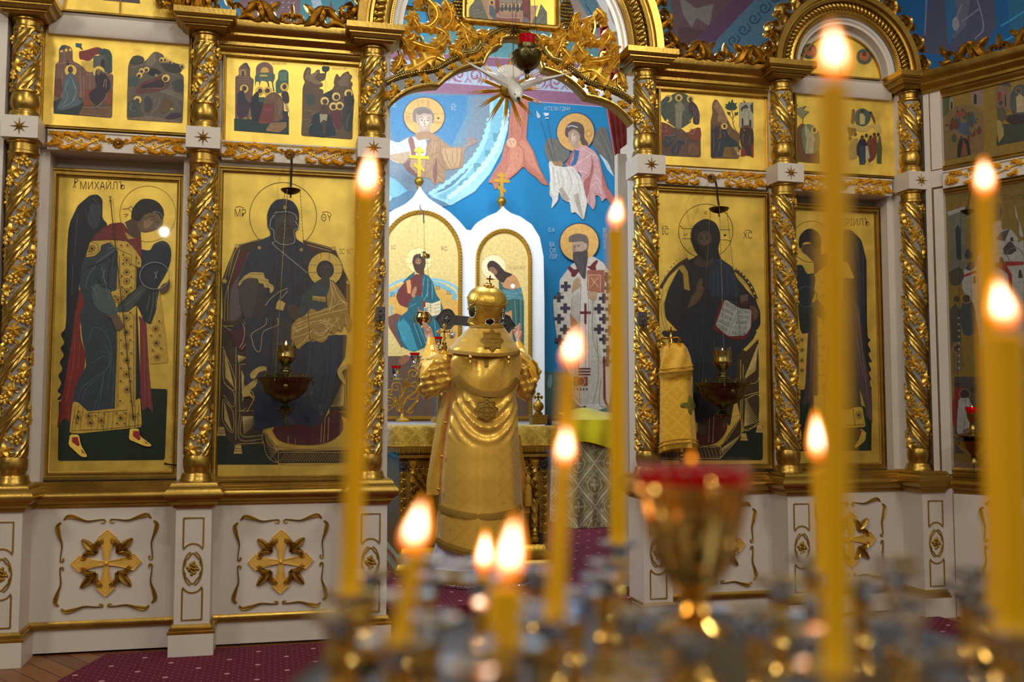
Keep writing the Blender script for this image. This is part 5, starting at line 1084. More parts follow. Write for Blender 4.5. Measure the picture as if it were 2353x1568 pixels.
# band of scroll ornament above the blue field, and the vault pictures over it
def sl(x, y): return (x, y+.073*(x-1150))
p.poly('3d7c9c', [(500, -60), (1560, -60), (1560, 200), (850, 140), (500, 120)])
p.poly('5f97a0', [sl(820, 60), sl(1480, 60), sl(1480, 133), sl(820, 133)]); p.poly('8d5f7c', [sl(820, 133), sl(1480, 133), sl(1480, 154), sl(820, 154)])
p.poly('aab6cc', [sl(820, 154), sl(1480, 154), sl(1480, 205), sl(820, 205)]); p.poly('8d5f7c', [sl(820, 200), sl(1480, 200), sl(1480, 227), sl(820, 227)])
p.line('c9b4c4', 1.5, [sl(820, 228), sl(1480, 228)], 0); p.line('c9b4c4', 1.5, [sl(820, 133), sl(1480, 133)], 0)
for i in range(15):
    x0, y0 = sl(870+i*37, 178); d = 1 if i % 2 else -1
    p.line('9a5d78', 4, [(x0+(15*(1-u*.75))*math.cos(d*u*8+1.2), y0+(17*(1-u*.75))*math.sin(d*u*8+1.2)) for u in [k/16 for k in range(17)]], 0); p.line('7fa3c4', 3, [(x0+18, y0-20), (x0+20, y0), (x0+17, y0+18)]); p.line('9a5d78', 2.5, [(x0+12, y0+19), (x0+20, y0+10), (x0+28, y0+19)])
p.poly('7c6268', '540,-40 700,-40 690,75 560,60'); p.poly('4e8c96', '690,-40 850,-40 850,90 690,90'); p.poly('a9bccc', '715,0 730,-10 742,20 722,22', 3); p.poly('7c4a62', '760,0 768,25 755,25'); p.many('2f6a9c', 3, '800,-5 785,22|790,5 800,12')
for i in range(24): p.circ('c4b0b4', 585+(i % 8)*13, -5+(i//8)*11, 1.6)
p.poly('3a9cc8', '940,0 990,0 1000,80 960,84 935,60'); p.poly('b4a49c', '1290,0 1350,0 1400,80 1330,90'); p.poly('6e93a4', '1330,0 1400,0 1420,100 1380,90'); p.many('2f6f98', 3, '950,0 960,60|975,5 985,75|1305,0 1330,70|1345,10 1390,80')
# right of the arch: rocky scene and slanting ornament band
p.poly('4f7784', '1490,-60 1600,-60 1560,140 1500,140'); p.poly('72585e', '1530,-60 1760,-60 1640,110 1560,150 1530,90 1545,30'); p.poly('8c8480', '1560,-10 1600,20 1640,8 1630,60 1600,40 1590,65 1570,35'); p.poly('64484c', '1560,60 1620,70 1600,120 1560,130'); p.poly('6c4c68', '1590,160 1620,160 1800,-20 1800,-60 1740,-60 1570,120'); p.poly('5c8298', '1625,160 1700,150 1840,10 1840,-60 1790,-60 1620,120'); p.poly('5c4468', '1700,160 1740,160 1850,60 1850,0')
for i in range(7):
    x0, y0 = 1660+i*24, 118-i*25; p.line('2c4c70', 3, [(x0+(13*(1-u*.8))*math.cos(u*8), y0+(13*(1-u*.8))*math.sin(u*8)) for u in [k/14 for k in range(15)]], 0); p.line('2c4c70', 2.5, [(x0+8, y0-14), (x0+16, y0-4), (x0+10, y0+6)])
# --- child in the glory
p.crop(885, 210, 5.807)
p.poly('557f9c', [(-60, 0), (1640, 60), (1640, 400), (1500, 900), (1200, 1350), (860, 1530), (-60, 1600)]); 
p.poly('2f7cae', '-60,60 1100,60 1090,300 1000,500 880,740 700,560 300,600 140,680 60,500 20,240', 0)
p.poly('5f88a4', '1100,60 1180,60 1160,320 1060,620 900,800 880,740 1000,500 1090,300'); p.poly('6f8598', '1180,60 1420,70 1390,420 1300,700 1100,1000 800,1280 560,1340 280,1330 60,1100 60,880 300,1000 900,800 1060,620 1160,320')
C1 = '8ccbe0'
p.poly('9ad0e4', '1400,80 1640,80 1640,500 1560,800 1400,1100 1200,1330 1000,1450 870,1530 800,1480 600,1400 640,1370 780,1330 900,1260 1080,1080 1220,870 1330,620 1390,380'); p.poly('74b4cc', '1450,120 1560,120 1580,400 1500,760 1380,960 1200,1180 1000,1330 800,1440 690,1400 800,1340 960,1240 1120,1080 1260,860 1360,640 1420,380', 2)
p.poly('5496a8', '1440,540 1500,560 1540,480 1560,620 1500,700 1440,640', 3); p.poly('5496a8', '1340,780 1440,800 1400,880 1330,860', 3); p.poly('5496a8', '1180,960 1260,960 1300,1060 1200,1080', 3); p.poly('5496a8', '1000,1200 1100,1150 1080,1260 960,1300', 3)
for i in range(30):
    a = i/29; q_ = 12+10*math.sin(i*2.7); x = 1385-150*a-620*a*a; y = 380+980*a**.85; p.circ('9ad0e4', x, y, 24+q_, 20+q_*.7, 12)
    x = 1615-110*a-640*a*a; y = 260+1150*a**.88; p.circ('b8dfea', x, y, 30+q_, 26+q_, 12)
p.poly('74b4cc', '40,1130 130,1170 240,1270 300,1330 180,1400 40,1440'); p.poly('9ad0e4', '50,1390 90,1400 80,1450 40,1480')
p.line('86a9bd', 3, '1080,60 1075,250 1000,520 890,720'); p.line('86a9bd', 3, '1160,200 1130,450 1060,600'); p.line('86a9bd', 3, '20,260 80,480 150,680')
p.circ('1d3c5e', 520, 335, 284, 262); p.circ('dca85c', 520, 333, 270, 250); p.many('7c5230', 5, '430,100 440,130 440,210|570,105 565,210|585,115 580,210|265,270 290,295 380,300|265,385 290,380 385,385|265,405 385,405|640,300 760,300 775,290|640,420 780,430|640,405 785,410'); p.text('7c4a34', 'ω', 305, 335, 80); p.text('7c4a34', 'н', 710, 352, 62); p.text('7c5230', 'о', 500, 135, 60)
p.poly('7c7068', '365,330 380,250 440,215 520,205 600,235 650,310 650,390 610,430 400,420', 3); p.poly('b39c8c', '455,480 590,480 590,560 650,600 540,660 440,640 390,590 440,530', 2); p.poly('b39c8c', '410,330 430,290 600,290 625,340 625,420 590,500 540,530 480,520 430,450', 3); p.poly('cbb8a4', '470,340 560,330 590,380 560,470 510,490 460,420', 3)
p.poly('75675e', '420,290 450,250 540,240 600,260 620,300 560,300 520,290 480,310 430,310', 3); p.many('4a3a36', 7, '465,355 490,345 515,358|550,362 575,352 598,368|530,380 520,430 545,440'); p.circ('3a302c', 488, 382, 13, 9); p.circ('3a302c', 570, 386, 13, 9); p.many('9a4c48', 8, '515,462 540,470 560,464')
p.poly('c3cdd2', '-40,640 60,650 180,690 300,620 380,600 540,640 560,700 540,860 420,860 340,860 240,960 150,960 50,900 -40,800', 0); p.poly('b59a78', '50,850 330,800 340,860 240,970 150,950 60,900'); p.many('8c98a0', 5, '60,680 200,720 250,800 180,900|200,690 280,760 260,900|100,720 160,860|420,680 430,840|500,680 490,840|60,840 150,940')
R1 = 'a07c58'
p.poly('8c5a50', '300,640 350,590 380,640 410,780 410,900 350,900 340,780'); p.poly(R1, '380,580 450,540 590,530 740,640 880,750 1020,740 1060,780 1030,1020 850,1050 800,1040 790,1230 720,1200 665,1260 600,1160 520,1150 420,1140 300,1060 240,980 340,880 560,880 540,760 600,620 440,660'); p.poly('7c5048', '240,980 340,900 520,900 520,1000 420,1140 320,1080', 0)
p.poly('a88a64', '340,900 560,900 530,1000 420,1100 330,1000'); p.poly('7c4c44', '635,1040 690,880 700,1100 670,1260 640,1160'); p.poly('b89468', '760,760 880,760 1020,750 1010,900 980,1000 860,1040 780,900')
p.many('6c4a3c', 5, '600,620 560,800 540,1000 520,1150|740,660 740,820 800,1040|800,760 830,900 900,1040|900,790 900,960|960,760 960,900 920,1020|560,700 620,660 720,660|580,880 680,820 740,800|600,980 660,940 690,880|620,700 580,860|350,640 380,860|1020,760 1000,1000|580,960 640,1000 540,1100|700,900 740,980 800,1050|700,1100 780,1170'); p.many('c8b088', 4, '640,640 600,840|680,660 650,840|760,800 860,1020|860,780 860,960|700,1150 780,1230|560,1000 640,960|350,960 520,960|350,1000 520,1000|360,1040 480,1050')
p.poly('9a8478', '1020,760 1100,700 1110,640 1160,615 1210,640 1220,690 1150,720 1100,740 1040,830', 2); p.many('5c4c48', 4, '1130,630 1215,635|1160,650 1220,650|1150,690 1225,690|1110,650 1180,680')
p.text('c4d4e0', 'ХС', 912, 228, 78, .7); p.text('c4d4e0', 'ІС', 125, 190, 70, .7); p.many('c4d4e0', 5, '885,180 912,170 940,180')
# --- seraph and angel
p.crop(1120, 210, 5.058); SE = 'b8705c'
p.poly(SE, '270,150 330,120 450,60 480,140 450,560 480,600 540,700 600,880 680,1030 715,1100 640,1080 560,1000 480,940 420,870 330,960 240,1030 160,1040 90,1155 60,1060 0,1070 60,960 160,800 200,620 240,540'); p.poly('c6826a', '240,700 300,640 380,640 420,730 400,860 300,960 180,1030 150,1020 230,880', 2); p.poly('c6826a', '350,590 440,570 500,640 560,820 620,960 540,900 460,820 420,700', 2)
p.many('95523f', 5, '200,620 250,700 240,860 150,1040|350,600 420,690 420,840|430,570 520,680 580,850 700,1090|250,660 200,800 60,1000|290,240 280,560|440,200 400,540|60,960 100,1000|420,840 520,960 640,1060'); p.many('dba08a', 3, '300,700 280,860 200,1000|340,680 340,860|380,700 380,840|480,640 560,860 640,1000|220,720 160,900|460,660 500,800'); p.circ('d9a888', 282, 598, 56, 58); p.many('5c3026', 4, '248,578 268,574|292,580 312,582|276,590 270,612 282,614|268,632 290,634'); p.circ('3a2018', 262, 586, 6, 4); p.circ('3a2018', 302, 590, 6, 4)
p.poly('6a6864', '665,700 670,600 720,540 800,560 960,690 900,820 750,860 700,800', 2); p.poly('6a6864', '1220,620 1260,480 1310,420 1380,430 1420,560 1480,760 1480,960 1420,900 1300,740', 2); p.poly('b8d0dc', '1290,720 1340,760 1400,820 1460,960 1480,1000 1400,920 1340,800'); p.many('4a4844', 5, '700,600 720,720 780,800|760,570 860,720|1290,480 1400,740 1470,900|1330,440 1440,700'); p.many('88867c', 4, '730,600 780,740|1270,560 1380,760|1350,500 1460,800')
p.circ('1d3c5e', 1025, 475, 226, 230); p.circ('d3a35c', 1025, 475, 216, 220)
p.poly('5c4a44', '900,480 910,430 945,380 1000,350 1080,370 1125,430 1130,540 1170,600 1160,640 1100,620 1070,560 1050,640 960,560 910,520', 3); p.poly('ae9482', '940,480 1000,440 1060,480 1080,540 1060,600 1090,680 1030,700 1000,640 960,600 940,540', 2); p.poly('c8b09a', '960,500 1010,480 1030,560 1000,610 970,580', 2); p.many('40302c', 5, '955,505 980,495|1000,500 1025,490|970,520 965,560 985,565|985,590 1005,588'); p.circ('2c2220', 1010, 512, 8, 5); p.circ('2c2220', 968, 516, 6, 5); p.line('c4d4dc', 9, '930,415 980,400 1050,420')
p.poly('c89a9c', '900,860 1000,680 1130,620 1250,700 1300,780 1330,920 1400,1130 1500,1260 1430,1310 1380,1230 1330,1290 1310,1220 1250,1200 1260,1290 1235,1385 1185,1320 1120,1250 1100,1100 1090,960 960,880', 0); p.poly('a8625e', '900,860 990,700 1020,660 960,860'); p.poly('3c6298', '1010,680 1070,690 1050,800 1020,860 960,870 1000,780'); p.poly('a8625e', '1120,1040 1200,960 1220,760 1240,900 1200,1040 1160,1260 1120,1230'); p.poly('b8706a', '1330,920 1400,1130 1500,1260 1430,1310 1380,1230 1330,1100')
p.many('e4c8c8', 6, '1100,660 1200,720 1260,740|1010,880 1100,800 1200,740|1240,960 1330,1080|1220,1100 1280,1060 1330,1200|1050,920 1150,940'); p.many('8c4a4a', 5, '1210,740 1210,900 1110,1020|1290,780 1330,960 1400,1140|1180,1080 1190,1300|1240,1180 1330,1210')
p.poly('d2cfc6', '710,830 740,800 770,860 880,880 990,870 1080,980 1130,1160 1160,1290 1120,1500 1020,1400 975,1420 960,1290 870,1250 830,1160 820,1270 740,1370 760,1250 720,1200 730,1000', 0); p.poly('a9a08c', '830,1140 870,1110 960,1260 930,1290 870,1250'); p.poly('a9a08c', '1010,1200 1060,1180 1080,1300 1120,1500 1050,1380'); p.many('a49c88', 6, '760,880 780,1060 770,1140|840,890 880,1060 870,1200|920,890 980,1050 940,1200|980,900 1060,1040 1080,1200|800,900 840,1100|720,1060 740,1200 800,1230|1000,1200 1040,1330'); p.many('efece2', 5, '800,900 800,1060|890,900 920,1080|960,930 1020,1100|1080,1040 1110,1240|740,860 750,1040')
p.poly('9c7858', '750,820 850,810 890,850 870,875 780,865'); p.many('3c3c44', 5, '620,340 700,600 770,810|700,340 740,560 795,800'); p.poly('a9bcc8', '570,220 620,290 600,320 575,300'); p.poly('c4ccd0', '650,250 710,250 715,280 670,290'); p.poly('c4ccd0', '665,320 690,300 720,315'); p.text('b4c8d8', 'АГГЕЛИ ГДНИ', 810, 205, 66, .66); p.ring('8c6a48', 1175, 490, 34, 4)
# --- standing bishop saint
p.crop(1240, 500, 3.267); p.poly('4a6a68', '30,1160 560,1160 560,1530 30,1530'); p.poly('5c3444', '30,1512 560,1512 560,1540 30,1540'); p.poly('40706e', '240,1440 400,1420 560,1400 560,1512 240,1512', 0)
p.circ('1d3c5e', 298, 188, 152, 150); p.circ('e0b060', 298, 188, 144, 141); p.many('3c5c58', 3, '60,1480 50,1400 70,1300|110,1490 100,1380 120,1280|80,1480 60,1440 45,1460'); p.poly('7ea0ac', '65,1200 85,1180 95,1230 80,1280 60,1260', 3)
CR = 'cfc6b8'
p.poly(CR, '180,430 240,350 310,320 400,290 480,340 520,400 560,420 560,1150 540,1300 520,1420 440,1450 300,1420 250,1370 230,1200 170,1060 130,900 110,760 100,620 150,560 150,470'); p.poly('bdb5a8', '235,600 300,560 420,600 430,900 470,1040 480,1400 300,1400 250,1340 260,1100 230,860'); p.poly('d6cec2', '300,480 380,480 380,1130 300,1130')
for x, y in ((196, 518), (144, 600), (192, 682), (146, 762), (190, 842), (150, 920), (482, 608), (446, 686), (484, 762), (446, 840), (484, 916), (505, 450), (515, 530), (530, 690), (530, 850), (515, 1000), (510, 1080)):
    c = '3e3848' if y != 920 else '5c3a40'; p.poly(c, [(x-14, y-38), (x+14, y-38), (x+14, y+38), (x-14, y+38)]); p.poly(c, [(x-38, y-13), (x+38, y-13), (x+38, y+13), (x-38, y+13)])
p.poly('6c2430', '205,380 225,360 260,395 285,380 300,400 260,450 235,440 240,420'); p.poly('6c2430', '350,360 375,370 400,340 430,315 440,330 415,370 430,390 400,400 370,385')
for q in ('335,645 352,645 352,800 335,800', '300,705 385,705 385,725 300,725', '288,1130 382,1130 382,1142 288,1142', '288,1152 382,1152 382,1164 288,1164', '288,1174 382,1174 382,1186 288,1186'): p.poly('6c2430', q)
p.poly('6c2430', '475,1040 492,1040 498,1380 515,1400 512,1420 490,1400 478,1360'); p.poly('8c4034', '252,1195 360,1195 362,1265 252,1265'); p.ring('d8c8a0', 306, 1230, 34, 3); p.many('8c8070', 4, '310,500 300,800 290,1130|345,800 345,1120|365,500 370,1130|400,600 400,900 460,1100|430,900 440,1200 400,1400|250,1330 300,1380|300,1300 300,1400|460,1200 450,1400 520,1420|120,600 180,560|240,620 230,900')
for x in range(258, 362, 24): p.circ('5c4438', x, 1290, 7, 10)
p.poly('9c5c4c', '356,395 487,395 487,565 400,560 356,545'); p.poly('a86a4c', '362,428 460,428 460,560 362,545'); p.many('d8b898', 4, '362,432 458,432|366,432 366,545|456,432 456,555|385,450 440,520|440,450 385,520'); p.poly('b89878', '360,560 400,555 430,565 428,610 400,622 362,600', 2); p.poly('b89878', '255,470 300,450 308,500 290,530 262,540 245,570 240,545', 2)
p.poly('6c5e5a', '218,180 222,145 260,125 310,122 355,140 368,190 360,240 340,250 330,200 290,180 240,185', 3); p.poly('b39a84', '245,190 320,180 350,210 340,260 300,280 250,270', 2); p.circ('b39a84', 345, 215, 12, 20); p.poly('4e464a', '250,262 280,255 320,255 355,240 362,300 350,380 345,455 325,455 300,420 270,360 250,310', 2); p.many('3a302e', 4, '250,215 272,208|282,212 305,202|262,225 256,250 272,252'); p.circ('2c2220', 264, 222, 5, 4); p.circ('2c2220', 292, 217, 5, 4); p.many('726a70', 3, '280,290 300,360 320,430|310,290 330,400|265,300 285,350')
p.poly('3c2830', '285,1460 300,1430 345,1412 350,1425 310,1455'); p.poly('a87858', '225,720 290,790 240,830')
p.text('b4c8d8', 'О', 75, 95, 44, .7); p.text('b4c8d8', 'А', 102, 95, 44, .7)
for i, w in enumerate(('ВА', 'СИ', 'ЛІЙ')): p.text('b4c8d8', w, 92+i*5, 205+i*45, 50, .62)
for i, w in enumerate(('ВЕ', 'ЛИ', 'КІ', 'Й')): p.text('b4c8d8', w, 490, 98+i*42, 44, .55)
f = p.done('fresco', WBK, ('paint', 'leaf'))
PR = Pl((4.4, 0, 0), (0, -1, 0), (-1, 0, 0)); p = Paint(PR, .002)
p.poly('1c5480', '1990,-60 2420,-60 2420,190 1990,190'); p.poly('4a4858', '2110,120 2130,40 2140,-60 2280,-60 2290,60 2260,110 2200,130'); p.poly('5f5c68', '2190,-40 2230,0 2220,60 2190,90 2180,40'); p.poly('2f5c78', '2165,-60 2190,-60 2200,60 2180,110'); p.many('7c7886', 3, '2130,-20 2125,80|2240,-20 2260,60 2240,90|2210,10 2190,60|2250,20 2210,50'); p.circ('8a8484', 2196, 55, 8, 16); p.poly('27607c', '2310,-60 2353,-60 2380,100 2320,60'); p.many('3a8ab0', 4, '2300,60 2380,10|2300,100 2400,40')
p.done('fresco', WRT)

# ------------------------------------------------------------ white icon case behind the altar
t = thing('icon_case', 'white double ogee icon case with two arched icons and gold crosses, against the blue wall', 'icon case', tuple(front(3.9).pt(1080, 970)))
f39 = front(3.9); F = Fr((0, 3.9, 0), (1, 0, 0), (0, 0, 1), (0, -1, 0))
rt = [(965, 428), (972, 440), (985, 456), (1010, 472), (1034, 488), (1055, 508), (1072, 528), (1083, 530)]
lf = [(848, 528), (862, 512), (880, 498), (905, 482), (930, 470), (948, 455), (958, 440)]
r2 = [(1096, 512), (1122, 496), (1140, 489), (1150, 481), (1156, 474), (1162, 481), (1174, 490), (1196, 498), (1222, 516), (1240, 545), (1249, 590), (1251, 700)]
P = [f39.uv(*q) for q in lf+rt+r2]; u1 = P[-1][0]; u0 = P[0][0]
P = P+[(u1, .17), (u0, .17)]; b = MB(); b.slab(F, P, -.16, 0); b.build('case', 'whiteb', t, ang=.5)
def arched(cx_, rx, ytop, ysp, ybot, n=20): 
    P = [f39.uv(cx_+rx*math.cos(PI*i/n), ysp-(ysp-ytop)*math.sin(PI*i/n)) for i in range(n+1)]
    uL, uR = P[-1][0], P[0][0]; zb = f39.uv(cx_, ybot)[1]; return P+[(uL, zb), (uR, zb)]
for k, (cx_, rx, yt, ys, yb) in enumerate(((967, 92, 486, 592, 963), (1157, 62, 529, 600, 963))):
    P = arched(cx_, rx, yt, ys, yb); b = MB(); b.sweep(F, P, [(-.012, 0), (-.012, .018), (-.004, .024), (.02, .022), (.026, .012), (.026, .002)], True)
    for (x0, y0), (x1, y1) in zip(P, P[1:]+P[:1]):
        m = max(1, int(math.hypot(x1-x0, y1-y0)/.026))
        for q in range(m): b.ball(F.p(x0+(x1-x0)*(q+.5)/m, y0+(y1-y0)*(q+.5)/m, .024), .009, 6, 4)
    b.build('arched_frame', 'goldm', t)
    p = Paint(front(3.9), .002)
    Q = [(cx_+rx*math.cos(PI*i/20), ys-(ys-yt)*math.sin(PI*i/20)) for i in range(21)]+[(cx_-rx, yb), (cx_+rx, yb)]; p.poly('dcc47c', Q)
    if k == 0:
        p.crop(880, 470, 4.24); p.poly('5f4a3a', '20,1478 760,1478 760,2080 20,2080')  # brown foot: lower picture with the dark glass reflection painted in
        p.poly('d8a850', '40,830 250,750 520,760 700,860 745,1000 745,1300 600,1450 200,1350 40,1100')
        p.line('7cb0c0', 44, '20,905 130,845 260,790 500,770 640,830 700,880 690,930'); p.line('86bccc', 26, '20,820 180,740 380,725 560,740 700,800 745,860'); p.line('7cb0c0', 22, '80,980 85,1080')
        p.circ('ecdc98', 348, 545, 130, 118); p.ring('b08c40', 348, 545, 124, 3); p.many('a08040', 3, '320,430 325,480|380,430 375,480|222,515 285,520|222,578 290,575|410,518 475,515|410,575 475,572')
        p.poly('74463e', '40,1100 130,1060 230,1100 300,1300 180,1400 60,1200', 0); p.poly('6f2f2c', '210,760 300,680 400,680 420,760 380,900 290,880 300,1000 240,1010 160,980 125,900 150,830', 0); p.poly('1f5a66', '190,760 260,690 310,655 300,700 230,760'); p.poly('1f5f6e', '380,670 440,690 490,760 520,880 560,930 600,1060 560,1200 560,1310 400,1400 300,1440 200,1400 140,1280 120,1160 180,1080 240,1040 250,960 320,880 380,900', 0)
        p.poly('3a8ca0', '150,1160 200,1110 260,1180 340,1420 260,1430 180,1320', 0); p.many('6cb8c8', 4, '160,1120 150,1200 220,1330|400,720 380,900|440,720 430,900|480,760 480,920|300,1160 380,1380|340,1150 420,1360|260,1000 330,960|380,960 440,860|500,1120 520,1300'); p.many('164450', 4, '420,700 400,900|460,740 460,940|320,1180 400,1400|380,1100 460,1300|250,1100 300,1200')
        p.poly('d89c58', '225,745 265,730 275,800 270,870 240,865'); p.poly('4a2c22', '285,560 300,500 350,480 400,500 418,570 400,640 400,690 340,670 310,640', 2); p.face(345, 560, 38, '8c6448', '3a241a', 0, '4a2e22', '4a2c22', 'ac8058'); p.poly('ac7c58', '275,880 290,830 320,800 330,830 310,880 285,900', 2)
        p.poly('7a3a34', '382,935 415,940 415,1060 382,1060'); p.poly('dcd0a4', '415,955 480,965 562,935 562,1070 480,1090 415,1070'); p.many('7c6a4c', 4, '430,980 475,985|430,1000 475,1010|430,1030 475,1036|500,985 550,970|500,1020 550,1000|500,1055 550,1035'); p.text('8c3c2c', 'ХС', 595, 432, 56, .8); p.text('8c7c4c', 'ІС', 100, 420, 50, .8); p.poly('8c5a40', '140,1530 200,1470 260,1480 240,1540 180,1568', 2); p.poly('a07040', '280,1560 360,1540 420,1620 400,1700'); p.text('3c5c6c', '22', 535, 812, 50); p.text('3c5c6c', '22', 640, 860, 50); p.text('3c5c6c', '22', 95, 880, 50)
    else:
        p.crop(1080, 490, 4.48); p.poly('5f4a3a', '60,1480 640,1480 640,2110 60,2110'); p.circ('ecdfb0', 243, 555, 126, 128); p.ring('b08c40', 243, 555, 126, 3)  # brown foot here also holds the painted glass reflection
        p.poly('2f5a54', '295,690 340,740 500,760 540,820 556,920 556,1400 440,1400 430,1000 330,1040 300,800', 0); p.poly('c08a58', '330,740 360,680 400,630 470,640 510,720 520,770 440,790 350,770', 0); p.poly('c08a58', '330,1040 430,1000 440,1300 380,1200 330,1100'); p.poly('4c808a', '330,780 440,790 530,760 545,900 440,880 360,900'); p.many('7cacac', 4, '350,800 440,830 540,800|370,850 460,860|460,900 480,1200|520,900 530,1300|340,900 440,880'); p.many('1f403c', 4, '400,920 350,1020|500,880 500,1300|450,760 540,860')
        p.poly('33221c', '175,540 195,500 240,490 300,530 360,600 440,630 380,665 340,720 290,690 250,640 230,610 190,590', 2); p.poly('8c6448', '190,565 240,555 280,600 270,640 240,625 210,600', 2); p.poly('3c2a24', '250,640 290,620 340,660 330,715 290,690'); p.many('2a1812', 4, '205,575 225,568|230,585 250,580'); p.text('b07a50', 'ОА ІѠА ПРД', 478, 565, 46, .62); p.circ('e8f0f0', 440, 752, 24)
    p.done('arched_icon', t)
def ortho_cross(b, F, h, w, th, r=.0):
    b.box(-w, w, 0, h, -th, th, F)
    for k_, q_ in ((.32, .60), (.16, .82)): b.box(-h*k_, -w, h*q_, h*q_+2*w, -th, th, F); b.box(w, h*k_, h*q_, h*q_+2*w, -th, th, F)
    b.slab(F, [(-h*.17, h*.27+h*.08), (-w, h*.27+h*.0), (-w, h*.27+2.4*w+h*.0), (-h*.17, h*.27+h*.08+2.2*w)], -th, th); b.slab(F, [(w, h*.27-h*.02), (h*.17, h*.27-h*.10), (h*.17, h*.27-h*.10+2.2*w), (w, h*.27-h*.02+2.2*w)], -th, th)
for x, yb, s in ((965, 428, 1), (1156, 474, .82)):
    u, z = f39.uv(x, yb); b = MB(); b.lathe([(.012, -.02), (.02, 0), (.022, .012), (.016, .02), (.034, .034), (.046, .056), (.046, .07), (.034, .094), (.012, .106)], (u, 3.97, z), 20); ortho_cross(b, Fr((u, 3.97, z+.10), (1, 0, 0), (0, 0, 1), (0, -1, 0)), .30*s, .016, .010); b.build('cross_finial', 'goldm', t)
# small lamp hung before the case
def chainpts(a, c, n): return [Vector(a).lerp(Vector(c), i/n) for i in range(n+1)]
def chain(b, a, c, r=.0026):
    L = (Vector(c)-Vector(a)).length; n = max(4, int(L/.009)); b.tube(chainpts(a, c, n), [r*(1 if i % 2 else .35) for i in range(n+1)], 5)
t = thing('hanging_oil_lamp', 'small gilt hanging oil lamp with curled handles above the left raised hand', 'lamp', tuple(front(2.6).pt(971, 735)))
g = front(2.6); q = lambda x, y, o=0.: g.pt(x, y, o); c = q(971, 735)
b = MB(); b.lathe([(.01, -.07), (.02, -.065), (.012, -.05), (.03, -.035), (.055, -.01), (.062, .02), (.05, .05), (.055, .06), (.045, .065)], c, 20)
for k in range(3):
    a = PI*2*k/3+.3; d = Vector((math.cos(a), math.sin(a), 0)); b.tube([c+d*(.055+.03*math.sin(PI*i/8))+Vector((0, 0, -.03+.085*i/8)) for i in range(9)], .006, 6)
b.build('bowl', 'brassb', t)
b = MB(); b.lathe([(.03, .05), (.042, .085), (.045, .10), (.04, .10), (.036, .07)], c, 16); b.build('glass_cup', 'clear', t)
b = MB()
top = q(975, 590)
for k in range(3): a = PI*2*k/3+.3; d = Vector((math.cos(a), math.sin(a), 0)); chain(b, c+d*.075+Vector((0, 0, .06)), top+d*.025)
chain(b, top, q(974, 510)); b.build('chain', 'brass', t)
b = MB(); b.lathe([(.045, -.012), (.048, 0), (.045, .018), (.02, .03), (.008, .045)], top, 18); b.build('chain_cap', 'brassb', t)
b = MB(); g2 = front(3.6); b.tube([front(3.88).pt(965, 472), front(3.7).pt(966, 480), front(3.2).pt(973, 487), front(2.6).pt(974, 512)], .006, 6); b.build('bracket', 'dark', t)

# ------------------------------------------------------------ altar table
AF = Fr((0, 1.1, 0), (1, 0, 0), (0, 0, 1), (0, -1, 0))
t = thing('altar_table', 'carved golden altar table with twisted corner columns behind the person', 'altar', (0, 1.55, FL2))
b = MB(); b.box(-.50, .50, 1.16, 1.95, .28, 1.06); b.build('body', 'goldm', t, smooth=False)
b = MB()
boxring(b, 0, 1.10, 2.0, .50, [(-.02, .17), (.03, .17), (.03, .20), (.02, .21), (.012, .235), (.02, .25), (.02, .275), (.005, .285), (-.01, .30), (-.02, .335), (-.05, .34), (-.05, .17)]); b.build('stepped_plinth', 'goldb', t)
b = MB(); boxring(b, 0, 1.13, 1.98, .49, [(-.03, .90), (.0, .90), (.01, .915), (.02, .92), (.02, .94), (-.03, .95)]); b.build('cornice', 'gold', t)
for s in (-1, 1):
    for z0_ in (.375, .865): 
        b = MB(); b.box(s*.475-.028, s*.475+.028, 1.105, 1.12, z0_-.032, z0_+.032); 
        for k in range(4): b.vleaf(Fr((s*.475, 1.105, z0_), (1, 0, 0), (0, 0, 1), (0, -1, 0)).sub(0, 0, k*.39), .026, .012, 4)
        b.build('corner_rosette', 'carved_dark', t)
b = MB()
for s in (-1, 1):
    b.box(s*.475-.03, s*.475+.03, 1.108, 1.12, .41, .83)
    for z in [.435+.062*i for i in range(7)]:
        G = AF.sub(s*.475, z, 0, 1, 1, -.008+.001); b.tube([G.p(.021*math.cos(a), .027*math.sin(a), .004) for a in [2*PI*i/12 for i in range(13)]], .0035, 5); b.vleaf(G, .019, .012, 6)
        for q in (-1, 1): b.ball(G.p(q*.027, .031, .002), .004, 5, 4)
    for q in range(28): b.ball((s*.475-.034, 1.106, .41+.015*q), .004, 5, 4)
for i in range(24):
    x = -.43+.86*i/23; G = Fr((x, 1.118, .865), (1, 0, 0), (0, 0, 1), (0, -1, 0)); b.tube([G.p(.014*math.cos(a), .018*math.sin(a), .003) for a in [2*PI*j/10 for j in range(11)]], .003, 5); b.vleaf(G, .014, .01, 4)
b.build('relief_band', 'gold', t)
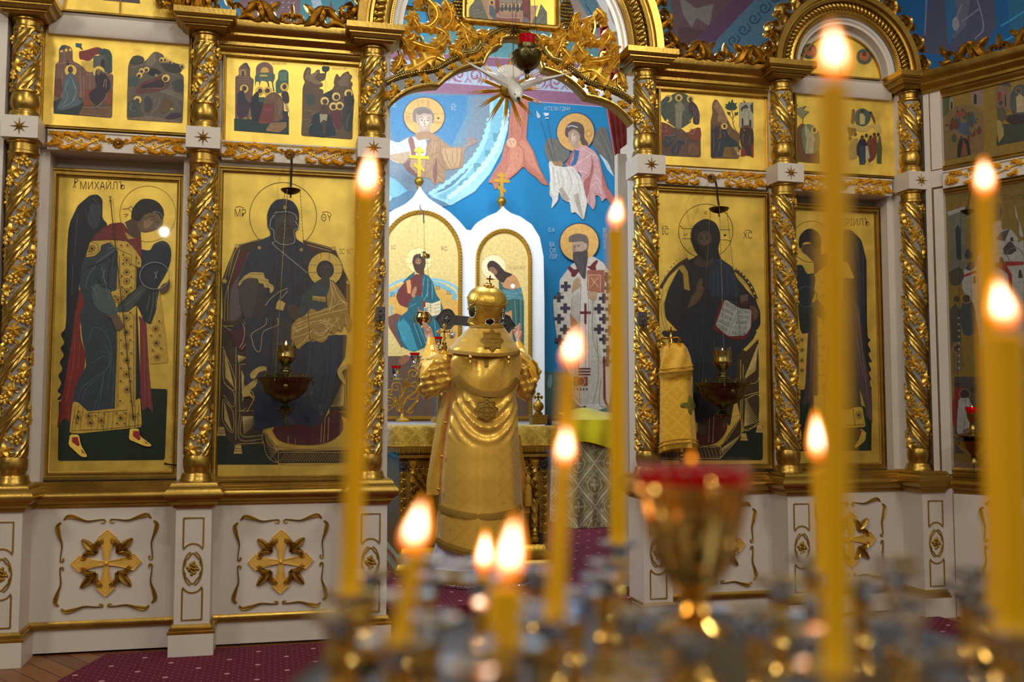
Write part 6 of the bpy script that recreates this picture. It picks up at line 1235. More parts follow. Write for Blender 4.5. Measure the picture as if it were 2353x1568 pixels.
for s in (-1, 1):
    b = MB(); G = AF.sub(s*.445, .80, 0, 1, -s, -.02)
    b.slab(Fr(G.p(0, 0, 0), G.x, G.y, AF.n), [(0, .02), (.24, .02), (.235, -.02), (.17, -.04), (.12, -.08), (.075, -.12), (.05, -.17), (.04, -.20), (0, -.20)], 0, .008)
    H = Fr(G.p(0, 0, 0), G.x, G.y, AF.n)
    for k in range(14):
        a = k*.42; b.aleaf(H, [(.03+.012*k*(k < 9), -.015*k if k < 9 else -.12+.02*(k-9)), (.045+.012*k*(k < 9)*.8, -.012*k), (.05+.01*k*(k < 9), -.01-.008*k)], .012, .02, n=7)
    for (x, y) in ((.05, 0), (.1, -.0), (.15, 0), (.2, .005), (.03, -.05), (.08, -.04), (.12, -.03), (.03, -.1), (.03, -.15), (.06, -.08)): b.vleaf(H.sub(x, y, x*20, 1, 1, .008), .024, .018, 5)
    b.build('scroll_bracket', 'gold', t)
for s in (-1, 1):
    b = MB(); x = s*.415; y = 1.13
    b.lathe([(.03, .35), (.034, .37), (.02, .385), (.024, .40), (.018, .41), (.026, .42), (.018, .43), (.014, .45)], (x, y, 0), 20)
    N = 12; rows = [[Vector((x+.024*(1+.16*math.cos(3*(2*PI*k/N)+z*90))*math.cos(2*PI*k/N), y+.024*(1+.16*math.cos(3*(2*PI*k/N)+z*90))*math.sin(2*PI*k/N), z)) for k in range(N)] for z in [.45+.008*i for i in range(45)]]
    b.loft(rows); b.lathe([(.014, .81), (.026, .82), (.018, .835), (.022, .86), (.034, .88), (.034, .90)], (x, y, 0), 20); b.build('twisted_column', 'goldb', t)
b = MB(); b.box(-.36, .36, 1.125, 1.16, .35, .86); b.build('front_panel', 'brass', t, smooth=False)

def fringe(b, P, Q, l, n, sag=0.):
    for i in range(n):
        a = Vector(P).lerp(Vector(Q), i/n); c_ = Vector(P).lerp(Vector(Q), (i+.85)/n); d = Vector((random.uniform(-.003, .003), random.uniform(-.003, .003), -l*random.uniform(.85, 1.08))); b.face([b.vert(a), b.vert(c_), b.vert((a+c_)/2+d)]); b.face([b.vert(a+Vector((0, -.003, 0))), b.vert(c_+d*.7), b.vert((a+c_)/2+d)])
t = thing('altar_cloth', 'olive gold brocade cloth with a fringe, draped over the altar table', 'tablecloth', (0, 1.55, 1.09))
b = MB(); N = 60
def edge(s_, z, out):
    # perimeter point
    per = [(-.56, 2.03), (-.56, 1.07), (.56, 1.07), (.56, 2.03)]; seg = s_*3; k = min(int(seg), 2); u = seg-k
    x = per[k][0]+(per[k+1][0]-per[k][0])*u; y = per[k][1]+(per[k+1][1]-per[k][1])*u
    w = .006*math.sin(s_*130)*out
    cx_ = (x, y-w-out*.012 if k == 1 else y, z) if k == 1 else (x+(-1 if k == 0 else 1)*(w+out*.012), y, z)
    return cx_
rows = [[edge(i/(3*N), z, o) for i in range(3*N+1)] for z, o in ((1.128, -.6), (1.124, 0), (1.10, .6), (1.05, 1.2), (1.0, 1.8))]
b.loft(rows, False, False); i0 = [b.vert(q) for q in ((-.555, 1.075, 1.128), (.555, 1.075, 1.128), (.555, 2.03, 1.128), (-.555, 2.03, 1.128))]; b.face(i0); b.build('cloth', 'altarcloth', t, recalc=False)
b = MB(); R_ = [edge(i/(3*N), 1.0, 1.8) for i in range(3*N+1)]
for a, c_ in zip(R_, R_[1:]): fringe(b, a, c_, .048, 3)
b.tube([(x, y-.002, z) for x, y, z in R_], .005, 5); b.build('fringe', 'fringe', t, smooth=False, recalc=False)

# things on the altar
def on(x, y, v): return front(v).pt(x, y)
t = thing('branched_lampstand', 'gilt scrollwork lampstand with red glass cups on the left of the altar', 'lampstand', tuple(on(925, 965, 1.75)))
g = front(1.75); b = MB()
def scr(x, y, r, a0, turns, d=1, rad=.006):
    P = [on(x+r*(1-.8*u)*math.cos(a0+d*u*turns*2*PI), y+r*(1-.8*u)*math.sin(a0+d*u*turns*2*PI), 1.75) for u in [i/22 for i in range(23)]]; b.tube(P, [rad*(1-.5*i/22) for i in range(23)], 6)
for a in ((945, 905, 22, 3.2, 1.4, 1), (910, 890, 14, .5, 1.4, -1), (950, 860, 13, 2.2, 1.3, 1), (920, 935, 12, 1, 1.3, 1), (942, 942, 9, 3, 1.2, -1), (895, 925, 12, 4, 1.3, 1), (935, 880, 8, 5, 1.2, -1), (925, 915, 9, 1.5, 1.3, 1), (897, 900, 8, 1.0, 1.2, 1)): scr(*a)
b.tube([on(x, y, 1.75) for x, y in ((886, 915), (892, 945), (908, 930), (922, 915), (935, 885), (955, 878), (965, 900), (955, 925), (938, 945))], .007, 6); b.tube([on(x, y, 1.75) for x, y in ((925, 970), (925, 935), (935, 915), (955, 900), (968, 880), (968, 850))], .008, 6)
for x, y in ((905, 925), (955, 925), (930, 890), (960, 875), (915, 945)): b.aleaf(Fr(on(x, y, 1.75), (1, 0, 0), (0, 0, 1), (0, -1, 0)), [(0, 0), (.012, .02), (.005, .045)], .012, .012, n=8)
b.lathe([(.05, 0), (.05, .012), (.02, .03), (.012, .06)], on(925, 970, 1.75), 18); b.build('scrollwork', 'goldb', t)
for x, y in ((910, 862), (953, 832), (1005, 795), (1010, 902)):
    c = on(x, y, 1.75); b = MB(); b.lathe([(.03, -.035), (.042, -.030), (.046, -.024), (.012, -.02), (.016, 0), (.028, .012), (.032, .045)], c, 18); b.build('cup_holder', 'silver', t)
    b = MB(); b.lathe([(.02, .02), (.030, .045), (.037, .062), (.038, .066), (.033, .066), (.028, .05)], c, 18); b.build('red_glass', 'red', t)
t = thing('tabernacle', 'small glass-walled gilt shrine topped by a cross, left of the person', 'tabernacle', tuple(on(1020, 972, 1.7)))
c = on(1020, 972, 1.7); b = MB()
b.box(c.x-.085, c.x+.085, c.y-.08, c.y+.08, c.z, c.z+.03); b.box(c.x-.07, c.x+.07, c.y-.065, c.y+.065, c.z+.03, c.z+.045)
for sx in (-1, 1):
    for sy in (-1, 1): b.tube([c+Vector((sx*.055, sy*.05, .04)), c+Vector((sx*.055, sy*.05, .49))], .006, 8)
b.box(c.x-.07, c.x+.07, c.y-.065, c.y+.065, c.z+.485, c.z+.505)
for k in range(10): b.ball((c.x-.063+.014*k, c.y-.066, c.z+.478), .005, 6, 4)
b.build('gilt_frame', 'goldb', t)
b = MB(); b.lathe([(.04, .04), (.04, .06), (.015, .08), (.02, .12), (.034, .16), (.036, .22), (.012, .25), (.02, .28), (.01, .32), (.002, .36)], c, 16); b.build('inner_casket', 'gold', t)
b = MB(); b.box(c.x-.062, c.x+.062, c.y-.057, c.y+.057, c.z+.045, c.z+.484); b.build('glass_walls', 'pane', t, smooth=False)
b = MB(); b.lathe([(.035, .505), (.038, .515), (.018, .525), (.024, .55), (.014, .565), (.018, .58), (.007, .59), (.007, .62)], c, 16)
G = Fr(c+Vector((0, 0, .66)), (1, 0, 0), (0, 0, 1), (0, -1, 0))
for k in range(4):
    H = G.sub(0, 0, k*PI/2); b.box(-.006, .006, 0, .04, -.005, .005, H); b.ball(H.p(0, .05), .009, 8, 5); b.ball(H.p(-.012, .042), .007, 6, 4); b.ball(H.p(.012, .042), .007, 6, 4)
b.build('cross_top', 'brassb', t)
t = thing('standing_cross', 'dark engraved metal cross with flared plate ends behind the domed hat', 'cross', tuple(on(1105, 970, 2.3)))
G = Fr(on(1110, 742, 2.3), (1, 0, -.07), (.07, 0, 1), (0, -1, 0)); m_ = .0033
b = MB(); b.box(-.26, .14, -.038, .038, -.012, .012, G); b.box(-.04, .04, -.75, .20, -.012, .012, G); b.tube([G.p(0, -.7, 0), Vector((G.o.x+.02, 2.3, .2))], .03, 8); b.lathe([(.12, 0), (.12, .02), (.05, .05)], (G.o.x+.02, 2.3, FL2), 16); b.build('shaft', 'carved_dark', t, smooth=False)
for (x, y, a) in ((-.29, 0, PI/2), (.165, 0, -PI/2), (0, .22, 0)):
    b = MB(); H = G.sub(x, y, a); o = [(-.035, -.06), (-.075, -.03), (-.085, 0), (-.07, .045), (-.03, .07), (0, .10), (.03, .07), (.07, .045), (.085, 0), (.075, -.03), (.035, -.06)]; b.slab(H, o, -.012, .014); b.tube([H.p(x_*.95, y_*.95, .016) for x_, y_ in o+o[:1]], .006, 6); b.tube([H.p(.04*math.cos(q), .04*math.sin(q), .016) for q in [2*PI*i/16 for i in range(17)]], .004, 5); b.vleaf(H.sub(0, 0, 0, 1, 1, .014), .03, .01, 4); b.build('end_plate', 'carved_dark', t)
b = MB(); b.lathe([(.03, -.006), (.032, .006), (.0, .01)], on(1037, 770, 2.28), 16, axis=(0, -1, 0)); b.tube([on(1040, 755, 2.28), on(1037, 766, 2.28)], .003, 5); b.build('medallion', 'silver', t)
t = thing('ball_finial', 'gold ball and cross finial on a carved block at the right end of the altar', 'ornament', tuple(on(1237, 975, 1.85)))
c = on(1237, 975, 1.85); c.z = 1.128; b = MB(); b.box(c.x-.058, c.x+.058, c.y-.05, c.y+.05, c.z, c.z+.062); b.box(c.x-.064, c.x+.064, c.y-.056, c.y+.056, c.z+.062, c.z+.074)
for i in range(7):
    for j in range(3): b.ball((c.x-.05+.0166*i, c.y-.051, c.z+.014+.017*j), .006, 5, 4)
b.build('block', 'goldm', t)
b = MB(); b.lathe([(.03, .074), (.034, .085), (.018, .098), (.036, .115), (.042, .135), (.036, .158), (.016, .174), (.012, .182)], c, 20); G = Fr(c+Vector((0, 0, .205)), (1, 0, 0), (0, 0, 1), (0, -1, 0))
for k in range(4): H = G.sub(0, 0, k*PI/2); b.slab(H, [(-.006, 0), (-.006, .015), (-.015, .022), (-.011, .032), (0, .038), (.011, .032), (.015, .022), (.006, .015), (.006, 0)], -.006, .006)
b.build('ball_and_cross', 'goldm', t)

# ------------------------------------------------------------ side table, curtain
sp = front(3.3); u0 = sp.uv(1312, 1100)[0]; u1 = u0+.75; zt = sp.uv(1360, 968)[1]
t = thing('side_table', 'side table under olive damask cloth, below the standing saint on the wall', 'table', ((u0+u1)/2, 3.6, FL2))
b = MB(); rows = []
for z, o in ((FL2+.005, .05), (FL2+.3, .035), (FL2+.6, .015), (zt-.02, 0.), (zt, -.01)):
    r = []
    for i in range(64):
        a = i/64*4; k = int(a); u = a-k; per = [(u0, 3.3), (u1, 3.3), (u1, 3.95), (u0, 3.95), (u0, 3.3)]
        x = per[k][0]+(per[k+1][0]-per[k][0])*u; y = per[k][1]+(per[k+1][1]-per[k][1])*u; q = o*(.6+.5*math.sin(i*1.9)); dx, dy = ((0, -1), (1, 0), (0, 1), (-1, 0))[k]; r.append((x+dx*q, y+dy*q, z))
    rows.append(r)
b.loft(rows); b.build('damask_cloth', 'sidecloth', t)
t2 = thing('yellow_cloth', 'shiny lemon yellow satin cloth folded over the damask side table', 'cloth', ((u0+u1)/2, 3.5, zt))
b = MB(); rows = []
for j, (y, z) in enumerate(((3.24, zt-.22), (3.235, zt-.15), (3.245, zt-.06), (3.25, zt+.012), (3.29, zt+.02), (3.45, zt+.05), (3.6, zt+.075), (3.8, zt+.03), (3.93, zt+.015))):
    rows.append([(u0-.03+(u1-u0)*i/24, y-.012*math.sin(i*.9)*(j < 3), z+(.035*math.sin(i*.28+.5)*(j < 2)+.05*math.exp(-((i-8)/5)**2)*(j > 5))) for i in range(25)])
b.loft(rows, False, False); b.build('folded_cloth', 'ycloth', t2, recalc=False)
t = thing('door_curtain', 'crimson curtain drawn to the right edge of the holy doors', 'curtain', tuple(front(.62).pt(1425, 360)))
b = MB(); b.tube([(-.75, .62, 3.75), (1.1, .62, 3.75)], .016, 8); b.build('curtain_rail', 'brass', t)
b = MB(); g = front(.62); rows = []
for k in range(15):
    y = -30+k*(560+30)/14; xl = 1376+max(0, (y-150))*.17; xl = min(xl, 1424); xr = 1462
    r = []
    for i in range(41):
        u = i/40; q = g.pt(xl+(xr-xl)*u, y, .022*math.sin(u*34)); r.append(q)
    rows.append(r)
b.loft(rows, False, False); b.build('curtain_cloth', 'red_cloth', t, recalc=False)

# ------------------------------------------------------------ pierced carving in the great arch
t = thing('pierced_canopy', 'pierced gold canopy of big leaves and beads under the great arch', 'carving', (0, 0, 3.3))
f0 = front(0); A_ = [(891, 248), (908, 230), (935, 212), (968, 202), (1007, 199)]; B2 = [(1007, 199), (1022, 184), (1048, 166), (1075, 156), (1108, 150)]; C2 = [(1110, 148), (1116, 133), (1130, 117), (1148, 109)]; D2 = [(1149, 108), (1150, 97), (1159, 91), (1175, 88.5)]
L_ = []
for q in (A_, B2, C2, D2): L_ += [f0.uv(*x) for x in spline(q, 9)]
L_[-1] = (0, L_[-1][1]); L_ = [L_[0]]+[b_ for a_, b_ in zip(L_, L_[1:]) if math.hypot(b_[0]-a_[0], b_[1]-a_[1]) > .003]
full = L_+[(-x, z) for x, z in reversed(L_[:-1])]
b = MB(); b.tube([BF.p(x, z, .022) for x, z in full], .010, 8); b.tube([BF.p(x, z+.014, .016) for x, z in full], .007, 6); b.build('edge_moulding', 'gold', t)
b = MB(); b.loft([[BF.p(x, z, h) for x, z in full] for h in (.02, -.07)], False, False); b.build('soffit', 'goldm', t)
OUT = [f0.uv(*q) for q in ((889, 190), (915, 178), (955, 168), (1000, 160), (1030, 143), (1062, 128), (1090, 122), (1105, 108), (1122, 85), (1145, 72), (1172, 66))]
OUT = spline(OUT, 40); OUT[-1] = (0, OUT[-1][1]); of = OUT+[(-x, z) for x, z in reversed(OUT[:-1])]
b = MB(); 
pts = spline(full, 79); b.loft([[BF.p(x, z, -.01) for x, z in of], [BF.p(x, z, -.01) for x, z in [full[int(i*(len(full)-1)/(len(of)-1))] for i in range(len(of))]]], False, False); b.build('band_ground', 'silver', t, recalc=False)
b = MB(); S2 = spline(of, 150)
for i, (x, z) in enumerate(S2): b.ball(BF.p(x, z, .012), .0105, 7, 5); 
for x, z in spline(of, 140): b.ball(BF.p(x, z+.016, .005), .008, 6, 4)
b.build('bead_string', 'brass', t)
b = MB(); S3 = spline(of, 27); S4 = [full[int(i*(len(full)-1)/26)] for i in range(27)]
for i in range(27):
    x = (S3[i][0]+S4[i][0])/2; z = (S3[i][1]+S4[i][1])/2; F_ = BF.sub(x, z, i*1.9, 1, 1, -.005); b.vleaf(F_, .034, .022); b.tube([F_.p(.024+.016*(1-u*.8)*math.cos(8*u), .016*(1-u*.8)*math.sin(8*u), .008) for u in [k/9 for k in range(10)]], .0035, 5)
    if i % 2: b.aleaf(F_, [(0, .0), (-.02, .02), (-.045, .018)], .014, .016, .4, 3, n=9)
b.build('filigree', 'goldl', t)
k = 2.6136
def U(x, y): return f0.uv(820+x/k, y/k)
LV = [(((430, 5), (470, 55), (478, 115), (430, 165), (380, 150)), 26), (((345, 70), (345, 130), (390, 190)), 22), (((530, 0), (560, 70), (560, 140), (510, 190)), 24), (((600, 110), (640, 165), (700, 210), (770, 190)), 34), (((640, 165), (655, 230), (685, 290)), 30),
      (((545, 195), (515, 245), (460, 285), (380, 270)), 30), (((262, 215), (300, 270), (350, 340)), 26), (((525, 370), (450, 350), (370, 395), (290, 430)), 40), (((320, 250), (400, 285), (490, 300)), 22), (((640, 240), (600, 290), (590, 340)), 24), (((720, 200), (770, 215), (810, 180)), 22), (((270, 330), (250, 390), (215, 430)), 24), (((420, -40), (380, 0), (360, 50)), 24), (((590, 20), (570, 70), (600, 110)), 22), (((560, 300), (620, 330), (640, 370)), 20), (((350, 200), (330, 240), (270, 255)), 18), (((470, 170), (520, 200), (560, 250)), 16)]
b = MB()
for s in (1, -1):
    for q, w in LV:
        P = [U(*x) for x in q]; P = [(s*x, z) for x, z in P]
        b.aleaf(BF.sub(0, 0, 0, 1, 1, -.02), P, w*.00165, .05, .5, 4, n=52, taper=lambda t_: (.45+.75*math.sin(PI*min(1, t_*.75+.2))))
    for x, y, R_ in ((590, 300, .05), (480, 330, .045), (330, 110, .05), (660, 130, .05), (760, 230, .04), (300, 180, .045), (520, 120, .05)):
        x_, z_ = U(x, y); b.vleaf(BF.sub(s*x_, z_, x*.1, 1, 1, .0), R_, .035)
b.build('gilded_leaves', 'goldl', t, ang=1.5)
b = MB()
for s in (1, -1):
    for q, w in LV: b.tube([BF.p(s*x, z, .012+.012*math.sin(PI*i/13)) for i, (x, z) in enumerate(spline([U(*x) for x in q], 14))], [.007*(1-.6*i/13) for i in range(14)], 6)
b.build('leaf_veins', 'goldb', t)
b = MB()
for s in (1, -1):
    for q in (((440, 0), (430, 80), (470, 170), (540, 190)), ((600, 200), (640, 210), (645, 290)), ((300, 250), (380, 220), (400, 290)), ((700, 300), (740, 260), (720, 220)), ((250, 300), (280, 400), (240, 440)), ((540, 60), (600, 40), (640, 100))):
        b.tube([BF.p(s*x, z, .0) for x, z in spline([U(*w) for w in q], 14)], .010, 6)
    b.build('stem', 'brass', t); b = MB(); x_, z_ = U(615, 20)
    for r_ in range(9):
        for c_ in range(max(1, 5-abs(r_-3)+(r_ < 3))):
            n_ = max(1, 5-abs(r_-3)+(r_ < 3)); b.ball(BF.p(s*(x_+(c_-(n_-1)/2)*.017), z_+.06-r_*.021, .02), .0115, 7, 5)
    b.build('grape_cluster', 'brass', t); b = MB()
b = MB(); star_ornament(b, BF.sub(0, f0.uv(1172, 76)[1], 0, 1, 1, .02), .06, .02); b.build('star', 'brass', t, smooth=False)

# ------------------------------------------------------------ sunburst and dove
t = thing('sunburst', 'gilded sunburst of triple rays behind the hanging white dove', 'ornament', tuple(front(-.08).pt(1167, 207)))
c = front(-.08).pt(1167, 207); F = Fr(c, (1, 0, 0), (0, 0, 1), (0, -1, 0)); b = MB(); b.lathe([(.0, -.01), (.045, -.008), (.048, .008), (.04, .02), (.0, .024)], c, 24, axis=(0, -1, 0)); b.build('hub', 'goldm', t)
for k in range(14):
    a = 2*PI*k/14+.03; b = MB(); G = F.sub(0, 0, a-PI/2+.1)
    for w, L1 in ((-.055, .19), (0, .225), (.055, .20)):
        L1 *= (1.05 if k % 2 else .92); H = G.sub(0, 0, w); A = [H.p(-.009, .03, 0), H.p(.009, .03, 0), H.p(0, .03, .012)]; i = [b.vert(q) for q in A]+[b.vert(H.p(0, L1+.02, 0)), b.vert(H.p(0, .03, -.006))]; b.face((i[0], i[2], i[3])); b.face((i[2], i[1], i[3])); b.face((i[0], i[3], i[4])); b.face((i[1], i[4], i[3]))
        b.box(-.010, .010, .02, .035, -.006, .008, H)
    b.build('ray', 'goldb', t, smooth=False)
g = front(-.22); t = thing('dove_figure', 'white enamel dove with spread wings hanging in the arch', 'dove', tuple(g.pt(1185, 205)))
D = lambda x, y, o=0.: g.pt(x, y, o)
b = MB()
P = [D(1172, 176, -.09), D(1176, 186, -.05), D(1180, 196, -.01), D(1184, 206, .035), D(1187, 216, .06), D(1190, 225, .07), D(1194, 232, .07)]
b.tube(spline([tuple(x) for x in P], 20), [.010+.030*math.sin(PI*min(1, i/19*.82+.12)) for i in range(20)], 14); b.ball(D(1187, 217, .065), .028, 14, 10, (1, 1.1, .9)); b.build('body', 'paint_white', t)
b = MB()
for i in range(9):
    a = -1.0+2.0*i/8; q = D(1174, 182, -.06); d = Vector((math.sin(a*.9)*1.0-.05, .25, math.cos(a*.9))); s_ = Vector((math.cos(a*.9), 0, -math.sin(a*.9)))
    b.loft([[q-s_*.006, q+Vector((0, -.004, 0)), q+s_*.006], [q+d*.055-s_*.014, q+d*.055+Vector((0, -.006, 0)), q+d*.055+s_*.014], [q+d*.085-s_*.013, q+d*.085+Vector((0, -.004, 0)), q+d*.085+s_*.013], [q+d*.092-s_*.004, q+d*.092, q+d*.092+s_*.004]])
b.build('tail_feathers', 'paint_white', t)
for pts, wd in ((((1176, 196), (1150, 182), (1120, 168), (1090, 152), (1066, 138)), 1), (((1196, 200), (1215, 190), (1245, 182), (1280, 175), (1318, 165)), -1)):
    b = MB(); sp_ = spline(pts, 14); rows = []
    for i, (x, y) in enumerate(sp_):
        u = i/13; w = 17*(1-u)**.6*(.75+.5*math.sin(PI*min(1, u*1.4+.1)))+1
        off = .0+.05*u
        rows.append([D(x, y-w*.45, off-.03), D(x, y-w*.3, off+.006), D(x+wd*1, y+w*.2, off+.010), D(x+wd*3, y+w*.75, off-.004), D(x+wd*3, y+w*.75, off-.012), D(x, y, off-.02)])
    b.loft(rows); 
    b.build('wing', 'paint_white', t)
b = MB(); b.tube([D(1191, 226, .09), D(1193, 231, .105), D(1192, 235, .11)], [.010, .006, .001], 8); b.ball(D(1183, 216, .095), .0035, 6, 4); b.ball(D(1193, 216, .092), .0035, 6, 4); b.build('beak', 'dark', t)
b = MB(); b.tube([D(1180, 195, 0), D(1178, 60, .0), D(1177, -30, 0)], .0012, 5); b.build('hanging_wire', 'dark', t)
# ============================================================ THE PERSON AT THE ALTAR
YB = .76; gB = front(YB)
PT = thing('person', 'person in gold brocade vestments and domed gold hat, seen from behind with both hands raised', 'person', (gB.pt(1112, 1300).x, YB, FL2+.012))
class Shell:
    # a garment given by its silhouette: (pixel row, left, right, depth half-axis, depth centre)
    def __init__(s, rows): s.r = rows
    def at(s, y):
        R_ = s.r
        if y <= R_[0][0]: return R_[0][1:]
        for a, c in zip(R_, R_[1:]):
            if y <= c[0]:
                u = (y-a[0])/(c[0]-a[0]); u = u*u*(3-2*u)*.5+u*.5; return tuple(p_+(q_-p_)*u for p_, q_ in zip(a[1:], c[1:]))
        return R_[-1][1:]
    def ell(s, y):
        l, r, d, yc = s.at(y); L_, R_ = front(yc).pt(l, y), front(yc).pt(r, y); return (L_.x+R_.x)/2, (R_.x-L_.x)/2, (L_.z+R_.z)/2, d, yc
    def surf(s, x, y, off=0.):
        cx_, a, z, d, yc = s.ell(y); u = front(yc-d*.7).pt(x, y).x; c = max(-.995, min(.995, (u-cx_)/a)); n = math.sqrt(1-c*c)
        return Vector((cx_+(a+off)*c, yc-(d+off)*n, z))
    def mesh(s, b, y0, y1, n, fold=None, seg=72, sagc=0., scale=0.):
        rows = []
        for i in range(n+1):
            y = y0+(y1-y0)*i/n; row = []
            for k in range(seg):
                t = 2*PI*k/seg; yy = y+sagc*(i/n)*max(0, -math.sin(t)); cx_, a, z, d, yc = s.ell(yy); f = fold(t, i/n) if fold else 0
                row.append((cx_+(a+scale+f)*math.cos(t), yc+(d+scale+f)*math.sin(t), z))
            rows.append(row)
        b.loft(rows, True, False); return rows
    def ribbon(s, b, pts, w, off=.006, n=30):
        P = spline(pts, n); rows = []
        for i, (x, y) in enumerate(P):
            x0, y0 = P[max(i-1, 0)]; x1, y1 = P[min(i+1, n-1)]; dx, dy = x1-x0, y1-y0; l = math.hypot(dx, dy) or 1; nx, ny = -dy/l*w/2, dx/l*w/2
            rows.append([s.surf(x+nx, y+ny, off-.008), s.surf(x+nx, y+ny, off), s.surf(x, y, off+.002), s.surf(x-nx, y-ny, off), s.surf(x-nx, y-ny, off-.008)])
        b.loft(rows, False, False)
    def disc(s, b, x, y, r, off=.006, fn=None):
        c = b.vert(s.surf(x, y, off+.003)); prev = None; N = 48; rings = []
        for q in (.45, .85, 1.):
            rings.append([b.vert(s.surf(x+r*q*fn(2*PI*k/N)*math.cos(2*PI*k/N), y+r*q*fn(2*PI*k/N)*math.sin(2*PI*k/N), off-(0.006 if q == 1. else 0))) for k in range(N)])
        for k in range(N): b.face((c, rings[0][k], rings[0][(k+1) % N]))
        for A, B in zip(rings, rings[1:]):
            for k in range(N): b.face((A[k], B[k], B[(k+1) % N], A[(k+1) % N]))

# --- the body: one skinned figure
def skinned(name, nodes, edges, parent, m, sub=2):
    me = bpy.data.meshes.new(name); me.from_pydata([tuple(n[0]) for n in nodes], edges, [])
    o = bpy.data.objects.new(name, me); COL.objects.link(o)
    sk = o.modifiers.new('skin', 'SKIN'); sk.use_smooth_shade = True; sk.branch_smoothing = .6
    lay = me.skin_vertices[0].data
    for i, n in enumerate(nodes): lay[i].radius = (n[1], n[1]) if not isinstance(n[1], tuple) else n[1]
    lay[0].use_root = True
    sb = o.modifiers.new('sub', 'SUBSURF'); sb.levels = sub
    dg = bpy.context.evaluated_depsgraph_get(); dg.update(); ev = o.evaluated_get(dg); nm = bpy.data.meshes.new_from_object(ev)
    bpy.data.objects.remove(o); off = WL[parent.name]
    for v in nm.vertices: v.co -= off
    nm.materials.clear(); nm.materials.append(M[m]); nm.shade_smooth()
    q = bpy.data.objects.new(name, nm); COL.objects.link(q); q.parent = parent; WL[q.name] = off
    return q
P_ = lambda x, y, v: front(v).pt(x, y)
nod = []; edg = []
def N_(p, r, par=None):
    nod.append((p, r)); i = len(nod)-1
    if par is not None: edg.append((par, i))
    return i
fz = FL2+.012
pelv = N_(P_(1112, 1010, .76), (.15, .12)); waist = N_(P_(1113, 940, .76), (.14, .11), pelv); chest = N_(P_(1114, 860, .75), (.155, .12), waist); nk0 = N_(P_(1115, 800, .77), (.09, .08), chest); nk = N_(P_(1115, 768, .78), .055, nk0); hd0 = N_(P_(1114, 748, .79), .07, nk); hd1 = N_(P_(1114, 722, .80), .085, hd0); hd2 = N_(P_(1116, 698, .80), .07, hd1)
for s, xk, xf in ((-1, 1085, 1082), (1, 1140, 1142)):
    hip = N_(P_(xk, 1040, .76), .095, pelv); kn = N_(P_(xk, 1180, .75), .062, hip); an = N_(P_(xf, 1322, .77), .042, kn); N_(Vector((P_(xf, 1322, .77).x, .79, fz+.06)), .04, an)
for s, sx, sy, ex, ey, wx, wy in ((-1, 1070, 815, 996, 868, 991, 792), (1, 1163, 815, 1212, 872, 1192, 798)):
    sh = N_(P_(sx, sy, .76), .062, chest); el = N_(P_(ex, ey, .84), .045, sh); wr = N_(P_(wx, wy, .97), (.026, .032), el)
    if s < 0: pm = N_(P_(987, 777, .99), (.022, .034), wr); kn = N_(P_(983, 765, 1.0), (.020, .036), pm); tips = (((977, 757), (974, 748), (972, 739), .985), ((979, 756), (977, 748), (975, 741), 1.005), ((981, 758), (980, 751), (979, 744), 1.022), ((983, 760), (983, 754), (982, 748), 1.038)); th = ((991, 767), (989, 758), (986, 751), .965)
    else: pm = N_(P_(1191, 783, .99), (.022, .034), wr); kn = N_(P_(1190, 771, 1.0), (.020, .036), pm); tips = (((1193, 762), (1194, 753), (1194, 743), .985), ((1190, 763), (1190, 755), (1190, 748), 1.0), ((1187, 765), (1186, 758), (1185, 752), 1.018), ((1185, 769), (1183, 763), (1181, 758), 1.034)); th = ((1195, 775), (1197, 768), (1197, 761), .965)
    for q in tips:
        i = N_(P_(*q[0], q[3]), .0098, kn); i = N_(P_(*q[1], q[3]-.004), .0088, i); N_(P_(*q[2], q[3]-.012), .0072, i)
    i = N_(P_(*th[0], th[3]+.01), .0125, pm); i = N_(P_(*th[1], th[3]), .0105, i); N_(P_(*th[2], th[3]-.004), .0085, i)
skinned('body', nod, edg, PT, 'skin', 2)
# --- underrobe with gold hem
US_ = Shell([(1100, 1022, 1190, .19, .76), (1240, 1003, 1196, .21, .76), (1336, 986, 1206, .235, .76)])
b = MB(); US_.mesh(b, 1120, 1334, 16, lambda t, u: (.010*math.sin(t*11+.5)+.005*math.sin(t*23))*u, 96, 10); o = b.build('underrobe', 'lilac', PT, recalc=False)
b = MB(); US_.mesh(b, 1300, 1334, 3, lambda t, u: .010*math.sin(t*11+.5)+.005*math.sin(t*23), 96, 10, .006); b.build('gold_hem', 'robet', o, recalc=False)
b = MB()
for s, x in ((-1, 1082), (1, 1142)): c = P_(x, 1322, .77); b.ball((c.x, .80, fz+.045), .055, 12, 8, (.85, 2.2, .8))
b.build('shoes', 'shoe', PT)
# --- robe
RB = Shell([(770, 1070, 1160, .10, .77), (800, 1040, 1190, .15, .76), (830, 1030, 1197, .17, .76), (870, 1034, 1190, .175, .76), (900, 1037, 1186, .17, .76), (950, 1031, 1188, .17, .755), (1000, 1022, 1190, .18, .75), (1050, 1016, 1193, .19, .75), (1100, 1012, 1195, .20, .75), (1150, 1010, 1198, .205, .75), (1200, 1004, 1202, .215, .75), (1262, 1000, 1207, .225, .75)])
def rf(t, u):
    k = math.sin(3*t+.4)*.006*u+math.sin(t*7+1.3)*.006*u*u+math.sin(13*t)*.002
    back = max(0, -math.sin(t))
    if .25 < u < .50: k += back*.016*math.sin((u-.25)/.25*PI)*math.sin(u*95+3.2*math.cos(t)**2*5)   # swags hanging from the arms
    if u < .3: k += .008*math.sin(5*t+u*20)
    return k
b = MB(); RB.mesh(b, 785, 1236, 110, rf, 160, 28); RBo = b.build('robe', 'robe', PT, recalc=False)
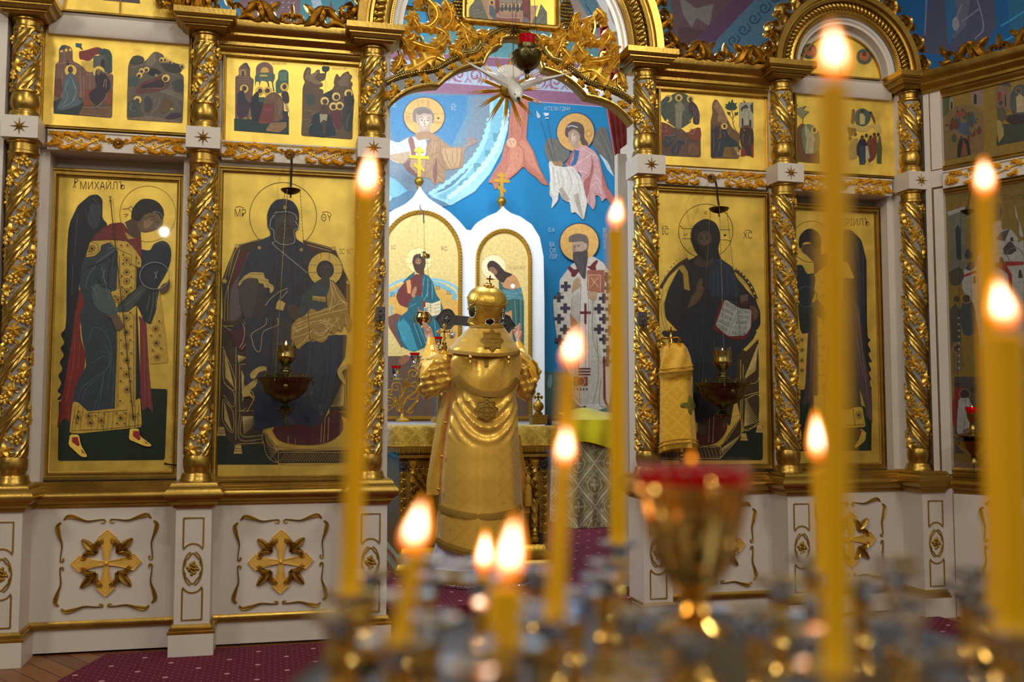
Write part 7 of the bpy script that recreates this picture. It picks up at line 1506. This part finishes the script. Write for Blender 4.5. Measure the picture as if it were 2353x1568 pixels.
b = MB(); RB.ribbon(b, [(1008, 1159), (1030, 1168), (1070, 1177), (1110, 1180), (1150, 1177), (1185, 1170), (1198, 1163)], 14, .010); b.build('ribbon_band', 'robet', RBo, recalc=False)
b = MB(); RB.ribbon(b, [(1002, 1230), (1030, 1245), (1070, 1257), (1110, 1262), (1150, 1259), (1185, 1250), (1205, 1240)], 13, .012)
P0 = [RB.surf(x, y, .012) for x, y in spline([(1002, 1236), (1030, 1251), (1070, 1263), (1110, 1268), (1150, 1265), (1185, 1256), (1205, 1246)], 70)]
for a, c in zip(P0, P0[1:]): fringe(b, a, c, .022, 2)
b.build('fringed_hem', 'robet', RBo, recalc=False, smooth=False)
b = MB(); RB.ribbon(b, [(1054, 868), (1066, 884), (1086, 899), (1112, 907), (1140, 906), (1166, 894), (1183, 872)], 13, .024); b.build('ribbon_arc', 'robet', RBo, recalc=False)
oct_ = lambda a: (1+.13*math.cos(8*a))
b = MB(); RB.disc(b, 1113, 942, 24, .022, oct_); b.mi = 0
for r_, f_ in ((21, oct_), (12, lambda a: 1+.3*math.cos(4*a)), (6, lambda a: 1)): b.tube([RB.surf(1113+r_*f_(2*PI*k/32)*math.cos(2*PI*k/32), 942+r_*f_(2*PI*k/32)*math.sin(2*PI*k/32), .027) for k in range(33)], .0022, 5)
b.build('embroidered_medallion', 'robet', RBo, recalc=False)
# side panel of the robe hanging at the left, with buttons, and at the right with a tassel
b = MB(); rows = []
for i in range(16):
    u = i/15; y = 900+u*238; xl = 1020-40*min(1, u*1.15)**.8; xr = 1044-28*u; r = []
    for k in range(9): q = k/8; r.append(front(.80-.05*math.sin(q*PI)+.012*math.sin(q*9+u*4)).pt(xl+(xr-xl)*q, y))
    rows.append(r)
b.loft(rows, False, False); sp_ = b.build('side_panel', 'robe', RBo, recalc=False)
for x, y in ((1024, 972), (1016, 1050), (1008, 1125)): b = MB(); b.ball(front(.70).pt(x, y), .010, 10, 7); b.build('button', 'brassb', RBo)
b = MB(); rows = []
for i in range(12):
    u = i/11; y = 1000+u*180; r = []
    for k in range(6): q = k/5; r.append(front(.86).pt(1184+(12+22*u)*q, y, .01*math.sin(q*7)))
    rows.append(r)
b.loft(rows, False, False); b.build('side_panel', 'robe', RBo, recalc=False)
b = MB(); b.tube([front(.84).pt(x, y) for x, y in ((1194, 1020), (1204, 1060), (1212, 1095))], .004, 6); b.lathe([(.006, .03), (.018, .01), (.016, -.02), (.010, -.03), (.022, -.05), (.026, -.17), (.001, -.18)], front(.84).pt(1213, 1102), 14, flute=lambda a, z: .08*math.cos(11*a)); b.build('tassel', 'fringe', RBo)
# --- sleeves: wide brocade sleeve, yellow cuff inside
for nm, SL, CF in (('left', [(816, 996, 1040, .07, .80), (826, 976, 1046, .10, .82), (842, 965, 1050, .115, .83), (862, 961, 1048, .12, .83), (882, 963, 1042, .11, .83), (897, 966, 1026, .09, .83), (908, 969, 1006, .06, .83), (917, 973, 984, .02, .83)], [(776, 982, 999, .030, .97), (792, 979, 1001, .042, .96), (808, 973, 1006, .06, .93), (826, 968, 1014, .085, .88), (850, 966, 1016, .09, .86)]),
                   ('right', [(808, 1176, 1200, .07, .80), (822, 1172, 1216, .10, .82), (836, 1174, 1231, .115, .83), (852, 1178, 1237, .12, .83), (876, 1180, 1234, .11, .83), (896, 1184, 1229, .09, .83), (910, 1190, 1225, .06, .83), (924, 1208, 1217, .02, .83)], [(786, 1184, 1199, .030, .97), (800, 1184, 1204, .042, .96), (814, 1186, 1212, .06, .93), (828, 1190, 1224, .085, .88), (850, 1190, 1230, .08, .86)])):
    S_ = Shell(SL); K_ = Shell(CF); s = -1 if nm == 'left' else 1
    b = MB(); S_.mesh(b, SL[0][0], SL[-1][0], 44, lambda t, u: .012*math.sin(4*t+u*9)*(1-abs(2*u-1))+.008*math.sin(9*t-u*14)*math.sin(PI*u)+.006*math.sin(u*40+3*t)*math.sin(PI*u)); so = b.build('sleeve', 'robe', PT, recalc=False)
    b = MB(); S_.ribbon(b, [(974, 830), (966, 850), (965, 875), (970, 905)] if s < 0 else [(1220, 828), (1231, 845), (1230, 872), (1222, 908)], 5, .008); b.build('sleeve_ribbon', 'robet', so, recalc=False)
    b = MB(); K_.mesh(b, CF[0][0], CF[-1][0], 30, lambda t, u: .005*math.sin(6*t+u*12)*u+.004*math.sin(11*t-u*9)*u+.004*math.sin(u*50)*u, 48); b.build('inner_sleeve', 'lining', PT, recalc=False)
    c0, c1 = ((984, 862), (1008, 840)) if s < 0 else ((1222, 862), (1200, 842))
    b = MB(); rows = []
    for i in range(12):
        u = i/11; r = []
        for k in range(7): q = k/6; x = (968+q*(34-16*u)) if s < 0 else (1233-q*(30-14*u)); r.append(S_.surf(x, 824+u*44+6*math.sin(q*PI), .007+.006*math.sin(q*8+u*7)))
        rows.append(r)
    b.loft(rows, False, False); b.build('turned_lining', 'lining', so, recalc=False)
# --- shoulder mantle
MT = Shell([(744, 1086, 1154, .085, .79), (752, 1080, 1158, .10, .785), (765, 1066, 1167, .13, .775), (785, 1047, 1181, .165, .765), (805, 1031, 1193, .195, .755), (822, 1024, 1199, .205, .75)])
b = MB(); MT.mesh(b, 746, 808, 24, lambda t, u: .004*math.sin(4*t+1)*u+.003*math.sin(9*t)*u, 120, 12); mo = b.build('shoulder_mantle', 'robe', PT, recalc=False)
b = MB(); MT.ribbon(b, [(1026, 804), (1050, 812), (1085, 818), (1115, 820), (1150, 819), (1180, 814), (1197, 808)], 8, .006); MT.ribbon(b, [(1082, 750), (1100, 753), (1120, 754), (1140, 753), (1156, 750)], 8, .006); b.build('mantle_ribbon', 'robet', mo, recalc=False)
b = MB(); MT.disc(b, 1127, 787, 25, .008, oct_)
for r_, f_ in ((21, oct_), (12, lambda a: 1+.3*math.cos(4*a)), (6, lambda a: 1)): b.tube([MT.surf(1127+r_*f_(2*PI*k/32)*math.cos(2*PI*k/32), 787+r_*.92*f_(2*PI*k/32)*math.sin(2*PI*k/32), .013) for k in range(33)], .0022, 5)
b.build('embroidered_medallion', 'robet', mo, recalc=False)
for x in (1080, 1163):
    c = MT.surf(x, 826, .012); b = MB(); b.lathe([(.003, .02), (.008, .012), (.013, 0), (.010, -.012), (.006, -.016), (.009, -.03), (.002, -.036)], c, 12); b.build('hanging_bell', 'brassb', mo)
b = MB(); RB.ribbon(b, [(1114, 818), (1114, 832), (1114, 846)], 9, .012, 8); b.build('hanging_tab', 'robet', mo, recalc=False)
# --- domed hat
c0 = P_(1112, 746, .80); ax = Vector((.05, -.36, .93)).normalized()
b = MB(); prof = [(.092, -.012), (.100, -.004), (.103, .008), (.100, .020), (.096, .026), (.101, .05), (.112, .09), (.121, .125), (.125, .155), (.122, .18), (.113, .203), (.097, .222), (.075, .236), (.05, .246), (.022, .252), (.0, .254)]
P2 = spline(prof, 46); b.lathe(P2, c0, 96, ax, flute=lambda a, z: .018*abs(math.cos(16*a))*(1 if z > .17 else 0)); ho = b.build('domed_hat', 'goldb', PT)
hx = Vector((1, 0, 0)); hx = (hx-ax*hx.dot(ax)).normalized(); hy = ax.cross(hx)
def hat(a, h, off=0.):
    for (r0, z0), (r1, z1) in zip(P2, P2[1:]):
        if z0 <= h <= z1: r = r0+(r1-r0)*(h-z0)/(z1-z0+1e-9); break
    else: r = P2[-1][0]
    return c0+ax*h+(hx*math.cos(a)+hy*math.sin(a))*(r+off)
B0 = -PI/2
b = MB()
for s in (-1, 1):
    for k in range(13): u = k/12; b.ball(hat(B0+s*(.10+.75*u**1.3), .07+.085*math.sin(u*PI*.5), .002), .0042, 6, 4)
    for k in range(16): u = k/15; b.ball(hat(B0+s*(.85+.9*u), .155-.07*u, .002), .0042, 6, 4)
for k in range(60): b.ball(hat(2*PI*k/60, .162, .003), .0045, 6, 4)
for k in range(70): b.ball(hat(2*PI*k/70, .006, .003), .004, 5, 4)
b.tube([hat(2*PI*k/60, .022, .004) for k in range(61)], .004, 6); b.build('bead_trim', 'goldm', ho)
for a, h, r, m_, r2 in ((B0+.12, .048, .026, 'dark', .019), (B0-1.0, .10, .030, 'brass', .038), (B0+1.15, .10, .030, 'brass', .038)):
    b = MB(); nrm = (hat(a, h, .02)-hat(a, h, 0)).normalized(); tx = ax.cross(nrm).normalized(); ty = nrm.cross(tx); G = Fr(hat(a, h, .001), tx, ty, nrm); n = 24
    b.mi = 0; b.loft([[G.p(r*q*math.cos(2*PI*k/n), r2*q*math.sin(2*PI*k/n), hh) for k in range(n)] for q, hh in ((1, -.004), (1, .004), (.8, .006), (.1, .006))]); b.mi = 1
    for k in range(20): b.ball(G.p(r*1.12*math.cos(2*PI*k/20), r2*1.12*math.sin(2*PI*k/20), .003), .0042, 6, 4)
    b.build('hat_medallion', [m_, 'silver'], ho)
b = MB(); ct = c0+ax*.252; b.ball(ct+ax*.006, .022, 12, 8)
for k in range(8): b.ball(ct+(hx*math.cos(k*PI/4)+hy*math.sin(k*PI/4))*.026+ax*.004, .009, 7, 5)
G = Fr(ct+ax*.05, hx, ax, -hy)
for k in range(4): H = G.sub(0, 0, k*PI/2); b.box(-.004, .004, 0, .022 if k != 2 else .03, -.004, .004, H); b.ball(H.p(0, .022), .006, 6, 4)
b.build('hat_cross', 'brassb', ho)
t = thing('round_rug', 'round rug with a shiny fringe under the person\'s feet', 'rug', (PT.location.x, YB, FL2)); cx_ = PT.location.x
b = MB(); b.lathe([(.0, 0), (.33, 0), (.345, .004), (.33, .010), (.0, .012)], (cx_, YB-.02, FL2), 48); b.build('rug_cloth', 'red_dark', t)
b = MB(); b.tube([(cx_+.33*math.cos(a), YB-.02+.33*math.sin(a), FL2+.010+.004*math.sin(a*40)) for a in [2*PI*i/160 for i in range(161)]], .010, 6); b.build('rug_border', 'silver', t)
# ------------------------------------------------------------ veil on a processional staff before the book icon
g = front(-.16); t = thing('veiled_staff', 'crowned staff wrapped in yellow brocade with fringes, leaning before the book icon', 'staff', tuple(g.pt(1568, 1120)))
b = MB(); 
for x, y, h in ((1560, 1035, 0), ): b.tube([g.pt(1556, 790), g.pt(1566, 1040), g.pt(1570, 1110)]+[Vector((g.pt(1572, 1150).x, -.16, .04))], .012, 10); N = 0
for i in range(8): b.ball(g.pt(1565+i*.8, 1042+i*9), .016, 8, 6, (1, 1, .5))
b.build('staff', 'brassb', t)
VS = Shell([(790, 1532, 1570, .04, -.16), (800, 1520, 1578, .06, -.16), (825, 1519, 1584, .07, -.16), (850, 1518, 1588, .075, -.16), (872, 1518, 1586, .065, -.16), (900, 1518, 1590, .07, -.16), (960, 1518, 1596, .075, -.16), (1020, 1518, 1600, .08, -.16), (1044, 1518, 1601, .085, -.16)])
b = MB(); VS.mesh(b, 790, 870, 20, lambda t_, u: .006*math.sin(5*t_+u*6), 48); b.build('upper_veil', 'sulok', t, recalc=False)
b = MB(); VS.mesh(b, 868, 1040, 30, lambda t_, u: .005*math.sin(4*t_+.6)+.004*math.sin(9*t_)*u, 64, -12); vo = b.build('lower_veil', 'sulok', t, recalc=False)
for yv, l in ((846, .050), (1028, .040)):
    b = MB(); R_ = []
    for k in range(61): t_ = 2*PI*k/60; cx_, a, z, d, yc = VS.ell(yv+(12 if yv < 900 else 0)*math.sin(t_*.5)-(12*max(0, -math.sin(t_)) if yv > 900 else 0)); R_.append(Vector((cx_+(a+.006)*math.cos(t_), yc+(d+.006)*math.sin(t_), z)))
    for a, c in zip(R_, R_[1:]): fringe(b, a, c, l, 5)
    b.tube(R_, .005, 6); b.tube([q+Vector((0, 0, .02)) for q in R_], .003, 6); b.build('veil_fringe', 'fringe', t, smooth=False, recalc=False)
b = MB(); c = g.pt(1542, 795)
for k in range(6):
    a = PI*k/3; d = Vector((math.cos(a), math.sin(a), 0)); b.tube([c+d*(.015+.045*math.sin(PI*i/9))+Vector((0, 0, -.01+.055*math.sin(PI*i/9*.6))) for i in range(10)], .005, 6); b.tube([c+d*(.055+.012*math.cos(j*.7))+Vector((0, 0, .0+.012*math.sin(j*.7))) for j in range(9)], .004, 5)
b.lathe([(.02, .01), (.012, .03), (.006, .05), (.005, .07)], c, 10); H = Fr(c+Vector((0, 0, .085)), (1, 0, 0), (0, 0, 1), (0, -1, 0))
for k in range(4): G = H.sub(0, 0, k*PI/2); b.box(-.004, .004, 0, .02, -.003, .003, G); b.ball(G.p(0, .022), .006, 6, 4)
b.build('crown_top', 'brassb', t)
VS.disc(b := MB(), 1582, 932, 17, .008, lambda a: 1+.35*math.cos(4*a)); b.build('green_medallion', mat('olive embroidery', '6c6a20', .6, .2, .2, 90, .3, 300), vo, recalc=False)
# ============================================================ HANGING LAMPS
def flame_parts(c, w, h, lean, parent, core='flame_core'):
    # teardrop flame: hot core inside a thin orange mantle
    def drop(w, h, z0):
        b = MB(); rows = []
        for i in range(15):
            u = i/14; r = w*(math.sin(PI*u**.62)**.85)*(1-.25*u)+1e-4; q = Vector(c)+Vector((lean[0]*u*h, lean[1]*u*h, z0+u*h)); rows.append([q+Vector((r*math.cos(a), r*math.sin(a), 0)) for a in [2*PI*k/16 for k in range(16)]])
        b.loft(rows); return b
    f = drop(w, h, 0).build('flame', 'flame', parent); drop(w*.62, h*.74, h*.11).build('flame_core', core, f)
def lamp_disc(px, py, v, rpx, arm, cup_flame, label, group):
    # icon lamp: hook, dish, chains, wide bowl with a goblet on its lid
    g = front(v); c = g.pt(px, py); R_ = abs(g.pt(px+rpx, py).x-c.x); k = R_/300
    t = thing('hanging_oil_lamp', label, 'lamp', tuple(c), group)
    b = MB(); P = [(4, -515), (14, -490), (9, -470), (15, -450), (9, -430), (16, -405), (16, -380), (45, -360), (80, -335), (86, -325), (40, -290), (28, -268), (40, -255), (70, -240), (140, -205), (200, -160), (232, -110), (240, -60), (262, -30), (285, 0), (285, 8), (255, 10), (200, 32), (95, 48), (88, 58), (60, 72), (56, 85), (64, 92), (42, 100), (38, 130), (44, 142), (36, 150)]
    b.lathe([(r*k, z*k) for r, z in P], c, 40); 
    for i in range(44): a = 2*PI*i/44; b.ball(c+Vector((266*k*math.cos(a), 266*k*math.sin(a), -22*k)), 6.5*k, 6, 4)
    for i in range(20): a = 2*PI*i/20; b.ball(c+Vector((84*k*math.cos(a), 84*k*math.sin(a), -328*k)), 5*k, 5, 4)
    bo = b.build('bowl', 'brassd', t)
    b = MB(); b.lathe([(r*k, z*k) for r, z in ((36, 148), (70, 175), (96, 215), (100, 235), (92, 250), (96, 300), (100, 345), (90, 348), (84, 300), (40, 200))], c, 28, flute=lambda a, z: .03*math.cos(12*a)*math.sin(z*300)); b.build('goblet', 'brass', t)
    b = MB(); b.lathe([(r*k, z*k) for r, z in ((30, 330), (86, 332), (90, 385), (84, 385), (80, 340))], c, 20); b.build('glass_cup', 'clear', t)
    b = MB()
    for i in range(8): a = 2*PI*i/8+.2; q = c+Vector((215*k*math.cos(a), 215*k*math.sin(a), 20*k)); b.lathe([(9*k, 0), (10*k, 22*k), (20*k, 28*k), (20*k, 32*k), (5*k, 34*k)], q, 10)
    b.build('candle_socket', 'brass', bo)
    b = MB()
    for i in range(3): a = 2*PI*i/3+.15; d = Vector((math.cos(a), math.sin(a), 0)); b.tube([c+d*(250+55*math.sin(PI*j/8))*k+Vector((0, 0, (-80+95*j/8)*k)) for j in range(9)], 8*k, 6)
    b.lathe([(22*k, 0), (24*k, 8*k), (10*k, 12*k)], c+Vector((0, -236*k, -90*k)), 14, axis=(0, -1, 0)); b.build('handle', 'brassd', bo)
    (ax_, ay_), (hx_, hy_), (sx_, sy_) = arm; s_ = g.pt(sx_, sy_)
    b = MB(); b.lathe([(3*k, -70*k), (12*k, -50*k), (8*k, -35*k), (20*k, -28*k), (60*k, -18*k), (92*k, 0), (108*k, 22*k), (104*k, 26*k), (60*k, 12*k), (10*k, 30*k), (8*k, 60*k)], s_, 28); b.build('upper_dish', 'brassd', t)
    b = MB()
    for i in range(3): a = 2*PI*i/3+.15; d = Vector((math.cos(a), math.sin(a), 0)); chain(b, c+d*285*k+Vector((0, 0, 8*k)), s_+d*100*k+Vector((0, 0, 12*k)), .0022)
    b.build('chain', 'brassd', t)
    hk = front(.04).pt(ax_, ay_); b = MB(); b.tube(spline([tuple(hk), tuple(hk.lerp(g.pt(hx_, hy_), .5)+Vector((0, 0, .02))), tuple(g.pt(hx_, hy_)), tuple(g.pt((hx_+sx_)/2, (hy_+sy_)/2)), tuple(s_+Vector((0, 0, 55*k)))], 18), .006, 8); b.build('bracket_arm', 'dark', t)
    if cup_flame: flame_parts(c+Vector((0, 0, 352*k)), .006, .026, (0, 0), t)
    else: flame_parts(c+Vector((0, 0, 352*k)), .004, .014, (0, 0), t)
    return t
gl = 'brass lamps hung before the icons'
lamp_disc(656, 870, -.22, 66, ((670, 350), (670, 375), (668, 441)), 1, 'brass bowl lamp with goblet hanging before the enthroned mother icon', gl)
lamp_disc(1661, 882, -.22, 60, ((1636, 405), (1646, 425), (1652, 484)), 0, 'brass bowl lamp with goblet hanging before the book icon', gl)
c = PLW.pt(2236, 1002, .22); 
t = thing('hanging_oil_lamp', 'brass lamp with red glass in front of the church icon on the right wing', 'lamp', tuple(c), gl); k = .0005
b = MB(); b.lathe([(r*k, z*k) for r, z in ((4, -380), (16, -330), (60, -300), (30, -250), (90, -200), (160, -120), (180, -60), (100, -40), (200, 0), (200, 10), (80, 40), (40, 80), (30, 150), (60, 200), (66, 260), (50, 262))], c, 28); b.build('bowl', 'brass', t)
b = MB(); b.lathe([(r*k, z*k) for r, z in ((56, 250), (75, 300), (80, 330), (70, 330), (50, 262))], c, 20); b.build('red_glass', 'red', t)
b = MB(); s_ = PLW.pt(2224, 487, .22); b.lathe([(.004, -.02), (.03, -.006), (.042, .008), (.01, .014), (.006, .03)], s_, 20)
for i in range(3): a = 2*PI*i/3; d = Vector((math.cos(a), math.sin(a), 0)); chain(b, c+d*.095, s_+d*.038, .0018)
b.tube([s_+Vector((0, 0, .02)), PLW.pt(2232, 425, .15), PLW.pt(2236, 405, .06)], .004, 6); b.build('chain', 'dark', t); flame_parts(c+Vector((0, 0, .15)), .006, .022, (0, 0), t)
# lamp with red glass in the great arch
g = front(-.40); c = g.pt(1211, 130); k = abs(g.pt(1212, 130).x-c.x)
t = thing('hanging_oil_lamp', 'dark embossed lamp with red glass, hanging in front of the dove', 'lamp', tuple(c))
b = MB(); b.lathe([(r*k, z*k) for r, z in ((3, -52), (5, -46), (3, -40), (8, -36), (6, -33), (14, -30), (24, -22), (30, -8), (33, 4), (33, 8), (28, 12), (22, 15), (20, 18), (21, 26), (17, 28))], c, 40, flute=lambda a, z: .03*math.sin(9*a)*math.sin(z/k*.9)); b.build('bowl', 'brassd', t)
b = MB(); b.lathe([(r*k, z*k) for r, z in ((14, 22), (17, 28), (18, 40), (20, 47), (18, 47), (15, 40), (12, 28))], c, 28, flute=lambda a, z: .03*math.cos(16*a)); b.build('red_glass', 'red', t)
b = MB()
for i in range(3): a = 2*PI*i/3+.5; d = Vector((math.cos(a), math.sin(a), 0)); b.tube([c+d*33*k+Vector((0, 0, 6*k)), c+d*10*k+Vector((0, 0, .75))], .0014, 5)
b.build('chain', 'dark', t)
for i in range(3): 
    a = 2*PI*i/3+.5; d = Vector((math.cos(a), math.sin(a), 0)); b = MB(); b.tube([c+d*(30+7*math.sin(PI*j/8))*k+Vector((0, 0, (-14+20*j/8)*k)) for j in range(9)], 2.2*k, 6); b.build('handle', 'brassd', t)
# small dark relief plates on the inner columns
for x, y, u, lb in ((874, 722, -.80, 'left'), (1475, 733, .80, 'right')):
    gp = front(-.095); q = gp.pt(x, y); b = MB(); b.box(q.x-.024, q.x+.024, -.115, -.085, q.z-.038, q.z+.038); b.box(q.x-.019, q.x+.019, -.119, -.115, q.z-.033, q.z+.033); b.ball((q.x, -.119, q.z+.014), .008, 8, 6); b.ball((q.x, -.117, q.z-.008), .013, 8, 6, (.8, .6, 1.6)); o = b.build('relief_plate', 'carved_dark', loc=q); tag(o, 'small dark relief plate on the column %s of the holy doors' % lb, 'plaque', 'relief plates on the door columns')
# ============================================================ THE CANDLE STAND IN THE FOREGROUND
ZC = CAM.z-.13; ZD = CAM.z-.20
def onz(x, y, z): r = ray(x, y); return CAM+r*((z-CAM.z)/r.z)
cc = atd(1590, 1100, .72); cc = Vector((cc.x, cc.y, ZD))
t = thing('candle_stand', 'round polished steel candle stand, out of focus along the bottom right of the picture', 'candle stand', (cc.x, cc.y, 0))
b = MB(); b.lathe([(.0, -.02), (.20, -.02), (.265, -.008), (.285, 0), (.29, .006), (.282, .008), (.27, .0), (.10, .003), (.0, .003)], cc, 72); b.build('tray', mat('brushed steel tray', '62666e', .3, 1., .1, 30), t)
b = MB(); b.lathe([(.02, -.02), (.04, -.03), (.05, -.08), (.022, -.12), (.018, -.3), (.035, -.34), (.018, -.38), (.018, -.85), (.04, -.90), (.06, -.98), (.16, -1.0), (.20, -(ZD-.03)), (.20, -(ZD-.0))], cc, 32); b.build('pedestal', 'brassb', t)
HP = [(.011, 0), (.012, .004), (.006, .008), (.005, .018), (.0085, .023), (.005, .028), (.0055, .036), (.0075, .040), (.0065, .044), (.0078, .060), (.0095, .064), (.019, .067), (.0195, .0695), (.010, .0685), (.0078, .055), (.002, .05)]
def holder(p, label, group):
    o = thing('candle_holder', label, 'candle holder', (p.x, p.y, ZD+.003), group); b = MB(); b.lathe([(r, z) for r, z in HP[:10]], (p.x, p.y, ZD+.003), 20); b.build('stem', 'brassb', o)
    b = MB(); b.lathe([(r, z) for r, z in HP[9:]], (p.x, p.y, ZD+.003), 24); b.build('cup', 'silver', o); return o
# candles: bottom pixel, top pixel, width at top, flame (centre x, y, width, height, lean), label
CS = [((803, 1370), (840, 452), 48, (846, 398, 44, 112, .2), 'tall candle before the left holy door column'),
      ((906, 1480), (956, 1268), 42, (960, 1205, 66, 120, .45), 'short leaning candle left of the person\'s hem'),
      ((1108, 1335), (1112, 1322), 30, (1114, 1266, 42, 98, .1), 'almost burnt down candle left of the thick stubby one'),
      ((1168, 1490), (1160, 1350), 64, (1176, 1258, 66, 150, .25), 'thick stubby candle with the largest flame'),
      ((1276, 1400), (1307, 858), 40, (1318, 796, 46, 92, .4), 'taller thin candle before the altar\'s right end'),
      ((1264, 1425), (1294, 1085), 36, (1300, 1022, 44, 90, .1), 'shorter thin candle before the altar\'s right end'),
      ((1421, 1252), (1414, 528), 38, (1418, 487, 34, 68, .25), 'tall candle right of the holy doors opening'),
      ((1920, 1548), (1915, 196), 66, (1917, 112, 62, 128, -.1), 'tallest candle, before the right angel icon'),
      ((1896, 1315), (1882, 1078), 38, (1878, 1002, 44, 118, -.1), 'shorter candle beside the tallest candle'),
      ((2292, 1400), (2263, 452), 44, (2263, 404, 44, 84, -.05), 'slim candle before the church icon'),
      ((2326, 1452), (2312, 770), 78, (2302, 694, 66, 118, -.35), 'thick candle at the right picture edge')]
used = []
for (xb, yb), (xt, yt), w, (fx, fy, fw, fh, ln), lab in CS:
    p = onz(xb, yb, ZC); r = ray(xb, yb); d = (p-CAM).dot(_F); rad = w/2*d/FPX
    top = atd(xt, yt, d); used.append(p); holder(p, 'steel and brass holder under the '+lab, 'candle holders with candles')
    t = thing('candle', 'lit yellow '+lab, 'candle', tuple(p), 'lit yellow candles'); k = rad/.007
    b = MB(); base = p+Vector((0, 0, -.012)); n = 14; L = (top-base).length
    b.tube([base.lerp(top, i/n) for i in range(n+1)]+[top+Vector((0, 0, .0012))], [rad*(.72 if i == 0 and rad > .0078 else 1+.02*math.sin(i*2.3)) for i in range(n)]+[rad*1.05, rad*.7], 20); 
    if L < .09 and rad > .006:
        for a in range(5): b.tube([top+Vector((rad*.95*math.cos(a*1.3), rad*.95*math.sin(a*1.3), -.002)), top+Vector((rad*1.05*math.cos(a*1.3), rad*1.05*math.sin(a*1.3), -.012-.004*a))], [.0025, .0035], 8)
    b.build('wax', 'wax', t)
    fb = atd(fx-ln*fh*.25, fy+fh*.5, d); wt = fb+Vector((0, 0, fh*.25*d/FPX))
    b = MB(); b.tube([top+Vector((0, 0, -.001)), top.lerp(wt, .6), wt], .0007, 6); b.build('wick', 'wick', t)
    flame_parts(fb, fw/2*d/FPX, fh*d/FPX, (ln*_R.x*.5, ln*_R.y*.5), t)
n0 = None; hl = 'empty steel and brass candle holder on the round candle stand, blurred in the foreground'
for r_, n, ph in ((.085, 7, .3), (.145, 12, .1), (.205, 16, .25), (.255, 20, .1)):
    for i in range(n):
        a = 2*PI*i/n+ph; p = Vector((cc.x+r_*math.cos(a), cc.y+r_*math.sin(a), ZC))
        if any((Vector((q.x, q.y, 0))-Vector((p.x, p.y, 0))).length < .036 for q in used): continue
        dd = (p-CAM).dot(_F); xx = CX+FPX*(p-CAM).dot(_R)/dd
        if dd < .40 or xx < 560 or xx > 2500 or (dd > .88 and r_ > .15) or (p.x-CAM.x)**2+(p.y-CAM.y)**2 < .12: continue
        used.append(p)
        if n0 is None: n0 = holder(p, hl, 'empty candle holders')
        else: copy_tree(n0, (p.x, p.y, ZD+.003))
# the big oil lamp in the middle of the stand
m_ = .72/FPX; t = thing('oil_lamp', 'large golden goblet lamp with red glass rim in the middle of the candle stand', 'lamp', tuple(cc)); z0_ = lambda y: (947-y)*m_+CAM.z-cc.z
b = MB(); P = [(60, 1568), (62, 1556), (30, 1530), (22, 1500), (40, 1480), (84, 1455), (88, 1440), (60, 1425), (36, 1412), (44, 1396), (30, 1382), (36, 1360), (60, 1335), (84, 1290), (104, 1230), (118, 1170), (124, 1128), (140, 1122), (143, 1112), (122, 1108)]
b.lathe([(r*m_, z0_(y)) for r, y in P], cc, 40, flute=lambda a, z: .03*abs(math.cos(6*a)) if z > .05 else 0); b.build('goblet', 'brassb', t)
b = MB(); b.lathe([(r*m_, z0_(y)) for r, y in ((118, 1112), (126, 1100), (130, 1078), (124, 1076), (116, 1105))], cc, 40, flute=lambda a, z: .025*math.cos(20*a)); b.build('red_glass', 'red', t)
b = MB()
for i in range(18): a = 2*PI*i/18; b.ball(cc+Vector((127*m_*math.cos(a), 127*m_*math.sin(a), z0_(1072))), 7*m_, 8, 6)
b.build('glass_beads', 'clear', t)
for i in range(3): b = MB(); a = 2*PI*i/3+.4; d = Vector((math.cos(a), math.sin(a), 0)); b.tube([cc+d*(138+22*math.sin(PI*j/8))*m_+Vector((0, 0, z0_(1130-34*j/8))) for j in range(9)], 6*m_, 8); b.build('ring_handle', 'brassb', t)
flame_parts(cc+Vector((.0, 0, z0_(1064))), 6*m_, 24*m_, (0, 0), t, 'flame')
